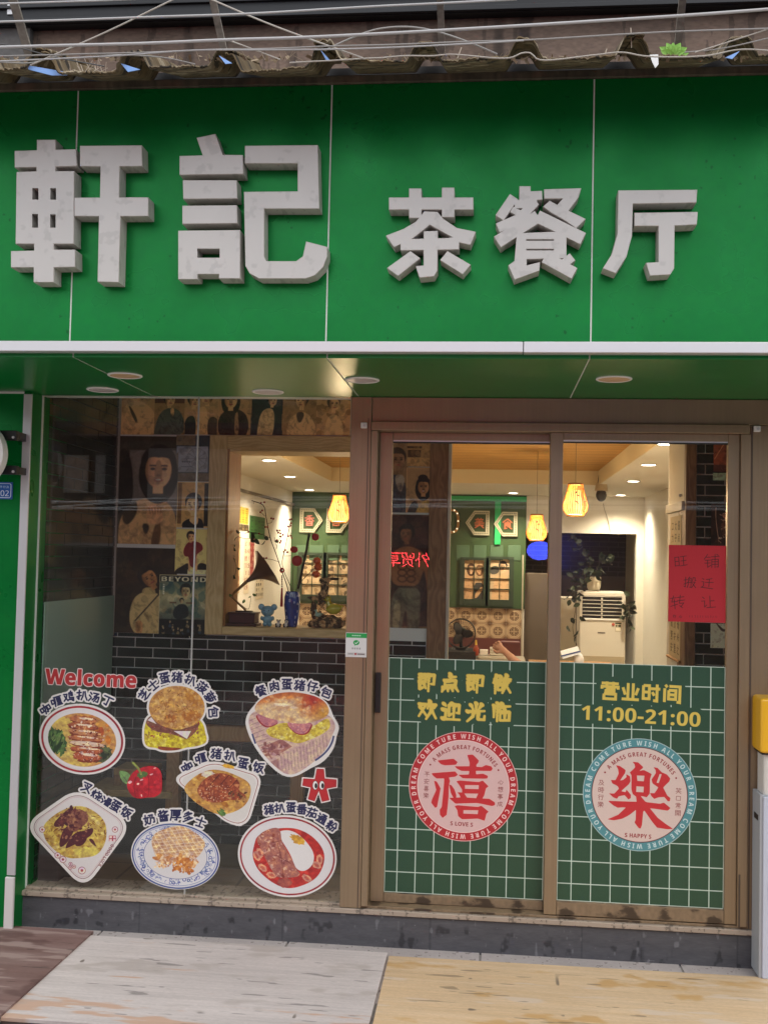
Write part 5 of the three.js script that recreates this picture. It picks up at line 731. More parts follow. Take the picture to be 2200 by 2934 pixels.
// ------------------------------------------------------------------ white box with a yellow cap beside the doors
{
  const zf = 0.172, xl = 1.128, g = thing('capped_cabinet', 'tall white cabinet with a yellow cap standing beside the sliding doors', 'cabinet', vec(1.3, -0.082, 0.1));
  const yT = W(2175, 2158, zf).y, yTop = W(2175, 2000, zf).y, yS = W(2172, 2278, zf).y, grey = std([0.36, 0.38, 0.4], 0.5), face = std([0.5, 0.54, 0.64], 0.42), cream = std([0.62, 0.6, 0.56], 0.5), yel = phys([0.78, 0.42, 0.01], 0.4, { clearcoat: 0.3 });
  part('sheath', bx(xl, -0.082, 0.04, 1.6, yS, zf - 0.004, 0.002), grey, g); part('front_panel', bx(xl + 0.012, -0.082, zf - 0.0035, 1.6, yS - 0.005, zf + 0.006, 0.004), face, g);
  part('body', bx(xl + 0.016, yS - 0.03, 0.045, 1.58, yT + 0.02, zf - 0.012, 0.012), cream, g);
  part('cap', bx(xl - 0.004, yT, 0.03, 1.62, yTop, zf + 0.012, 0.014), yel, g); part('cap_lip', bx(xl + 0.004, yT - 0.006, 0.036, 1.61, yT - 0.0005, zf + 0.004, 0.002), M.blackMatte, g);
  part('vent_slot', bx(xl - 0.0015, W(2165, 2356, zf).y, 0.075, xl + 0.002, W(2165, 2340, zf).y, 0.14), M.black, g);
  const s = W(2199, 2550, zf); part('print', new THREE.PlaneGeometry(0.1, 0.08).translate(s.x + 0.048, s.y, zf + 0.0068), print(canvasTex(160, 128, (c) => { c.fillStyle = '#b9c0d2'; c.fillRect(0, 0, 160, 128); c.fillStyle = '#23252c'; c.font = 'bold 92px sans-serif'; c.fillText('S', 4, 98); })), g);
}
// ------------------------------------------------------------------ inside: shell
const ZP = -1.03, ZPB = -1.3, YC = 2.34, ZB = -7.3, XWL = -2.27, XWR = 1.68, YF = 0.03, YB = 2.78; M.backing = std([0.74, 0.74, 0.7], 0.8);
M.paint = std(null, 0.75); M.paint.map = tex(256, (u, v) => { const q = 218 + 8 * (fbm(u, v, 401, 6, 6) - 0.5) + 5 * (fbm(u, v, 403, 60, 60, 2) - 0.5); return [q, q - 6, q - 18]; }, 0.5);
M.ceil = std([0.66, 0.62, 0.54], 0.85); M.dark = std([0.03, 0.028, 0.026], 0.8);
M.floor = std(null, 0.4); M.floor.map = tex(512, (u, v) => { const e = Math.min(Math.abs(((u * 4) % 1) - 0.5), Math.abs(((v * 4) % 1) - 0.5)) > 9 ? 0 : 0, a = fbm(u, v, 405, 6, 6), b = fbm(u, v, 407, 50, 50, 3), ga = Math.min((u * 4) % 1, (v * 4) % 1) < 0.02 ? 0.7 : 1, q = (0.9 + 0.2 * (a - 0.5) + 0.14 * (b - 0.5)) * ga; return [138 * q + e, 120 * q, 92 * q]; }, 0.42);
const woodTex = (seed, lo, hi, swap) => tex(512, (a, b) => { const u = swap ? b : a, v = swap ? a : b, w = fbm(u, v, seed, 5, 2, 3), ring = 0.5 + 0.5 * Math.sin((u * 16 + w * 7) * 6.283), f = fbm(u, v, seed + 3, 160, 6, 3), p = fbm(u, v, seed + 5, 8, 8); let c = mix3(lo, hi, cl(0.3 + 0.45 * ring + 0.5 * (f - 0.5) + 0.4 * (p - 0.5))); return c; }, 2.2);
M.oakV = std(null, 0.6, { map: woodTex(411, [184, 156, 104], [222, 200, 148], false) }); M.oakH = std(null, 0.6, { map: woodTex(417, [184, 156, 104], [222, 200, 148], true) });
M.postV = std(null, 0.6, { map: woodTex(423, [112, 82, 54], [158, 124, 88], false) }); M.brownV = std(null, 0.5, { map: woodTex(429, [126, 84, 34], [168, 120, 58], false) });
const floorM = struct('floor', bx(-2.7, -0.3, -9.9, 2.2, YF, -0.221), M.floor); void floorM;
// ceiling with a raised tray
const TX0 = -1.55, TX1 = 1.0, TZ0 = -5.42, TZ1 = -1.75, YT = 2.47;
struct('ceiling', merge([bx(-2.7, YC, TZ1, 2.2, YT - 0.001, ZPB + 0.04), bx(-2.7, YC, -9.9, 2.2, YT - 0.001, TZ0), bx(-2.7, YC, TZ0, TX0, YT - 0.001, TZ1), bx(TX1, YC, TZ0, 2.2, YT - 0.001, TZ1)]), M.ceil);
M.bamboo = std(null, 0.7, { map: tex(512, (u, v) => { const s = Math.floor(v * 26), k = hash(s, 3, 5), f = fbm(u, v, 431, 5, 130, 3), e = (v * 26) % 1 < 0.1 ? 0.72 : 1, q = (0.86 + 0.16 * k + 0.2 * (f - 0.5)) * e; return [196 * q, 148 * q, 74 * q]; }, 1.1) });
struct('tray_ceiling', bx(TX0 - 0.12, YT, TZ0 - 0.12, TX1 + 0.12, YT + 0.05, TZ1 + 0.12), M.bamboo);
struct('bay_ceiling', bx(-2.7, YB, ZPB + 0.041, 2.2, YB + 0.1, -0.002), M.backing);
struct('bulkhead', bx(-3.2, 2.338, -0.068, 2.4, YB + 0.1, -0.0085), M.backing);
M.lip = std([0.62, 0.52, 0.32], 0.8);
for (const b of [[TX0 + 0.012, YC - 0.002, TZ0 + 0.0005, TX1 - 0.012, YT - 0.0005, TZ0 + 0.011], [TX0 + 0.012, YC - 0.002, TZ1 - 0.011, TX1 - 0.012, YT - 0.0005, TZ1 - 0.0005], [TX0 + 0.0005, YC - 0.002, TZ0 + 0.0005, TX0 + 0.011, YT - 0.0005, TZ1 - 0.0005], [TX1 - 0.011, YC - 0.002, TZ0 + 0.0005, TX1 - 0.0005, YT - 0.0005, TZ1 - 0.0005]]) struct('tray_lip', bx(...b), M.lip);
struct('wall_left', bx(-2.7, -0.3, -9.9, XWL, YC, ZPB + 0.002), M.paint);
struct('wall_right', bx(XWR, -0.3, -9.9, 2.2, YC, -1.6), M.paint);
struct('roof_slab', bx(-2.9, YT + 0.051, -10.1, 2.4, YT + 0.2, ZPB + 0.0405), M.dark);
M.greenWall = std([0.04, 0.075, 0.028], 0.42); M.greenBright = std([0.02, 0.36, 0.11], 0.45); M.maroon = std([0.12, 0.03, 0.025], 0.6);
const XD0 = 0.345, XD1 = 1.6, YD = 1.93;
const back = struct('back_wall', merge([bx(XWL, -0.3, ZB - 0.15, 0.38, YC, ZB), bx(0.38, YD, ZB - 0.15, XWR, YC, ZB), bx(XD1, -0.3, ZB - 0.15, XWR, YD, ZB)]), M.paint);
part('green_panelling', bx(XWL, 1.07, ZB + 0.0005, 0.385, YC - 0.002, ZB + 0.012), M.greenWall, back);
part('wainscot', bx(XWL, 0.031, ZB + 0.0005, 0.36, 0.735, ZB + 0.012), M.maroon, back);
part('beam', bx(-1.1, 2.268, ZB + 0.0125, 0.385, 2.322, ZB + 0.045), M.greenBright, back); { const a = W(1417, 1500, ZB + 0.05), b = W(1433, 1560, ZB + 0.05); part('bright_post', bx(a.x, b.y, ZB + 0.0125, b.x, 2.267, ZB + 0.04), M.greenBright, back); }
for (const [a, b] of [[850, 880], [888, 926], [940, 972], [980, 1008], [1308, 1343], [1357, 1392], [1404, 1440], [1455, 1490]]) { const p = W(a, 1562, ZB), q = W(b, 1606, ZB); part('reflection_block', bx(p.x, q.y, ZB + 0.0125, q.x, p.y, ZB + 0.02, 0.002), std([0.07, 0.125, 0.07], 0.5), back); }  // pale green blocks, coloured to stand in for reflections in glass
part('moulding', bx(0.39, 2.24, ZB + 0.001, XWR, 2.248, ZB + 0.006), M.ceil, back);
// patterned tiles under the green panelling
M.tilePat = std(null, 0.4, { map: canvasTex(128, 128, (c) => { c.fillStyle = '#9c7f62'; c.fillRect(0, 0, 128, 128); c.strokeStyle = '#cdb594'; c.lineWidth = 5; for (const [r, n] of [[58, 8], [46, 8]]) { c.beginPath(); for (let i = 0; i <= n; i++) c.lineTo(64 + r * Math.cos((i + 0.5) * 0.785), 64 + r * Math.sin((i + 0.5) * 0.785)); c.stroke(); } c.fillStyle = '#5e4230'; c.beginPath(); c.arc(64, 64, 36, 0, 7); c.fill(); c.strokeStyle = '#c7ac88'; c.lineWidth = 4; c.beginPath(); c.moveTo(64, 24); c.lineTo(64, 104); c.moveTo(24, 64); c.lineTo(104, 64); c.stroke(); c.lineWidth = 3; for (const a of [0.785, 2.356, 3.93, 5.5]) { c.beginPath(); c.arc(64 + 20 * Math.cos(a), 64 + 20 * Math.sin(a), 10, 0, 7); c.stroke(); } c.fillStyle = '#684a36'; for (const [x, y] of [[0, 0], [128, 0], [0, 128], [128, 128]]) { c.beginPath(); c.moveTo(x - 24, y); c.lineTo(x, y - 24); c.lineTo(x + 24, y); c.lineTo(x, y + 24); c.fill(); } }) });
{ const g0 = new THREE.BoxGeometry(0.178, 0.166, 0.006); for (let r = 0; r < 2; r++) for (let i = 0; i < 14; i++) { const x = 0.27 - i * 0.18, y = 0.985 - r * 0.168; part('tile', g0.clone().translate(x, y, ZB + 0.0036), M.tilePat, back); } }
// room behind the doorway: dark brick over grey plaster
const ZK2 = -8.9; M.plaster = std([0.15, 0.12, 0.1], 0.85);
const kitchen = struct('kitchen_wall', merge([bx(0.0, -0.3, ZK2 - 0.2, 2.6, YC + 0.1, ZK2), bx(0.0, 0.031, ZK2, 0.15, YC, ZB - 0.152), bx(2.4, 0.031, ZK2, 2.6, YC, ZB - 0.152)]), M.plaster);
{
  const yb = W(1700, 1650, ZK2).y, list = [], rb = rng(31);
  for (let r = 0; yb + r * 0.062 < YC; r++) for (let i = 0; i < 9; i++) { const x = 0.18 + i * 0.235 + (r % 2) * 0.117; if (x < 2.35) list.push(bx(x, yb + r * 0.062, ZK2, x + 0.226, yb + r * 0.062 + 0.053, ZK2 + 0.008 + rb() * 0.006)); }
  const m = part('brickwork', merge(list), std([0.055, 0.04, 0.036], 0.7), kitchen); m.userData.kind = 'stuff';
}

// ------------------------------------------------------------------ lamps in the room
const warm = [1, 0.86, 0.62], down = glow([1, 0.93, 0.8], 24);
{
  const proto = thing('ceiling_downlight', 'x', 'downlight', vec(0, YC, 0), 'downlights in the dining room ceiling');
  part('rim', lathe([[0.056, 0.0], [0.062, -0.004], [0.058, -0.007], [0.05, -0.004], [0.048, 0.001]], vec(0, YC, 0), 28), M.white, proto);
  part('lens', new THREE.CylinderGeometry(0.048, 0.048, 0.003, 28).translate(0, YC - 0.003, 0), down, proto);
  const list = [[-1.7, -3.25, 'nearest downlight over the white wall seen through the wooden opening'], [-1.85, -4.91, 'middle downlight of the three seen through the wooden opening'], [-2.0, -6.85, 'farthest downlight of the three seen through the wooden opening'], [0.224, -6.85, 'single downlight before the bright green post'], [1.042, -1.79, 'downlight touching the top rail of the front door'], [1.141, -3.22, 'second downlight along the white side wall seen through the front door'], [1.243, -4.87, 'third downlight along the white side wall seen through the front door'], [1.375, -6.92, 'downlight nearest the white header over the dark doorway']];
  list.forEach(([x, z, label], i) => {
    const o = i ? proto.clone() : proto; if (i) { o.name = numbered('ceiling_downlight'); scene.add(o); }
    o.position.set(x, YC, z); o.userData = { ...proto.userData, label };
    const l = new THREE.SpotLight(new THREE.Color(1, 0.84, 0.6), 13, 0, 1.2, 1, 2); l.position.set(x, YC - 0.02, z); l.target.position.set(x, 0, z); l.castShadow = true; l.shadow.radius = 2.4; l.name = 'downlight_beam'; scene.add(l, l.target);
  });
}
// bamboo pendant lanterns
{
  const c = vec(0, 0, 0), H = 0.206, g = thing('pendant_lantern', 'x', 'pendant lamp', c, 'bamboo pendant lanterns'), prof = [[0.046, H], [0.05, H - 0.03], [0.066, 0.115], [0.078, 0.075], [0.074, 0.04], [0.05, 0.004]];
  const amber = phys([0.72, 0.34, 0.04], 0.5, { transmission: 0.35, thickness: 0 }), ribs = [];
  for (let i = 0; i < 30; i++) { const a = (i / 30) * 6.2832; ribs.push(tube(prof.map(([r, y]) => vec(r * Math.cos(a), y, r * Math.sin(a))), 0.0022, 14, 5)); }
  part('rib_cage', merge(ribs), amber, g);
  part('top_ring', new THREE.CylinderGeometry(0.049, 0.05, 0.012, 28).translate(0, H, 0), M.brownV, g); part('base_ring', new THREE.TorusGeometry(0.05, 0.005, 8, 28).rotateX(Math.PI / 2).translate(0, 0.004, 0), std([0.4, 0.2, 0.04], 0.6), g);
  part('paper_shade', new THREE.CylinderGeometry(0.034, 0.045, 0.155, 24, 1, true).translate(0, 0.09, 0), glow([1, 0.6, 0.18], 1.5, { side: THREE.DoubleSide }), g);
  part('bulb', new THREE.SphereGeometry(0.03, 16, 12).scale(0.8, 1.5, 0.8).translate(0, 0.08, 0), glow([1, 0.8, 0.45], 12), g);
  const mats = std([0.05, 0.03, 0.02], 0.7), rb = rng(77);
  for (let i = 0; i < 7; i++) { const a = 0.6 + rb() * 2, y = 0.08 + rb() * 0.1; part('painted_leaf', new THREE.SphereGeometry(0.008, 8, 6).scale(1, 0.5, 0.3).rotateZ(rb() * 3).translate(0.072 * Math.cos(a), y, 0.072 * Math.sin(a)), mats, g); }
  part('cord', rod(vec(0, H, 0), vec(0, 0.62, 0), 0.002, 6), std([0.2, 0.16, 0.12], 0.7), g);
  [[971, 1499, -3.0, 'bamboo pendant lantern seen through the wooden display opening'], [1536, 1551, -3.6, 'bamboo pendant lantern seen through the rear door above the blue glow'], [1647, 1480, -2.07, 'brightest bamboo pendant lantern seen through the front door']].forEach(([px, py, z, label], i) => {
    const o = i ? g.clone() : g; if (i) { o.name = numbered('pendant_lantern'); scene.add(o); }
    const p = W(px, py, z); o.position.copy(p); o.userData = { ...g.userData, label };
    const cord = o.children.find((q) => q.name === 'cord'); cord.scale.y = (YT - p.y - H) / (0.62 - H); cord.position.y = H - H * cord.scale.y;
    const l = new THREE.PointLight(new THREE.Color(1, 0.72, 0.42), 1.2); l.position.set(p.x, p.y + 0.08, p.z); l.castShadow = true; l.shadow.radius = 2; l.name = 'lantern_light'; scene.add(l);
  });
}
// ------------------------------------------------------------------ partition between window bay and dining room
const PX1 = W(1285, 1300, ZP).x, OX0 = -1.466, OX1 = W(1046, 1500, ZP).x, OY0 = W(760, 1798, ZP).y, OY1 = W(800, 1287, ZP).y;
const partition = struct('partition_wall', merge([bx(-2.27, 0.031, ZPB, OX0 - 0.002, YB, ZP), bx(OX1 + 0.002, 0.031, ZPB, PX1 - 0.101, YB, ZP), bx(OX0 - 0.002, 0.031, ZPB, OX1 + 0.002, OY0 - 0.03, ZP), bx(OX0 - 0.002, OY1 + 0.03, ZPB, OX1 + 0.002, YB, ZP)]), M.backing);
M.tiles = [[0.016, 0.022, 0.02], [0.012, 0.017, 0.016], [0.022, 0.028, 0.026]].map((c) => phys(c, 0.22, { clearcoat: 0.5, clearcoatRoughness: 0.1 }));
const TP = 0.2055, TH = W(480, 1828, ZP).y - W(480, 1857, ZP).y, tx0 = W(389, 1842, ZP).x, ty0 = W(480, 1828, ZP).y;
function tileRows(parent, x0, x1, y0, y1, z, skip = () => false, seed = 1) {
  const rb = rng(seed);
  for (let r = -Math.ceil((y1 - ty0) / TH); ty0 - r * TH > y0; r++) {
    const yt = Math.min(y1, ty0 - r * TH - 0.0028), yb = Math.max(y0, ty0 - (r + 1) * TH + 0.0028), off = Math.abs(r % 2) ? TP / 2 : 0; if (yt - yb < 0.008) continue;
    for (let k = Math.floor((x0 - tx0 - off) / TP); tx0 + off + k * TP < x1; k++) {
      const a = Math.max(x0, tx0 + off + k * TP + 0.0028), b = Math.min(x1, tx0 + off + (k + 1) * TP - 0.0028); if (b - a < 0.012 || skip((a + b) / 2, (yt + yb) / 2)) continue;
      part('tile', bx(a, yb, z, b, yt, z + 0.006 + rb() * 0.0012), M.tiles[(rb() * 3) | 0], parent);
    }
  }
}
tileRows(partition, -2.098, PX1 - 0.104, 0.032, ty0 + 0.022, ZP, undefined, 3);
// left side wall of the bay, tiled, with a pale green board
const bay = struct('bay_side_wall', bx(-2.7, -0.1, ZPB, -2.1, YB, -0.075), std([0.16, 0.16, 0.15], 0.8));
{ const rb = rng(8); for (let r = 0; r < 50; r++) { const yt = 2.76 - r * TH; if (yt < 0.09) break; for (let k = 0; k < 6; k++) { const a = Math.max(ZP + 0.008, -1.03 + (k - (r % 2) * 0.5) * TP + 0.002), b = Math.min(-0.08, -1.03 + (k + 1 - (r % 2) * 0.5) * TP - 0.002); if (b - a > 0.012) part('tile', bx(-2.1, yt - TH + 0.004, a, -2.0935 + rb() * 0.001, yt, b), M.tiles[(rb() * 3) | 0], bay); } } }
solo('frosted_board', 'pale green translucent board standing against the tiled side wall of the window bay', 'board', bx(-2.092, 0.74, ZP + 0.012, -2.084, W(318, 1705, ZP).y, -0.085, 0.002), phys([0.3, 0.42, 0.35], 0.25, { clearcoat: 0.4 }));
solo('corner_trim', 'thin pale trim strip down the inner corner of the window bay', 'trim', bx(-2.098, 1.15, ZP + 0.001, -2.083, YB - 0.002, ZP + 0.012), std([0.4, 0.38, 0.34], 0.6));
// wooden opening frame
{
  const g = thing('display_frame', 'pale oak frame of the display opening in the partition', 'window frame', vec(-1.1, OY0 - 0.06, ZP)), fx = W(597, 1500, ZP).x, fy = W(800, 1249, ZP).y, by = W(760, 1822, ZP).y, z1 = ZP + 0.016;
  part('jamb', bx(fx, by, ZP + 0.0008, OX0, fy, z1, 0.003), M.oakV, g); part('jamb', bx(OX1, by, ZP + 0.0008, OX1 + 0.075, fy, z1, 0.003), M.oakV, g);
  part('head', bx(OX0 + 0.0006, OY1, ZP + 0.0008, OX1 - 0.0006, fy, z1 - 0.001, 0.003), M.oakH, g); part('sill', bx(OX0 + 0.0006, by, ZP + 0.0008, OX1 - 0.0006, OY0 - 0.0006, z1 - 0.001, 0.003), M.oakH, g);
  part('lining', bx(OX0 - 0.001, OY0 + 0.001, ZPB - 0.01, OX0 + 0.012, OY1 - 0.001, ZP - 0.0004), M.brownV, g); part('lining', bx(OX1 - 0.012, OY0 + 0.001, ZPB - 0.01, OX1 + 0.001, OY1 - 0.001, ZP - 0.0004), M.brownV, g);
  part('lining', bx(OX0 + 0.0125, OY1 - 0.012, ZPB - 0.01, OX1 - 0.0125, OY1 + 0.001, ZP - 0.0004), M.oakH, g); part('shelf', bx(OX0 + 0.0125, OY0 - 0.02, ZPB - 0.02, OX1 - 0.0125, OY0, ZP - 0.0004), M.oakH, g);
}
solo('timber_post', 'brown grained timber post at the end of the poster partition', 'post', bx(PX1 - 0.1, 0.031, ZPB - 0.005, PX1, YB, ZP + 0.02, 0.003), M.postV);
solo('edge_strip', 'bright pale metal edge strip beside the grained timber post', 'trim', bx(PX1 + 0.001, 0.031, ZP - 0.03, PX1 + 0.018, YB, ZP + 0.015, 0.002), std([0.6, 0.56, 0.44], 0.5));
// far partition beyond the front door: post, tiles, side return
const QX0 = W(1963, 1300, ZP).x, QX1 = W(1993, 1300, ZP).x;
solo('timber_post', 'timber post between the white return wall and the black tiles', 'post', bx(QX0, 0.031, ZP - 0.2, QX1, YB, ZP + 0.02, 0.003), M.postV);
const side = struct('tiled_end_wall', bx(QX1 + 0.001, 0.031, -1.6, 2.2, YB, ZP), M.backing);
tileRows(side, QX1 + 0.004, 1.62, 0.032, 2.62, ZP, undefined, 5);
struct('return_wall', bx(QX0 + 0.004, 0.031, -1.6, QX1, YB, ZP - 0.201), M.paint);
struct('aisle_header', bx(PX1 + 0.02, YC + 0.001, ZPB + 0.001, QX0 - 0.001, YB, ZPB + 0.0405), M.paint);
struct('bay_end_wall', bx(1.42, 0.031, ZP + 0.012, 2.2, YB, -0.075), M.paint);

// ------------------------------------------------------------------ prints on the walls
function face(c, x, y, r, o) { // a printed head: o = { skin, hair, turn, long, up, cap }
  const s = o.skin, d = o.dark || '#2a211a'; c.save(); c.translate(x, y); c.rotate(o.tilt || 0);
  c.fillStyle = o.hair; if (o.long) { c.beginPath(); c.ellipse(0, r * 0.35, r * 1.12, r * 1.6, 0, 0, 7); c.fill(); } c.beginPath(); c.ellipse(0, -r * 0.28, r * 1.02, r * 1.08, 0, 0, 7); c.fill(); if (o.up) { c.beginPath(); c.ellipse(-r * 0.1, -r * 1.15, r * 0.66, r * 0.5, 0, 0, 7); c.fill(); }
  c.fillStyle = s; c.fillRect(-r * 0.3, r * 0.6, r * 0.6, r * 0.8); { const q = c.createLinearGradient(-r, 0, r, 0); q.addColorStop(o.turn < 0 ? 1 : 0, 'rgba(70,42,22,0.75)'); q.addColorStop(0.5, 'rgba(120,80,50,0)'); c.fillRect(-r * 0.3, r * 0.6, r * 0.6, r * 0.8); c.fillStyle = s; c.beginPath(); c.ellipse(o.turn * r * 0.1, r * 0.08, r * 0.76, r * 1.02, 0, 0, 7); c.fill(); c.fillStyle = q; } c.beginPath(); c.ellipse(o.turn * r * 0.1, r * 0.08, r * 0.76, r * 1.02, 0, 0, 7); c.fill();
  c.fillStyle = o.hair; c.beginPath(); c.moveTo(-r * 0.95, -r * 0.1); c.quadraticCurveTo(-r * 0.7, -r * 0.8, o.turn * r * 0.2, -r * 0.62); c.quadraticCurveTo(r * 0.7, -r * 0.75, r * 0.95, -r * 0.1); c.quadraticCurveTo(r * 0.9, -r * 1.35, 0, -r * 1.35); c.quadraticCurveTo(-r * 0.9, -r * 1.3, -r * 0.95, -r * 0.1); c.fill();
  c.fillStyle = o.shade || 'rgba(60,40,26,0.35)'; c.beginPath(); c.ellipse(-o.turn * r * 0.55, r * 0.2, r * 0.22, r * 0.7, 0, 0, 7); c.fill();
  const t = o.turn * r * 0.16; c.fillStyle = d; for (const q of [-1, 1]) { c.beginPath(); c.ellipse(q * r * 0.33 + t, r * 0.02, r * 0.14, r * 0.075, 0, 0, 7); c.fill(); c.fillRect(q * r * 0.33 + t - r * 0.18, -r * 0.2, r * 0.36, r * 0.07); }
  c.fillStyle = o.shade || 'rgba(60,40,26,0.45)'; c.beginPath(); c.ellipse(t * 1.4, r * 0.38, r * 0.14, r * 0.07, 0, 0, 7); c.fill(); c.fillStyle = o.lip || '#8a4a3c'; c.beginPath(); c.ellipse(t, r * 0.64, r * 0.26, r * 0.09, 0, 0, 7); c.fill(); if (o.smile) { c.fillStyle = '#e8dcc4'; c.beginPath(); c.ellipse(t, r * 0.62, r * 0.18, r * 0.045, 0, 0, 7); c.fill(); }
  c.restore();
}
const folds = (c, r, x0, y0, x1, y1, n, k) => { c.strokeStyle = k; c.globalAlpha = 0.4; for (let i = 0; i < n; i++) { const x = mix(x0, x1, r()), y = mix(y0, y1, r()); c.lineWidth = 2 + r() * 9; c.beginPath(); c.moveTo(x, y); c.quadraticCurveTo(x + (r() - 0.5) * 40, y + 20 * r(), x + (r() - 0.3) * 50, y + 40 * r()); c.stroke(); } c.globalAlpha = 1; };
const mottle = (c, w, h, r, n, cols, s) => { for (let i = 0; i < n; i++) blob(c, r() * w, r() * h, s * (0.4 + r()), s * (0.3 + r()), r() * 3, cols[(r() * cols.length) | 0], 0.4, r, 14); };
const body = (c, pts, k, w, h) => { smoothPoly(c, pts.map(([x, y]) => [x * w, y * h])); c.fillStyle = k; c.fill(); };
let pseed = 500;
function poster(name, label, x0, y0, x1, y1, z, draw, group, thickness = 0.0016) { // a flat sheet on a wall that faces the street, corners measured on the photograph
  const a = W(x0, y0, z), b = W(x1, y1, z), w = b.x - a.x, h = a.y - b.y, N = 300, cw = Math.round(w >= h ? N : (N * w) / h), chh = Math.round(w >= h ? (N * h) / w : N), sd = pseed++;
  const map = canvasTex(cw, chh, (c) => { const d = document.createElement('canvas'); d.width = cw; d.height = chh; draw(d.getContext('2d'), cw, chh, rng(sd)); c.drawImage(d, 0, 0); c.filter = 'blur(1.3px) brightness(1.3) contrast(1.1)'; c.drawImage(d, 0, 0); c.filter = 'none'; const q = rng(sd + 3); mottle(c, cw, chh, q, 60, ['rgba(40,28,16,0.10)', 'rgba(230,200,150,0.07)', 'rgba(30,20,12,0.12)'], 16); noiseOver(c, cw, chh, 30, sd); }), g = new THREE.PlaneGeometry(w, h, 4, 4), p = g.attributes.position, rb = rng(sd + 9);
  for (let i = 0; i < p.count; i++) p.setZ(i, rb() * 0.0016); g.computeVertexNormals(); g.translate((a.x + b.x) / 2, (a.y + b.y) / 2, z + thickness);
  return solo(name, label, 'poster', g, new THREE.MeshStandardMaterial({ map, roughness: 0.6 }), group);
}
const sep = { bg: '#a3835a', bg2: '#8d7049', skin: '#c49a6c', dk: '#33291f', dk2: '#4a3c2c', jean: '#4e5348', cream: '#b99a6a' };
const G1 = 'old portrait posters along the top of the partition', PZ = ZP + 0.0012;
poster('portrait_poster', 'sepia poster of a person in a pale jacket with a dark tie', 352, 1090, 442, 1246, PZ, (c, w, h, r) => { c.fillStyle = sep.bg; c.fillRect(0, 0, w, h); body(c, [[0, 0.55], [0.3, 0.36], [0.7, 0.4], [1.05, 0.6], [1.05, 1.1], [-0.05, 1.1]], sep.cream, w, h); body(c, [[0.2, 0.45], [0.3, 0.5], [0.5, 0.72], [0.46, 0.8], [0.3, 0.62]], sep.dk2, w, h); face(c, w * 0.45, h * 0.2, w * 0.3, { skin: sep.skin, hair: sep.dk, turn: -1 }); folds(c, r, 0, h * 0.6, w, h, 26, 'rgba(90,66,40,0.5)'); }, G1);
poster('portrait_poster', 'sepia poster of a person in a denim jacket, second along the top row', 443, 1090, 530, 1246, PZ, (c, w, h, r) => { c.fillStyle = sep.bg2; c.fillRect(0, 0, w, h); c.fillStyle = '#5d3626'; c.fillRect(0, h * 0.3, w, h * 0.12); body(c, [[0.02, 1], [0.15, 0.66], [0.35, 0.52], [0.7, 0.5], [0.95, 0.64], [1, 1.05], [0, 1.05]], sep.jean, w, h); body(c, [[0.5, 0.52], [0.68, 0.5], [0.62, 0.72]], sep.cream, w, h); face(c, w * 0.5, h * 0.34, w * 0.2, { skin: sep.skin, hair: sep.dk, turn: 1 }); folds(c, r, w * 0.1, h * 0.6, w, h, 40, 'rgba(30,32,28,0.6)'); }, G1);
poster('portrait_poster', 'sepia poster of two figures in black and white suits, third along the top row', 532, 1090, 622, 1246, PZ, (c, w, h, r) => { c.fillStyle = sep.bg; c.fillRect(0, 0, w, h); body(c, [[0, 0.7], [0.35, 0.62], [0.36, 1.1], [0, 1.1]], '#24241f', w, h); body(c, [[0.36, 0.55], [0.6, 0.45], [0.72, 0.6], [0.74, 1.1], [0.36, 1.1]], sep.cream, w, h); body(c, [[0.7, 0.66], [1.05, 0.68], [1.05, 1.1], [0.72, 1.1]], sep.dk2, w, h); face(c, w * 0.28, h * 0.36, w * 0.2, { skin: sep.skin, hair: sep.dk, turn: 1 }); face(c, w * 0.68, h * 0.3, w * 0.2, { skin: sep.skin, hair: sep.dk, turn: -1 }); folds(c, r, 0, h * 0.6, w, h, 20, 'rgba(60,46,30,0.5)'); }, G1);
poster('portrait_poster', 'sepia poster of a long haired woman in a dark quilted jacket', 624, 1090, 720, 1247, PZ, (c, w, h, r) => { c.fillStyle = sep.bg; c.fillRect(0, 0, w, h); body(c, [[0.02, 0.75], [0.2, 0.56], [0.5, 0.5], [0.85, 0.6], [0.95, 0.86], [0.8, 1.08], [0.1, 1.08]], '#3a2c24', w, h); body(c, [[0.52, 0.56], [0.62, 0.56], [0.66, 1.05], [0.52, 1.05]], '#8f7350', w, h); face(c, w * 0.4, h * 0.34, w * 0.24, { skin: sep.skin, hair: sep.dk, turn: 0, long: 1 }); folds(c, r, 0, h * 0.6, w * 0.9, h, 60, 'rgba(20,16,12,0.6)'); }, G1);
poster('portrait_poster', 'poster of a figure in a white shirt on a dark blue ground', 722, 1090, 809, 1247, PZ, (c, w, h, r) => { c.fillStyle = '#2c3230'; c.fillRect(0, 0, w, h); body(c, [[0.22, 0.86], [0.3, 0.6], [0.5, 0.5], [0.72, 0.52], [0.76, 0.78], [0.66, 1.1], [0.2, 1.1]], '#b8a072', w, h); face(c, w * 0.66, h * 0.36, w * 0.17, { skin: sep.skin, hair: '#1c1a18', turn: 1 }); folds(c, r, w * 0.2, h * 0.55, w * 0.7, h, 34, 'rgba(90,70,44,0.5)'); }, G1);
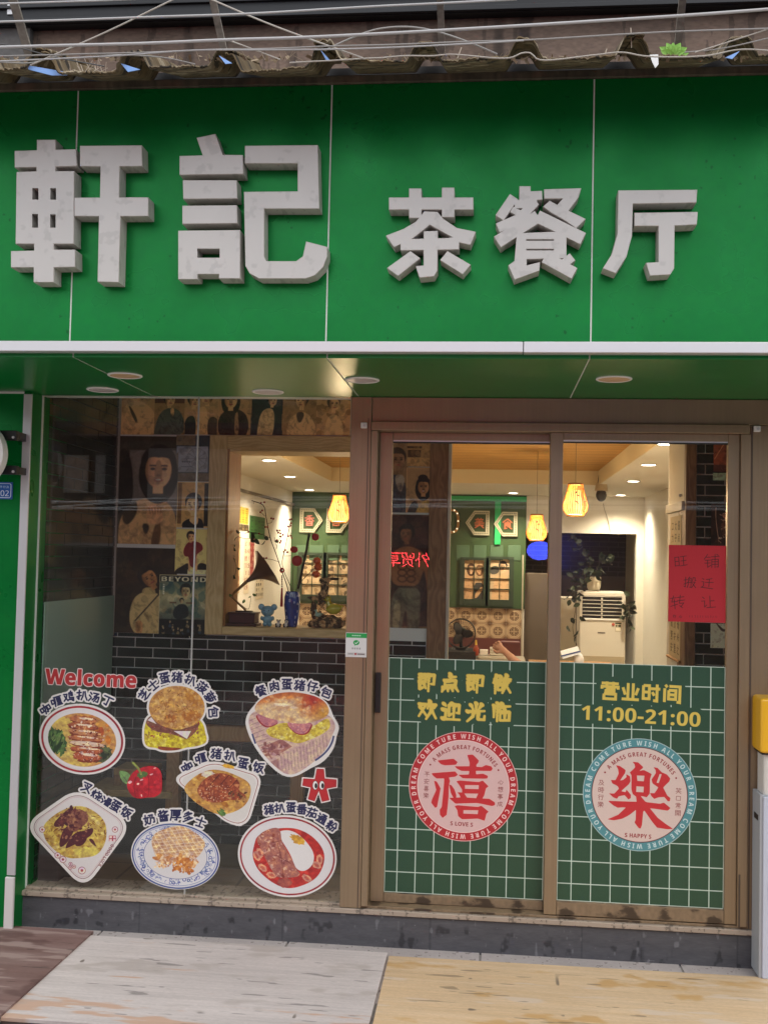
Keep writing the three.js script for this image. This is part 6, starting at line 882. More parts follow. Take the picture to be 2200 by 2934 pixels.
poster('portrait_poster', 'sepia poster of a person wrapped in a pale coat, sixth along the top row', 811, 1090, 907, 1248, PZ, (c, w, h, r) => { c.fillStyle = sep.bg2; c.fillRect(0, 0, w, h); body(c, [[0.1, 1.1], [0.2, 0.7], [0.42, 0.6], [0.7, 0.56], [0.98, 0.8], [1, 1.1]], sep.cream, w, h); body(c, [[0.38, 0.6], [0.56, 0.56], [0.66, 0.62], [0.5, 0.82]], sep.dk2, w, h); face(c, w * 0.56, h * 0.36, w * 0.2, { skin: sep.skin, hair: sep.dk, turn: -1 }); folds(c, r, 0, h * 0.62, w, h, 40, 'rgba(80,60,38,0.5)'); }, G1);
poster('portrait_poster', 'faded sepia poster with a figure beside a plant, last along the top row', 909, 1090, 1003, 1248, PZ, (c, w, h, r) => { c.fillStyle = sep.bg; c.fillRect(0, 0, w, h); mottle(c, w, h, r, 70, ['#8a6c44', '#b08f60', '#7c603c', '#a07e50'], 16); body(c, [[0.2, 1.1], [0.3, 0.66], [0.6, 0.6], [0.8, 0.8], [0.8, 1.1]], sep.cream, w, h); face(c, w * 0.5, h * 0.42, w * 0.19, { skin: sep.skin, hair: sep.dk2, turn: 1 }); }, G1);
poster('large_poster', 'large poster of a smiling woman with folded hands', 340, 1249, 505, 1561, PZ, (c, w, h, r) => {
  c.fillStyle = '#3a352c'; c.fillRect(0, 0, w, h); c.fillStyle = '#6a6560'; c.fillRect(w * 0.2, h * 0.13, w, h * 0.6); body(c, [[0, 0.1], [0.22, 0.14], [0.3, 0.62], [0.08, 0.72], [0, 0.72]], '#221d17', w, h);
  body(c, [[0.06, 1.1], [0.04, 0.86], [0.12, 0.7], [0.3, 0.6], [0.6, 0.56], [0.9, 0.62], [1.02, 0.8], [1.02, 1.1]], '#b08f64', w, h); body(c, [[0.1, 0.78], [0.14, 0.66], [0.34, 0.58], [0.36, 0.72], [0.2, 0.84]], '#3e3428', w, h); body(c, [[0.58, 1.05], [0.62, 0.86], [0.72, 0.74], [0.76, 0.9], [0.7, 1.05]], '#5e4126', w, h); body(c, [[0.42, 0.8], [0.5, 0.94], [0.58, 0.82]], '#2f261c', w, h);
  face(c, w * 0.68, h * 0.3, w * 0.285, { skin: '#c89c74', hair: '#231e1a', turn: 0, smile: 1, long: 1 }); for (let i = 0; i < 5; i++) blob(c, w * (0.54 + i * 0.055), h * (0.66 + 0.02 * (i % 2)), w * 0.05, h * 0.034, -0.5, i % 2 ? '#b98c62' : '#c69a70', 0.12, r); body(c, [[0.48, 0.74], [0.56, 0.62], [0.7, 0.62], [0.8, 0.74], [0.72, 0.82], [0.56, 0.82]], '#bd9068', w, h); for (let i = 0; i < 5; i++) { c.strokeStyle = '#7c5638'; c.lineWidth = 2; c.beginPath(); c.moveTo(w * (0.54 + i * 0.05), h * 0.66); c.lineTo(w * (0.57 + i * 0.04), h * 0.72); c.stroke(); }
  folds(c, r, 0, h * 0.74, w, h, 60, 'rgba(90,66,42,0.55)'); });
poster('picture_card', 'bluish grey picture card with a fan pattern beside the smiling woman', 507, 1247, 603, 1380, PZ, (c, w, h, r) => { c.fillStyle = '#39434a'; c.fillRect(0, 0, w, h); c.fillStyle = '#6a5f4c'; c.fillRect(0, 0, w * 0.55, h * 0.22); c.fillStyle = '#7d8590'; c.fillRect(w * 0.02, h * 0.24, w * 0.9, h * 0.56); c.strokeStyle = '#4c545c'; c.lineWidth = 2; c.beginPath(); c.arc(w * 0.6, h * 0.5, w * 0.28, 0, 7); c.stroke(); for (let i = 0; i < 12; i++) { c.beginPath(); c.moveTo(w * 0.6, h * 0.5); c.lineTo(w * (0.6 + 0.28 * Math.cos(i * 0.52)), h * 0.5 + w * 0.28 * Math.sin(i * 0.52)); c.stroke(); } c.fillStyle = '#3c4450'; for (let i = 0; i < 5; i++) c.fillRect(w * (0.18 + i * 0.05), h * 0.56, w * 0.035, h * 0.03); c.fillRect(w * 0.16, h * 0.68, w * 0.32, 3); c.fillStyle = '#5e5546'; c.fillRect(0, h * 0.82, w, h * 0.18); mottle(c, w, h, r, 20, ['rgba(60,66,74,0.3)', 'rgba(130,136,144,0.25)'], 14); });
poster('portrait_poster', 'cream edged poster of a woman in a black dress below the fan card', 510, 1381, 601, 1513, PZ, (c, w, h, r) => { c.fillStyle = '#cfb07c'; c.fillRect(0, 0, w, h); c.fillStyle = '#a98a58'; c.fillRect(4, 4, w - 8, h - 8); c.fillStyle = '#26241f'; c.fillRect(w * 0.82, h * 0.02, w * 0.16, h * 0.94); c.fillStyle = '#6a5030'; c.fillRect(4, 4, w * 0.12, h * 0.9); body(c, [[0.24, 1.1], [0.14, 0.92], [0.3, 0.82], [0.52, 0.78], [0.8, 0.8], [0.84, 1.1]], '#15151a', w, h); body(c, [[0.34, 0.84], [0.5, 0.74], [0.68, 0.78], [0.62, 0.98]], '#c49e70', w, h); face(c, w * 0.5, h * 0.48, w * 0.25, { skin: '#cba577', hair: '#18161a', turn: -1, smile: 1 }); });
poster('portrait_poster', 'poster of a crouching person in a dark red shirt on a cream ground', 505, 1515, 593, 1646, PZ, (c, w, h) => { c.fillStyle = '#c9ad70'; c.fillRect(0, 0, w, h); body(c, [[0, 0.92], [0.2, 0.84], [0.45, 0.72], [0.5, 1.05], [0, 1.05]], '#1d1a18', w, h); body(c, [[0.7, 0.8], [0.8, 0.74], [1.02, 0.78], [1.02, 0.92], [0.7, 0.96]], '#1d1a18', w, h); c.fillStyle = '#cdb88a'; c.fillRect(w * 0.4, h * 0.9, w * 0.6, h * 0.1); for (const x of [0.44, 0.66]) body(c, [[x - 0.03, 0.58], [x + 0.05, 0.58], [x + 0.05, 0.95], [x - 0.02, 0.95]], '#c2966a', w, h); body(c, [[0.24, 0.5], [0.34, 0.32], [0.52, 0.26], [0.8, 0.3], [0.88, 0.44], [0.78, 0.5], [0.64, 0.58], [0.66, 0.86], [0.46, 0.84], [0.44, 0.6], [0.3, 0.62]], '#6b1c22', w, h); face(c, w * 0.47, h * 0.17, w * 0.13, { skin: '#c09468', hair: '#1a1614', turn: 1 }); });
poster('large_poster', 'large dark brown poster of a singer in a pale sweater leaning back to a microphone', 329, 1568, 503, 1817, PZ, (c, w, h, r) => { c.fillStyle = '#2f241b'; c.fillRect(0, 0, w, h); mottle(c, w, h, r, 30, ['rgba(70,52,36,0.35)', 'rgba(30,22,16,0.4)'], 40); body(c, [[0.32, 0.6], [0.44, 0.52], [0.66, 0.5], [0.8, 0.6], [1.05, 0.62], [1.05, 1.1], [0.5, 1.1], [0.3, 0.96], [0.26, 0.78]], '#a89466', w, h); body(c, [[0.44, 0.54], [0.48, 0.46], [0.66, 0.46], [0.68, 0.55]], '#9c885c', w, h); face(c, w * 0.55, h * 0.35, w * 0.145, { skin: '#a3744a', hair: '#221a16', turn: 1, tilt: -0.6 }); c.strokeStyle = '#1c1712'; c.lineWidth = 4; c.beginPath(); c.moveTo(w * 0.84, h * 0.44); c.lineTo(w * 0.36, h * 0.86); c.stroke(); blob(c, w * 0.8, h * 0.37, 12, 16, 0.6, '#5d4c34', 0.2, r); body(c, [[0.36, 0.88], [0.44, 0.84], [0.5, 0.9], [0.46, 1.05], [0.4, 1.05]], '#a87c50', w, h); folds(c, r, w * 0.3, h * 0.6, w, h, 40, 'rgba(70,56,32,0.6)'); });
poster('band_poster', 'collage poster headed BEYOND, overlapping the singer poster', 459, 1646, 592, 1826, PZ + 0.0022, (c, w, h, r) => { c.fillStyle = '#c7b688'; c.fillRect(0, 0, w, h); c.fillStyle = '#1d2b2c'; c.fillRect(3, 3, w - 6, h - 6); const g = c.createLinearGradient(0, h * 0.1, 0, h * 0.7); g.addColorStop(0, 'rgba(40,66,64,1)'); g.addColorStop(0.4, 'rgba(150,146,110,1)'); g.addColorStop(1, 'rgba(80,88,78,1)'); c.fillStyle = g; c.fillRect(3, h * 0.1, w - 6, h * 0.66); mottle(c, w, h * 0.75, r, 36, ['rgba(186,178,140,0.5)', 'rgba(46,76,74,0.5)', 'rgba(140,130,96,0.5)'], 22); c.fillStyle = '#1a2322'; c.fillRect(3, 3, w - 6, h * 0.1);
  c.fillStyle = '#c9c1a0'; c.font = `bold ${h * 0.125}px sans-serif`; c.textBaseline = 'top'; c.save(); const tw = c.measureText('BEYOND').width; c.translate(4, 2); c.scale((w - 8) / tw, 0.86); c.fillText('BEYOND', 0, 0); c.restore(); face(c, w * 0.55, h * 0.26, w * 0.12, { skin: '#a79b72', hair: '#1c2624', turn: 0 }); body(c, [[0.28, 0.62], [0.36, 0.5], [0.48, 0.46], [0.6, 0.5], [0.64, 0.66], [0.5, 0.72], [0.34, 0.72]], '#20282a', w, h); face(c, w * 0.47, h * 0.42, w * 0.045, { skin: '#a0906a', hair: '#14191a', turn: 1 }); c.fillStyle = '#5d4a38'; c.fillRect(w * 0.22, h * 0.44, w * 0.14, h * 0.025); c.fillRect(w * 0.56, h * 0.44, w * 0.18, h * 0.025); [...'心成行及平'].forEach((t, i) => glyph(c, t, w * 0.09, h * (0.16 + i * 0.038), 9, 1.6, '#d8d2bc')); c.fillStyle = '#151a1c'; c.fillRect(3, h * 0.72, w - 6, h * 0.27); for (let i = 0; i < 16; i++) { const x = w * (0.08 + r() * 0.84), y = h * (0.74 + r() * 0.16); body(c, [[x / w - 0.05, y / h + 0.1], [x / w, y / h + 0.02], [x / w + 0.05, y / h + 0.1]], ['#2c3c48', '#151719', '#6d6248', '#33424a'][i % 4], w, h); face(c, x, y, 6, { skin: '#a89a74', hair: '#15191a', turn: 0 }); } });
// posters seen through the rear door
poster('portrait_poster', 'poster of a young man in a blue denim jacket over a white shirt', 1100, 1262, 1166, 1469, PZ, (c, w, h, r) => { c.fillStyle = '#7d6347'; c.fillRect(0, 0, w, h); body(c, [[-0.05, 0.62], [0.2, 0.5], [0.6, 0.46], [0.95, 0.58], [1.02, 1.1], [-0.05, 1.1]], '#39424a', w, h); body(c, [[0.42, 0.5], [0.7, 0.46], [0.92, 0.52], [0.72, 0.78]], '#8f8576', w, h); face(c, w * 0.55, h * 0.26, w * 0.36, { skin: '#8c6a4c', hair: '#30261e', turn: 1 }); folds(c, r, 0, h * 0.6, w, h, 60, 'rgba(20,26,32,0.6)'); });
poster('picture_card', 'brown landscape shaped picture above the woman with tied up hair', 1167, 1262, 1259, 1338, PZ, (c, w, h, r) => { c.fillStyle = '#94744e'; c.fillRect(0, 0, w, h); c.fillStyle = '#4b3826'; c.fillRect(0, h * 0.22, w * 0.45, h * 0.08); c.fillRect(w * 0.02, h * 0.36, w * 0.4, h * 0.28); c.fillStyle = '#a88558'; c.fillRect(0, h * 0.66, w, h * 0.34); mottle(c, w, h, r, 24, ['rgba(120,90,56,0.5)', 'rgba(160,128,88,0.4)'], 22); body(c, [[0.7, 1], [0.78, 0.5], [1, 0.3], [1.05, 1]], '#a17e56', w, h); body(c, [[0.84, 0.2], [0.9, 0], [1.05, 0], [1, 0.3]], '#332a22', w, h); });
poster('portrait_poster', 'poster of a smiling woman with tied up black hair and a yellow blouse', 1165, 1339, 1257, 1470, PZ + 0.0015, (c, w, h, r) => { c.fillStyle = '#b3956a'; c.fillRect(0, 0, w, h); c.fillStyle = '#947552'; c.fillRect(4, 4, w - 8, h - 6); c.fillStyle = '#2c221c'; c.fillRect(w * 0.86, h * 0.02, w * 0.14, h * 0.7); body(c, [[0.02, 1.1], [0.1, 0.84], [0.3, 0.7], [0.4, 0.9], [0.24, 1.1]], '#3a3430', w, h); body(c, [[0.22, 1.1], [0.42, 0.8], [0.7, 0.68], [1, 0.78], [1.02, 1.1]], '#a8854a', w, h); face(c, w * 0.52, h * 0.42, w * 0.22, { skin: '#a07850', hair: '#1e1814', turn: 0, smile: 1, up: 1, long: 1 }); folds(c, r, w * 0.3, h * 0.75, w, h, 20, 'rgba(70,50,26,0.5)'); });
poster('large_poster', 'large dark red brown poster of a bare chested man in jeans', 1098, 1473, 1252, 1802, PZ, (c, w, h, r) => { c.fillStyle = '#7c6244'; c.fillRect(0, 0, w, h); c.fillStyle = '#3a231b'; c.fillRect(0, 3, w - 6, h - 8); mottle(c, w, h, r, 22, ['rgba(78,46,34,0.4)', 'rgba(34,20,16,0.4)'], 34); const s = '#7d5437';
  body(c, [[0.12, 0.36], [0.34, 0.28], [0.54, 0.28], [0.76, 0.34], [0.84, 0.44], [0.72, 0.5], [0.66, 0.64], [0.2, 0.64], [0.14, 0.5]], s, w, h); body(c, [[0.74, 0.36], [0.86, 0.44], [0.9, 0.6], [0.92, 0.74], [0.88, 0.82], [0.82, 0.76], [0.8, 0.6], [0.74, 0.48]], s, w, h); body(c, [[0.18, 0.63], [0.68, 0.63], [0.7, 0.78], [0.68, 1.06], [0.48, 1.06], [0.44, 0.78], [0.36, 1.06], [0.14, 1.06]], '#5e5644', w, h); body(c, [[0.22, 0.76], [0.36, 0.74], [0.32, 1.05], [0.2, 1.05]], '#84785a', w, h); c.strokeStyle = '#4a2d1e'; c.lineWidth = 3; for (let i = 0; i < 3; i++) for (const q of [-1, 1]) { c.beginPath(); c.ellipse(w * (0.44 + q * 0.08), h * (0.46 + i * 0.055), w * 0.075, h * 0.026, 0, 0, 7); c.stroke(); } for (const q of [-1, 1]) { c.beginPath(); c.ellipse(w * (0.44 + q * 0.15), h * 0.37, w * 0.14, h * 0.045, 0, 0.2, 2.9); c.stroke(); } c.fillStyle = '#36261c'; c.fillRect(w * 0.18, h * 0.63, w * 0.5, h * 0.016); face(c, w * 0.43, h * 0.17, w * 0.135, { skin: '#7a5136', hair: '#211612', turn: -1 }); folds(c, r, w * 0.16, h * 0.66, w * 0.7, h, 24, 'rgba(40,34,24,0.6)'); });
// prints on the tiled end wall beyond the front door
poster('portrait_poster', 'reddish brown poster high on the black tiles at the far side of the doors', 2043, 1262, 2100, 1352, ZP + 0.009, (c, w, h, r) => { c.fillStyle = '#8a4e38'; c.fillRect(0, 0, w, h); mottle(c, w, h, r, 24, ['rgba(110,64,48,0.6)', 'rgba(90,46,34,0.6)'], 20); c.strokeStyle = '#b9835e'; c.lineWidth = 8; c.beginPath(); c.moveTo(w * 0.05, h * 0.6); c.lineTo(w * 0.62, 0); c.stroke(); c.fillStyle = '#54322a'; c.fillRect(0, h * 0.78, w, h * 0.22); mottle(c, w, h, r, 6, ['#6a4234'], 16); });
poster('picture_card', 'pale green card under the reddish poster on the black tiles', 2041, 1355, 2100, 1377, ZP + 0.009, (c, w, h, r) => { c.fillStyle = '#8fae9c'; c.fillRect(0, 0, w, h); mottle(c, w, h, r, 16, ['rgba(160,186,172,0.5)', 'rgba(120,150,136,0.5)'], 20); });
poster('portrait_poster', 'dark brown poster of a figure in white lace on the black tiles', 2036, 1444, 2100, 1572, ZP + 0.009, (c, w, h, r) => { c.fillStyle = '#33201a'; c.fillRect(0, 0, w, h); mottle(c, w, h, r, 24, ['rgba(74,46,38,0.6)', 'rgba(28,16,12,0.6)'], 26); c.strokeStyle = '#c7a288'; c.lineWidth = 4; c.lineCap = 'round'; c.beginPath(); c.moveTo(w * 0.22, h * 0.08); c.quadraticCurveTo(w * 0.16, h * 0.3, w * 0.36, h * 0.85); c.stroke(); body(c, [[0.4, 0.5], [0.56, 0.34], [0.8, 0.4], [0.86, 0.7], [0.5, 0.72]], '#5a3a2c', w, h); flecks(c, r, 60, (q) => [w * (0.4 + q() * 0.5), h * (0.2 + q() * 0.7)], ['#d8bca4', '#a8806a', '#241410'], 2, 7, 2); face(c, w * 0.62, h * 0.24, w * 0.14, { skin: '#b8886c', hair: '#1c100c', turn: -1 }); });
poster('picture_card', 'pale grey card with a blue figure low on the black tiles under the red notice', 2034, 1786, 2100, 1858, ZP + 0.009, (c, w, h, r) => { c.fillStyle = '#a9b3a6'; c.fillRect(0, 0, w, h); body(c, [[0.2, -0.05], [0.4, 0.08], [0.56, 0.24], [0.7, 0.2], [0.7, 0.3], [0.5, 0.34], [0.34, 0.14]], '#3c352f', w, h); body(c, [[0.62, 0.14], [0.84, 0.1], [0.9, 0.4], [0.7, 0.4]], '#2b7a92', w, h); mottle(c, w, h, r, 6, ['rgba(190,196,186,0.4)'], 20); });
// ------------------------------------------------------------------ what stands on the shelf of the display opening
const ZI = -1.14, IP = (x, y, z = ZI) => W(620 + x * 0.2486, 1280 + y * 0.2486, z), IS = (6 * 0.2486) / 3070 * (4.8 - ZI) / 6; // metres per zoomed pixel
const onShelf = (x) => { const p = IP(x, 2060); p.y = OY0; return p; };
{ // gramophone
  const m = std([0.06, 0.018, 0.016], 0.35), brass = std([0.3, 0.2, 0.09], 0.35, { metalness: 0.8 }), hornM = phys([0.13, 0.07, 0.045], 0.35, { clearcoat: 0.3, side: THREE.DoubleSide }), b = onShelf(318), g = thing('gramophone', 'dark red gramophone ornament with a big brown horn, at the end of the shelf', 'gramophone', b), w = 300 * IS;
  part('plinth', bx(b.x - w * 0.6, OY0 + 0.0005, ZI - 0.075, b.x + w * 0.6, OY0 + 0.016, ZI + 0.075, 0.005), m, g);
  part('box', bx(b.x - w * 0.5, OY0 + 0.0165, ZI - 0.062, b.x + w * 0.5, OY0 + 0.066, ZI + 0.062, 0.003), m, g);
  part('lid', bx(b.x - w * 0.54, OY0 + 0.0665, ZI - 0.068, b.x + w * 0.54, OY0 + 0.076, ZI + 0.068, 0.003), m, g);
  part('turntable', new THREE.CylinderGeometry(0.05, 0.05, 0.006, 28).translate(b.x, OY0 + 0.08, ZI), M.black, g);
  const A = IP(200, 1690), B = IP(350, 1555), D = IP(590, 1395, ZI - 0.04);
  part('tone_arm', tube([vec(b.x + 0.01, OY0 + 0.085, ZI), IP(260, 1810), IP(190, 1730), A, IP(250, 1640), B], 0.006, 30, 8), brass, g);
  const ax = D.clone().sub(B), L = ax.length(), prof = []; for (let i = 0; i <= 24; i++) { const t = i / 24; prof.push([0.008 + 0.03 * t + 0.082 * Math.pow(t, 3.2), t * L]); }
  const horn = new THREE.LatheGeometry(prof.map(([r, y]) => new THREE.Vector2(r, y)), 40); { const q = horn.attributes.position; for (let i = 0; i < q.count; i++) { const t = q.getY(i) / L, a = Math.atan2(q.getZ(i), q.getX(i)), k = 1 + 0.05 * t * t * Math.cos(a * 8); q.setX(i, q.getX(i) * k); q.setZ(i, q.getZ(i) * k); } }
  horn.applyQuaternion(new THREE.Quaternion().setFromUnitVectors(vec(0, 1, 0), ax.normalize())); horn.translate(B.x, B.y, B.z); horn.computeVertexNormals(); part('horn', horn, hornM, g); part('horn_neck', rod(A, B, 0.007, 12, 0.01), brass, g);
}
{ // blue figurine with round ears
  const m = phys([0.2, 0.42, 0.55], 0.12, { clearcoat: 1, clearcoatRoughness: 0.04 }), p = onShelf(588), k = 260 * IS, at = (x, y, z = 0) => vec(p.x + x * k, OY0 + y * k, ZI + z * k), g = thing('ceramic_bear', 'pale blue glazed round eared figurine standing beside the gramophone', 'figurine', p);
  part('head', ball(at(0, 0.68), 0.29 * k, 1.02, 0.86, 0.95, 24), m, g); for (const s of [-1, 1]) { part('ear', ball(at(s * 0.29, 0.86), 0.145 * k, 1, 1, 0.5, 18), m, g); part('arm', ball(at(s * 0.24, 0.36, 0.04), 0.085 * k, 1, 1.2, 1, 14), m, g); part('leg', ball(at(s * 0.1, 0.1), 0.115 * k, 1, 1, 1.1, 16), m, g); part('eye', ball(at(s * 0.1, 0.71, 0.255), 0.022 * k, 1, 1.3, 0.6, 8), M.black, g); }
  part('torso', ball(at(0, 0.3), 0.21 * k, 1.05, 1, 0.85, 20), m, g); part('muzzle', ball(at(0, 0.6, 0.25), 0.075 * k, 1.2, 0.8, 0.7, 12), m, g);
}
[[735, 'small black and white panda figurine beside the blue figurine'], [824, 'small black and white panda figurine touching the blue vase']].forEach(([x, label], i) => {
  const p = onShelf(x).add(vec(0, 0, 0.05)), k = 74 * IS, at = (u, v, z = 0) => vec(p.x + u * k, OY0 + v * k, p.z + z * k), g = thing('panda_figurine', label, 'figurine', p, 'tiny panda figurines'), wm = std([0.75, 0.74, 0.7], 0.3);
  part('belly', ball(at(0, 0.36), 0.36 * k, 1, 0.95, 0.9, 14), wm, g); part('head', ball(at(0.04, 0.86), 0.27 * k, 1.1, 0.9, 1, 14), wm, g);
  for (const s of [-1, 1]) { part('ear', ball(at(s * 0.24 + 0.04, 1.1), 0.11 * k, 1, 1, 0.7, 10), M.black, g); part('paw', ball(at(s * 0.34, 0.42, 0.14), 0.14 * k, 1, 1.5, 1, 10), M.black, g); part('foot', ball(at(s * 0.28, 0.12, 0.2), 0.16 * k, 1, 0.8, 1.2, 10), M.black, g); part('eye_patch', ball(at(s * 0.11 + 0.04, 0.88, 0.24), 0.065 * k, 1, 1.2, 0.5, 8), M.black, g); }
});
{ // blue vase with berry branches and a knot tassel
  const p = onShelf(868), k = 410 * IS, blueM = phys(null, 0.18, { clearcoat: 0.8, clearcoatRoughness: 0.08 });
  blueM.map = canvasTex(256, 256, (c, w, h) => { c.fillStyle = '#22408f'; c.fillRect(0, 0, w, h); const r = rng(12); flecks(c, r, 150, (q) => [q() * w, q() * h], ['#1c377f', '#2a4a9c', '#243f88'], 6, 16); for (let i = 0; i < 90; i++) { const x = r() * w, y = 20 + r() * (h - 60), s = 1.6 + r() * 2.4; for (let j = 0; j < 5; j++) blob(c, x + s * Math.cos(j * 1.257), y + s * Math.sin(j * 1.257), s * 0.7, s * 0.7, 0, '#c9d3ea', 0.1, r, 8); } for (const [x, y] of [[60, 110], [190, 120], [124, 130]]) { for (let j = 0; j < 5; j++) blob(c, x + 11 * Math.cos(j * 1.257), y + 11 * Math.sin(j * 1.257), 8, 8, 0, '#dfe4ee', 0.1, r, 14); blob(c, x, y, 5, 5, 0, '#b08a3c', 0.1, r, 10); } });
  const vv = thing('flower_vase', 'cobalt blue vase with tiny white blossoms, holding the berry branches', 'vase', p); part('body', lathe([[0.001, 0.004], [0.145, 0], [0.16, 0.03], [0.2, 0.3], [0.235, 0.62], [0.228, 0.85], [0.19, 0.985], [0.2, 1.0], [0.17, 1.0], [0.16, 0.9], [0.001, 0.2]].map(([r, y]) => [r * k, y * k]), vec(p.x, OY0 + 0.001, p.z), 40), blueM, vv);
  const bark = std([0.06, 0.04, 0.03], 0.85), berry = phys([0.3, 0.02, 0.025], 0.3, { clearcoat: 0.4 }), S = thing('berry_branches', 'thin dark branches with dark red berries rising from the blue vase', 'branches', IP(868, 1665)), n = 26;
  const way = (list, r) => part('branch', tube(list.map(([x, y, z = 0]) => IP(x, y, ZI + z)), r, n, 6), bark, S);
  way([[840, 1720], [820, 1620], [745, 1400], [680, 1210], [625, 1060], [590, 900], [570, 780], [548, 680], [440, 630], [408, 620]], 0.0026); way([[560, 800], [520, 760]], 0.0014); way([[595, 885], [640, 870], [650, 830]], 0.0013); way([[620, 1050], [520, 1010], [370, 985], [330, 1000]], 0.0016); way([[880, 1720], [870, 1650], [760, 1360], [790, 1180], [825, 1010], [860, 850]], 0.002); way([[690, 1180], [715, 1090], [770, 1010], [830, 900]], 0.0015); way([[730, 1330], [640, 1300], [560, 1290]], 0.0014); way([[780, 1260], [880, 1255]], 0.0013); way([[820, 1040], [910, 955]], 0.0011); way([[690, 1140], [670, 1040]], 0.001); way([[440, 630], [430, 660]], 0.0009);
  for (const q of [[515, 650], [555, 640], [530, 735], [510, 755], [635, 825], [660, 830], [565, 925], [590, 925], [372, 980], [495, 1000], [702, 965], [732, 965], [715, 990], [740, 1000], [770, 1015], [738, 1032], [746, 1085], [845, 842], [868, 835], [860, 880], [832, 920], [855, 910], [830, 1030], [858, 1025], [870, 1050], [795, 1190], [780, 1210], [820, 1215], [550, 1285], [578, 1283], [700, 1078], [735, 1105]]) part('berry', ball(IP(q[0], q[1]), 0.006, 1, 1, 1, 10), berry, S);
  const W2 = thing('fruit_branch', 'bare branch with round orange fruits and red paper discs beside the vase', 'branch', IP(900, 1680)), orange = phys([0.75, 0.13, 0.03], 0.22, { clearcoat: 0.6 }), red = std([0.5, 0.035, 0.03], 0.5);
  part('branch', tube([[900, 1720], [930, 1630], [1000, 1530], [1080, 1450], [1130, 1400]].map(([x, y]) => IP(x, y, ZI - 0.03)), 0.0024, 20, 6), bark, W2); part('branch', tube([[885, 1720], [880, 1600], [885, 1420], [900, 1290]].map(([x, y]) => IP(x, y, ZI - 0.05)), 0.0018, 20, 6), bark, W2);
  part('branch', tube([[940, 1640], [990, 1420], [1040, 1180], [1070, 1000]].map(([x, y]) => IP(x, y, ZI - 0.07)), 0.007, 20, 7), std([0.03, 0.028, 0.02], 0.9), W2);
  for (const [x, y] of [[1160, 1315], [1172, 1388], [1148, 1470]]) { part('fruit', ball(IP(x, y, ZI - 0.03), 0.0235, 1, 0.86, 1, 20), orange, W2); part('calyx', ball(IP(x - 24, y + 8, ZI - 0.012), 0.008, 1, 0.7, 0.4, 8), bark, W2); }
  for (const [x, y, r, f] of [[896, 1185, 0.0225, 0.8], [930, 1315, 0.0305, 0.98], [1142, 1040, 0.021, 1]]) { const c0 = IP(x, y, ZI - 0.05); part('paper_disc', new THREE.SphereGeometry(r, 24, 14).scale(1, f, 0.45).translate(c0.x, c0.y, c0.z), red, W2); }
  const T = thing('knot_tassel', 'red knotted charm with a long tassel hanging from the berry branch', 'tassel', IP(755, 1840)), c0 = IP(758, 1425, ZI + 0.012), rd = std([0.42, 0.03, 0.03], 0.7);
  for (const a of [0, 0.785, 1.57, 2.356]) part('knot', new THREE.TorusGeometry(0.012, 0.0032, 6, 18).scale(1, 0.6, 1).rotateZ(a).translate(c0.x, c0.y, c0.z), rd, T);
  for (let i = 0; i < 7; i++) { const q = IP(757, 1490 + i * 20, ZI + 0.012); part('bead', ball(q, 0.0046, 1, 0.9, 1, 8), std([0.1, 0.02, 0.02], 0.5), T); }
  part('tassel', rod(IP(757, 1625, ZI + 0.012), IP(752, 1842, ZI + 0.012), 0.0045, 9, 0.0085), rd, T);
}
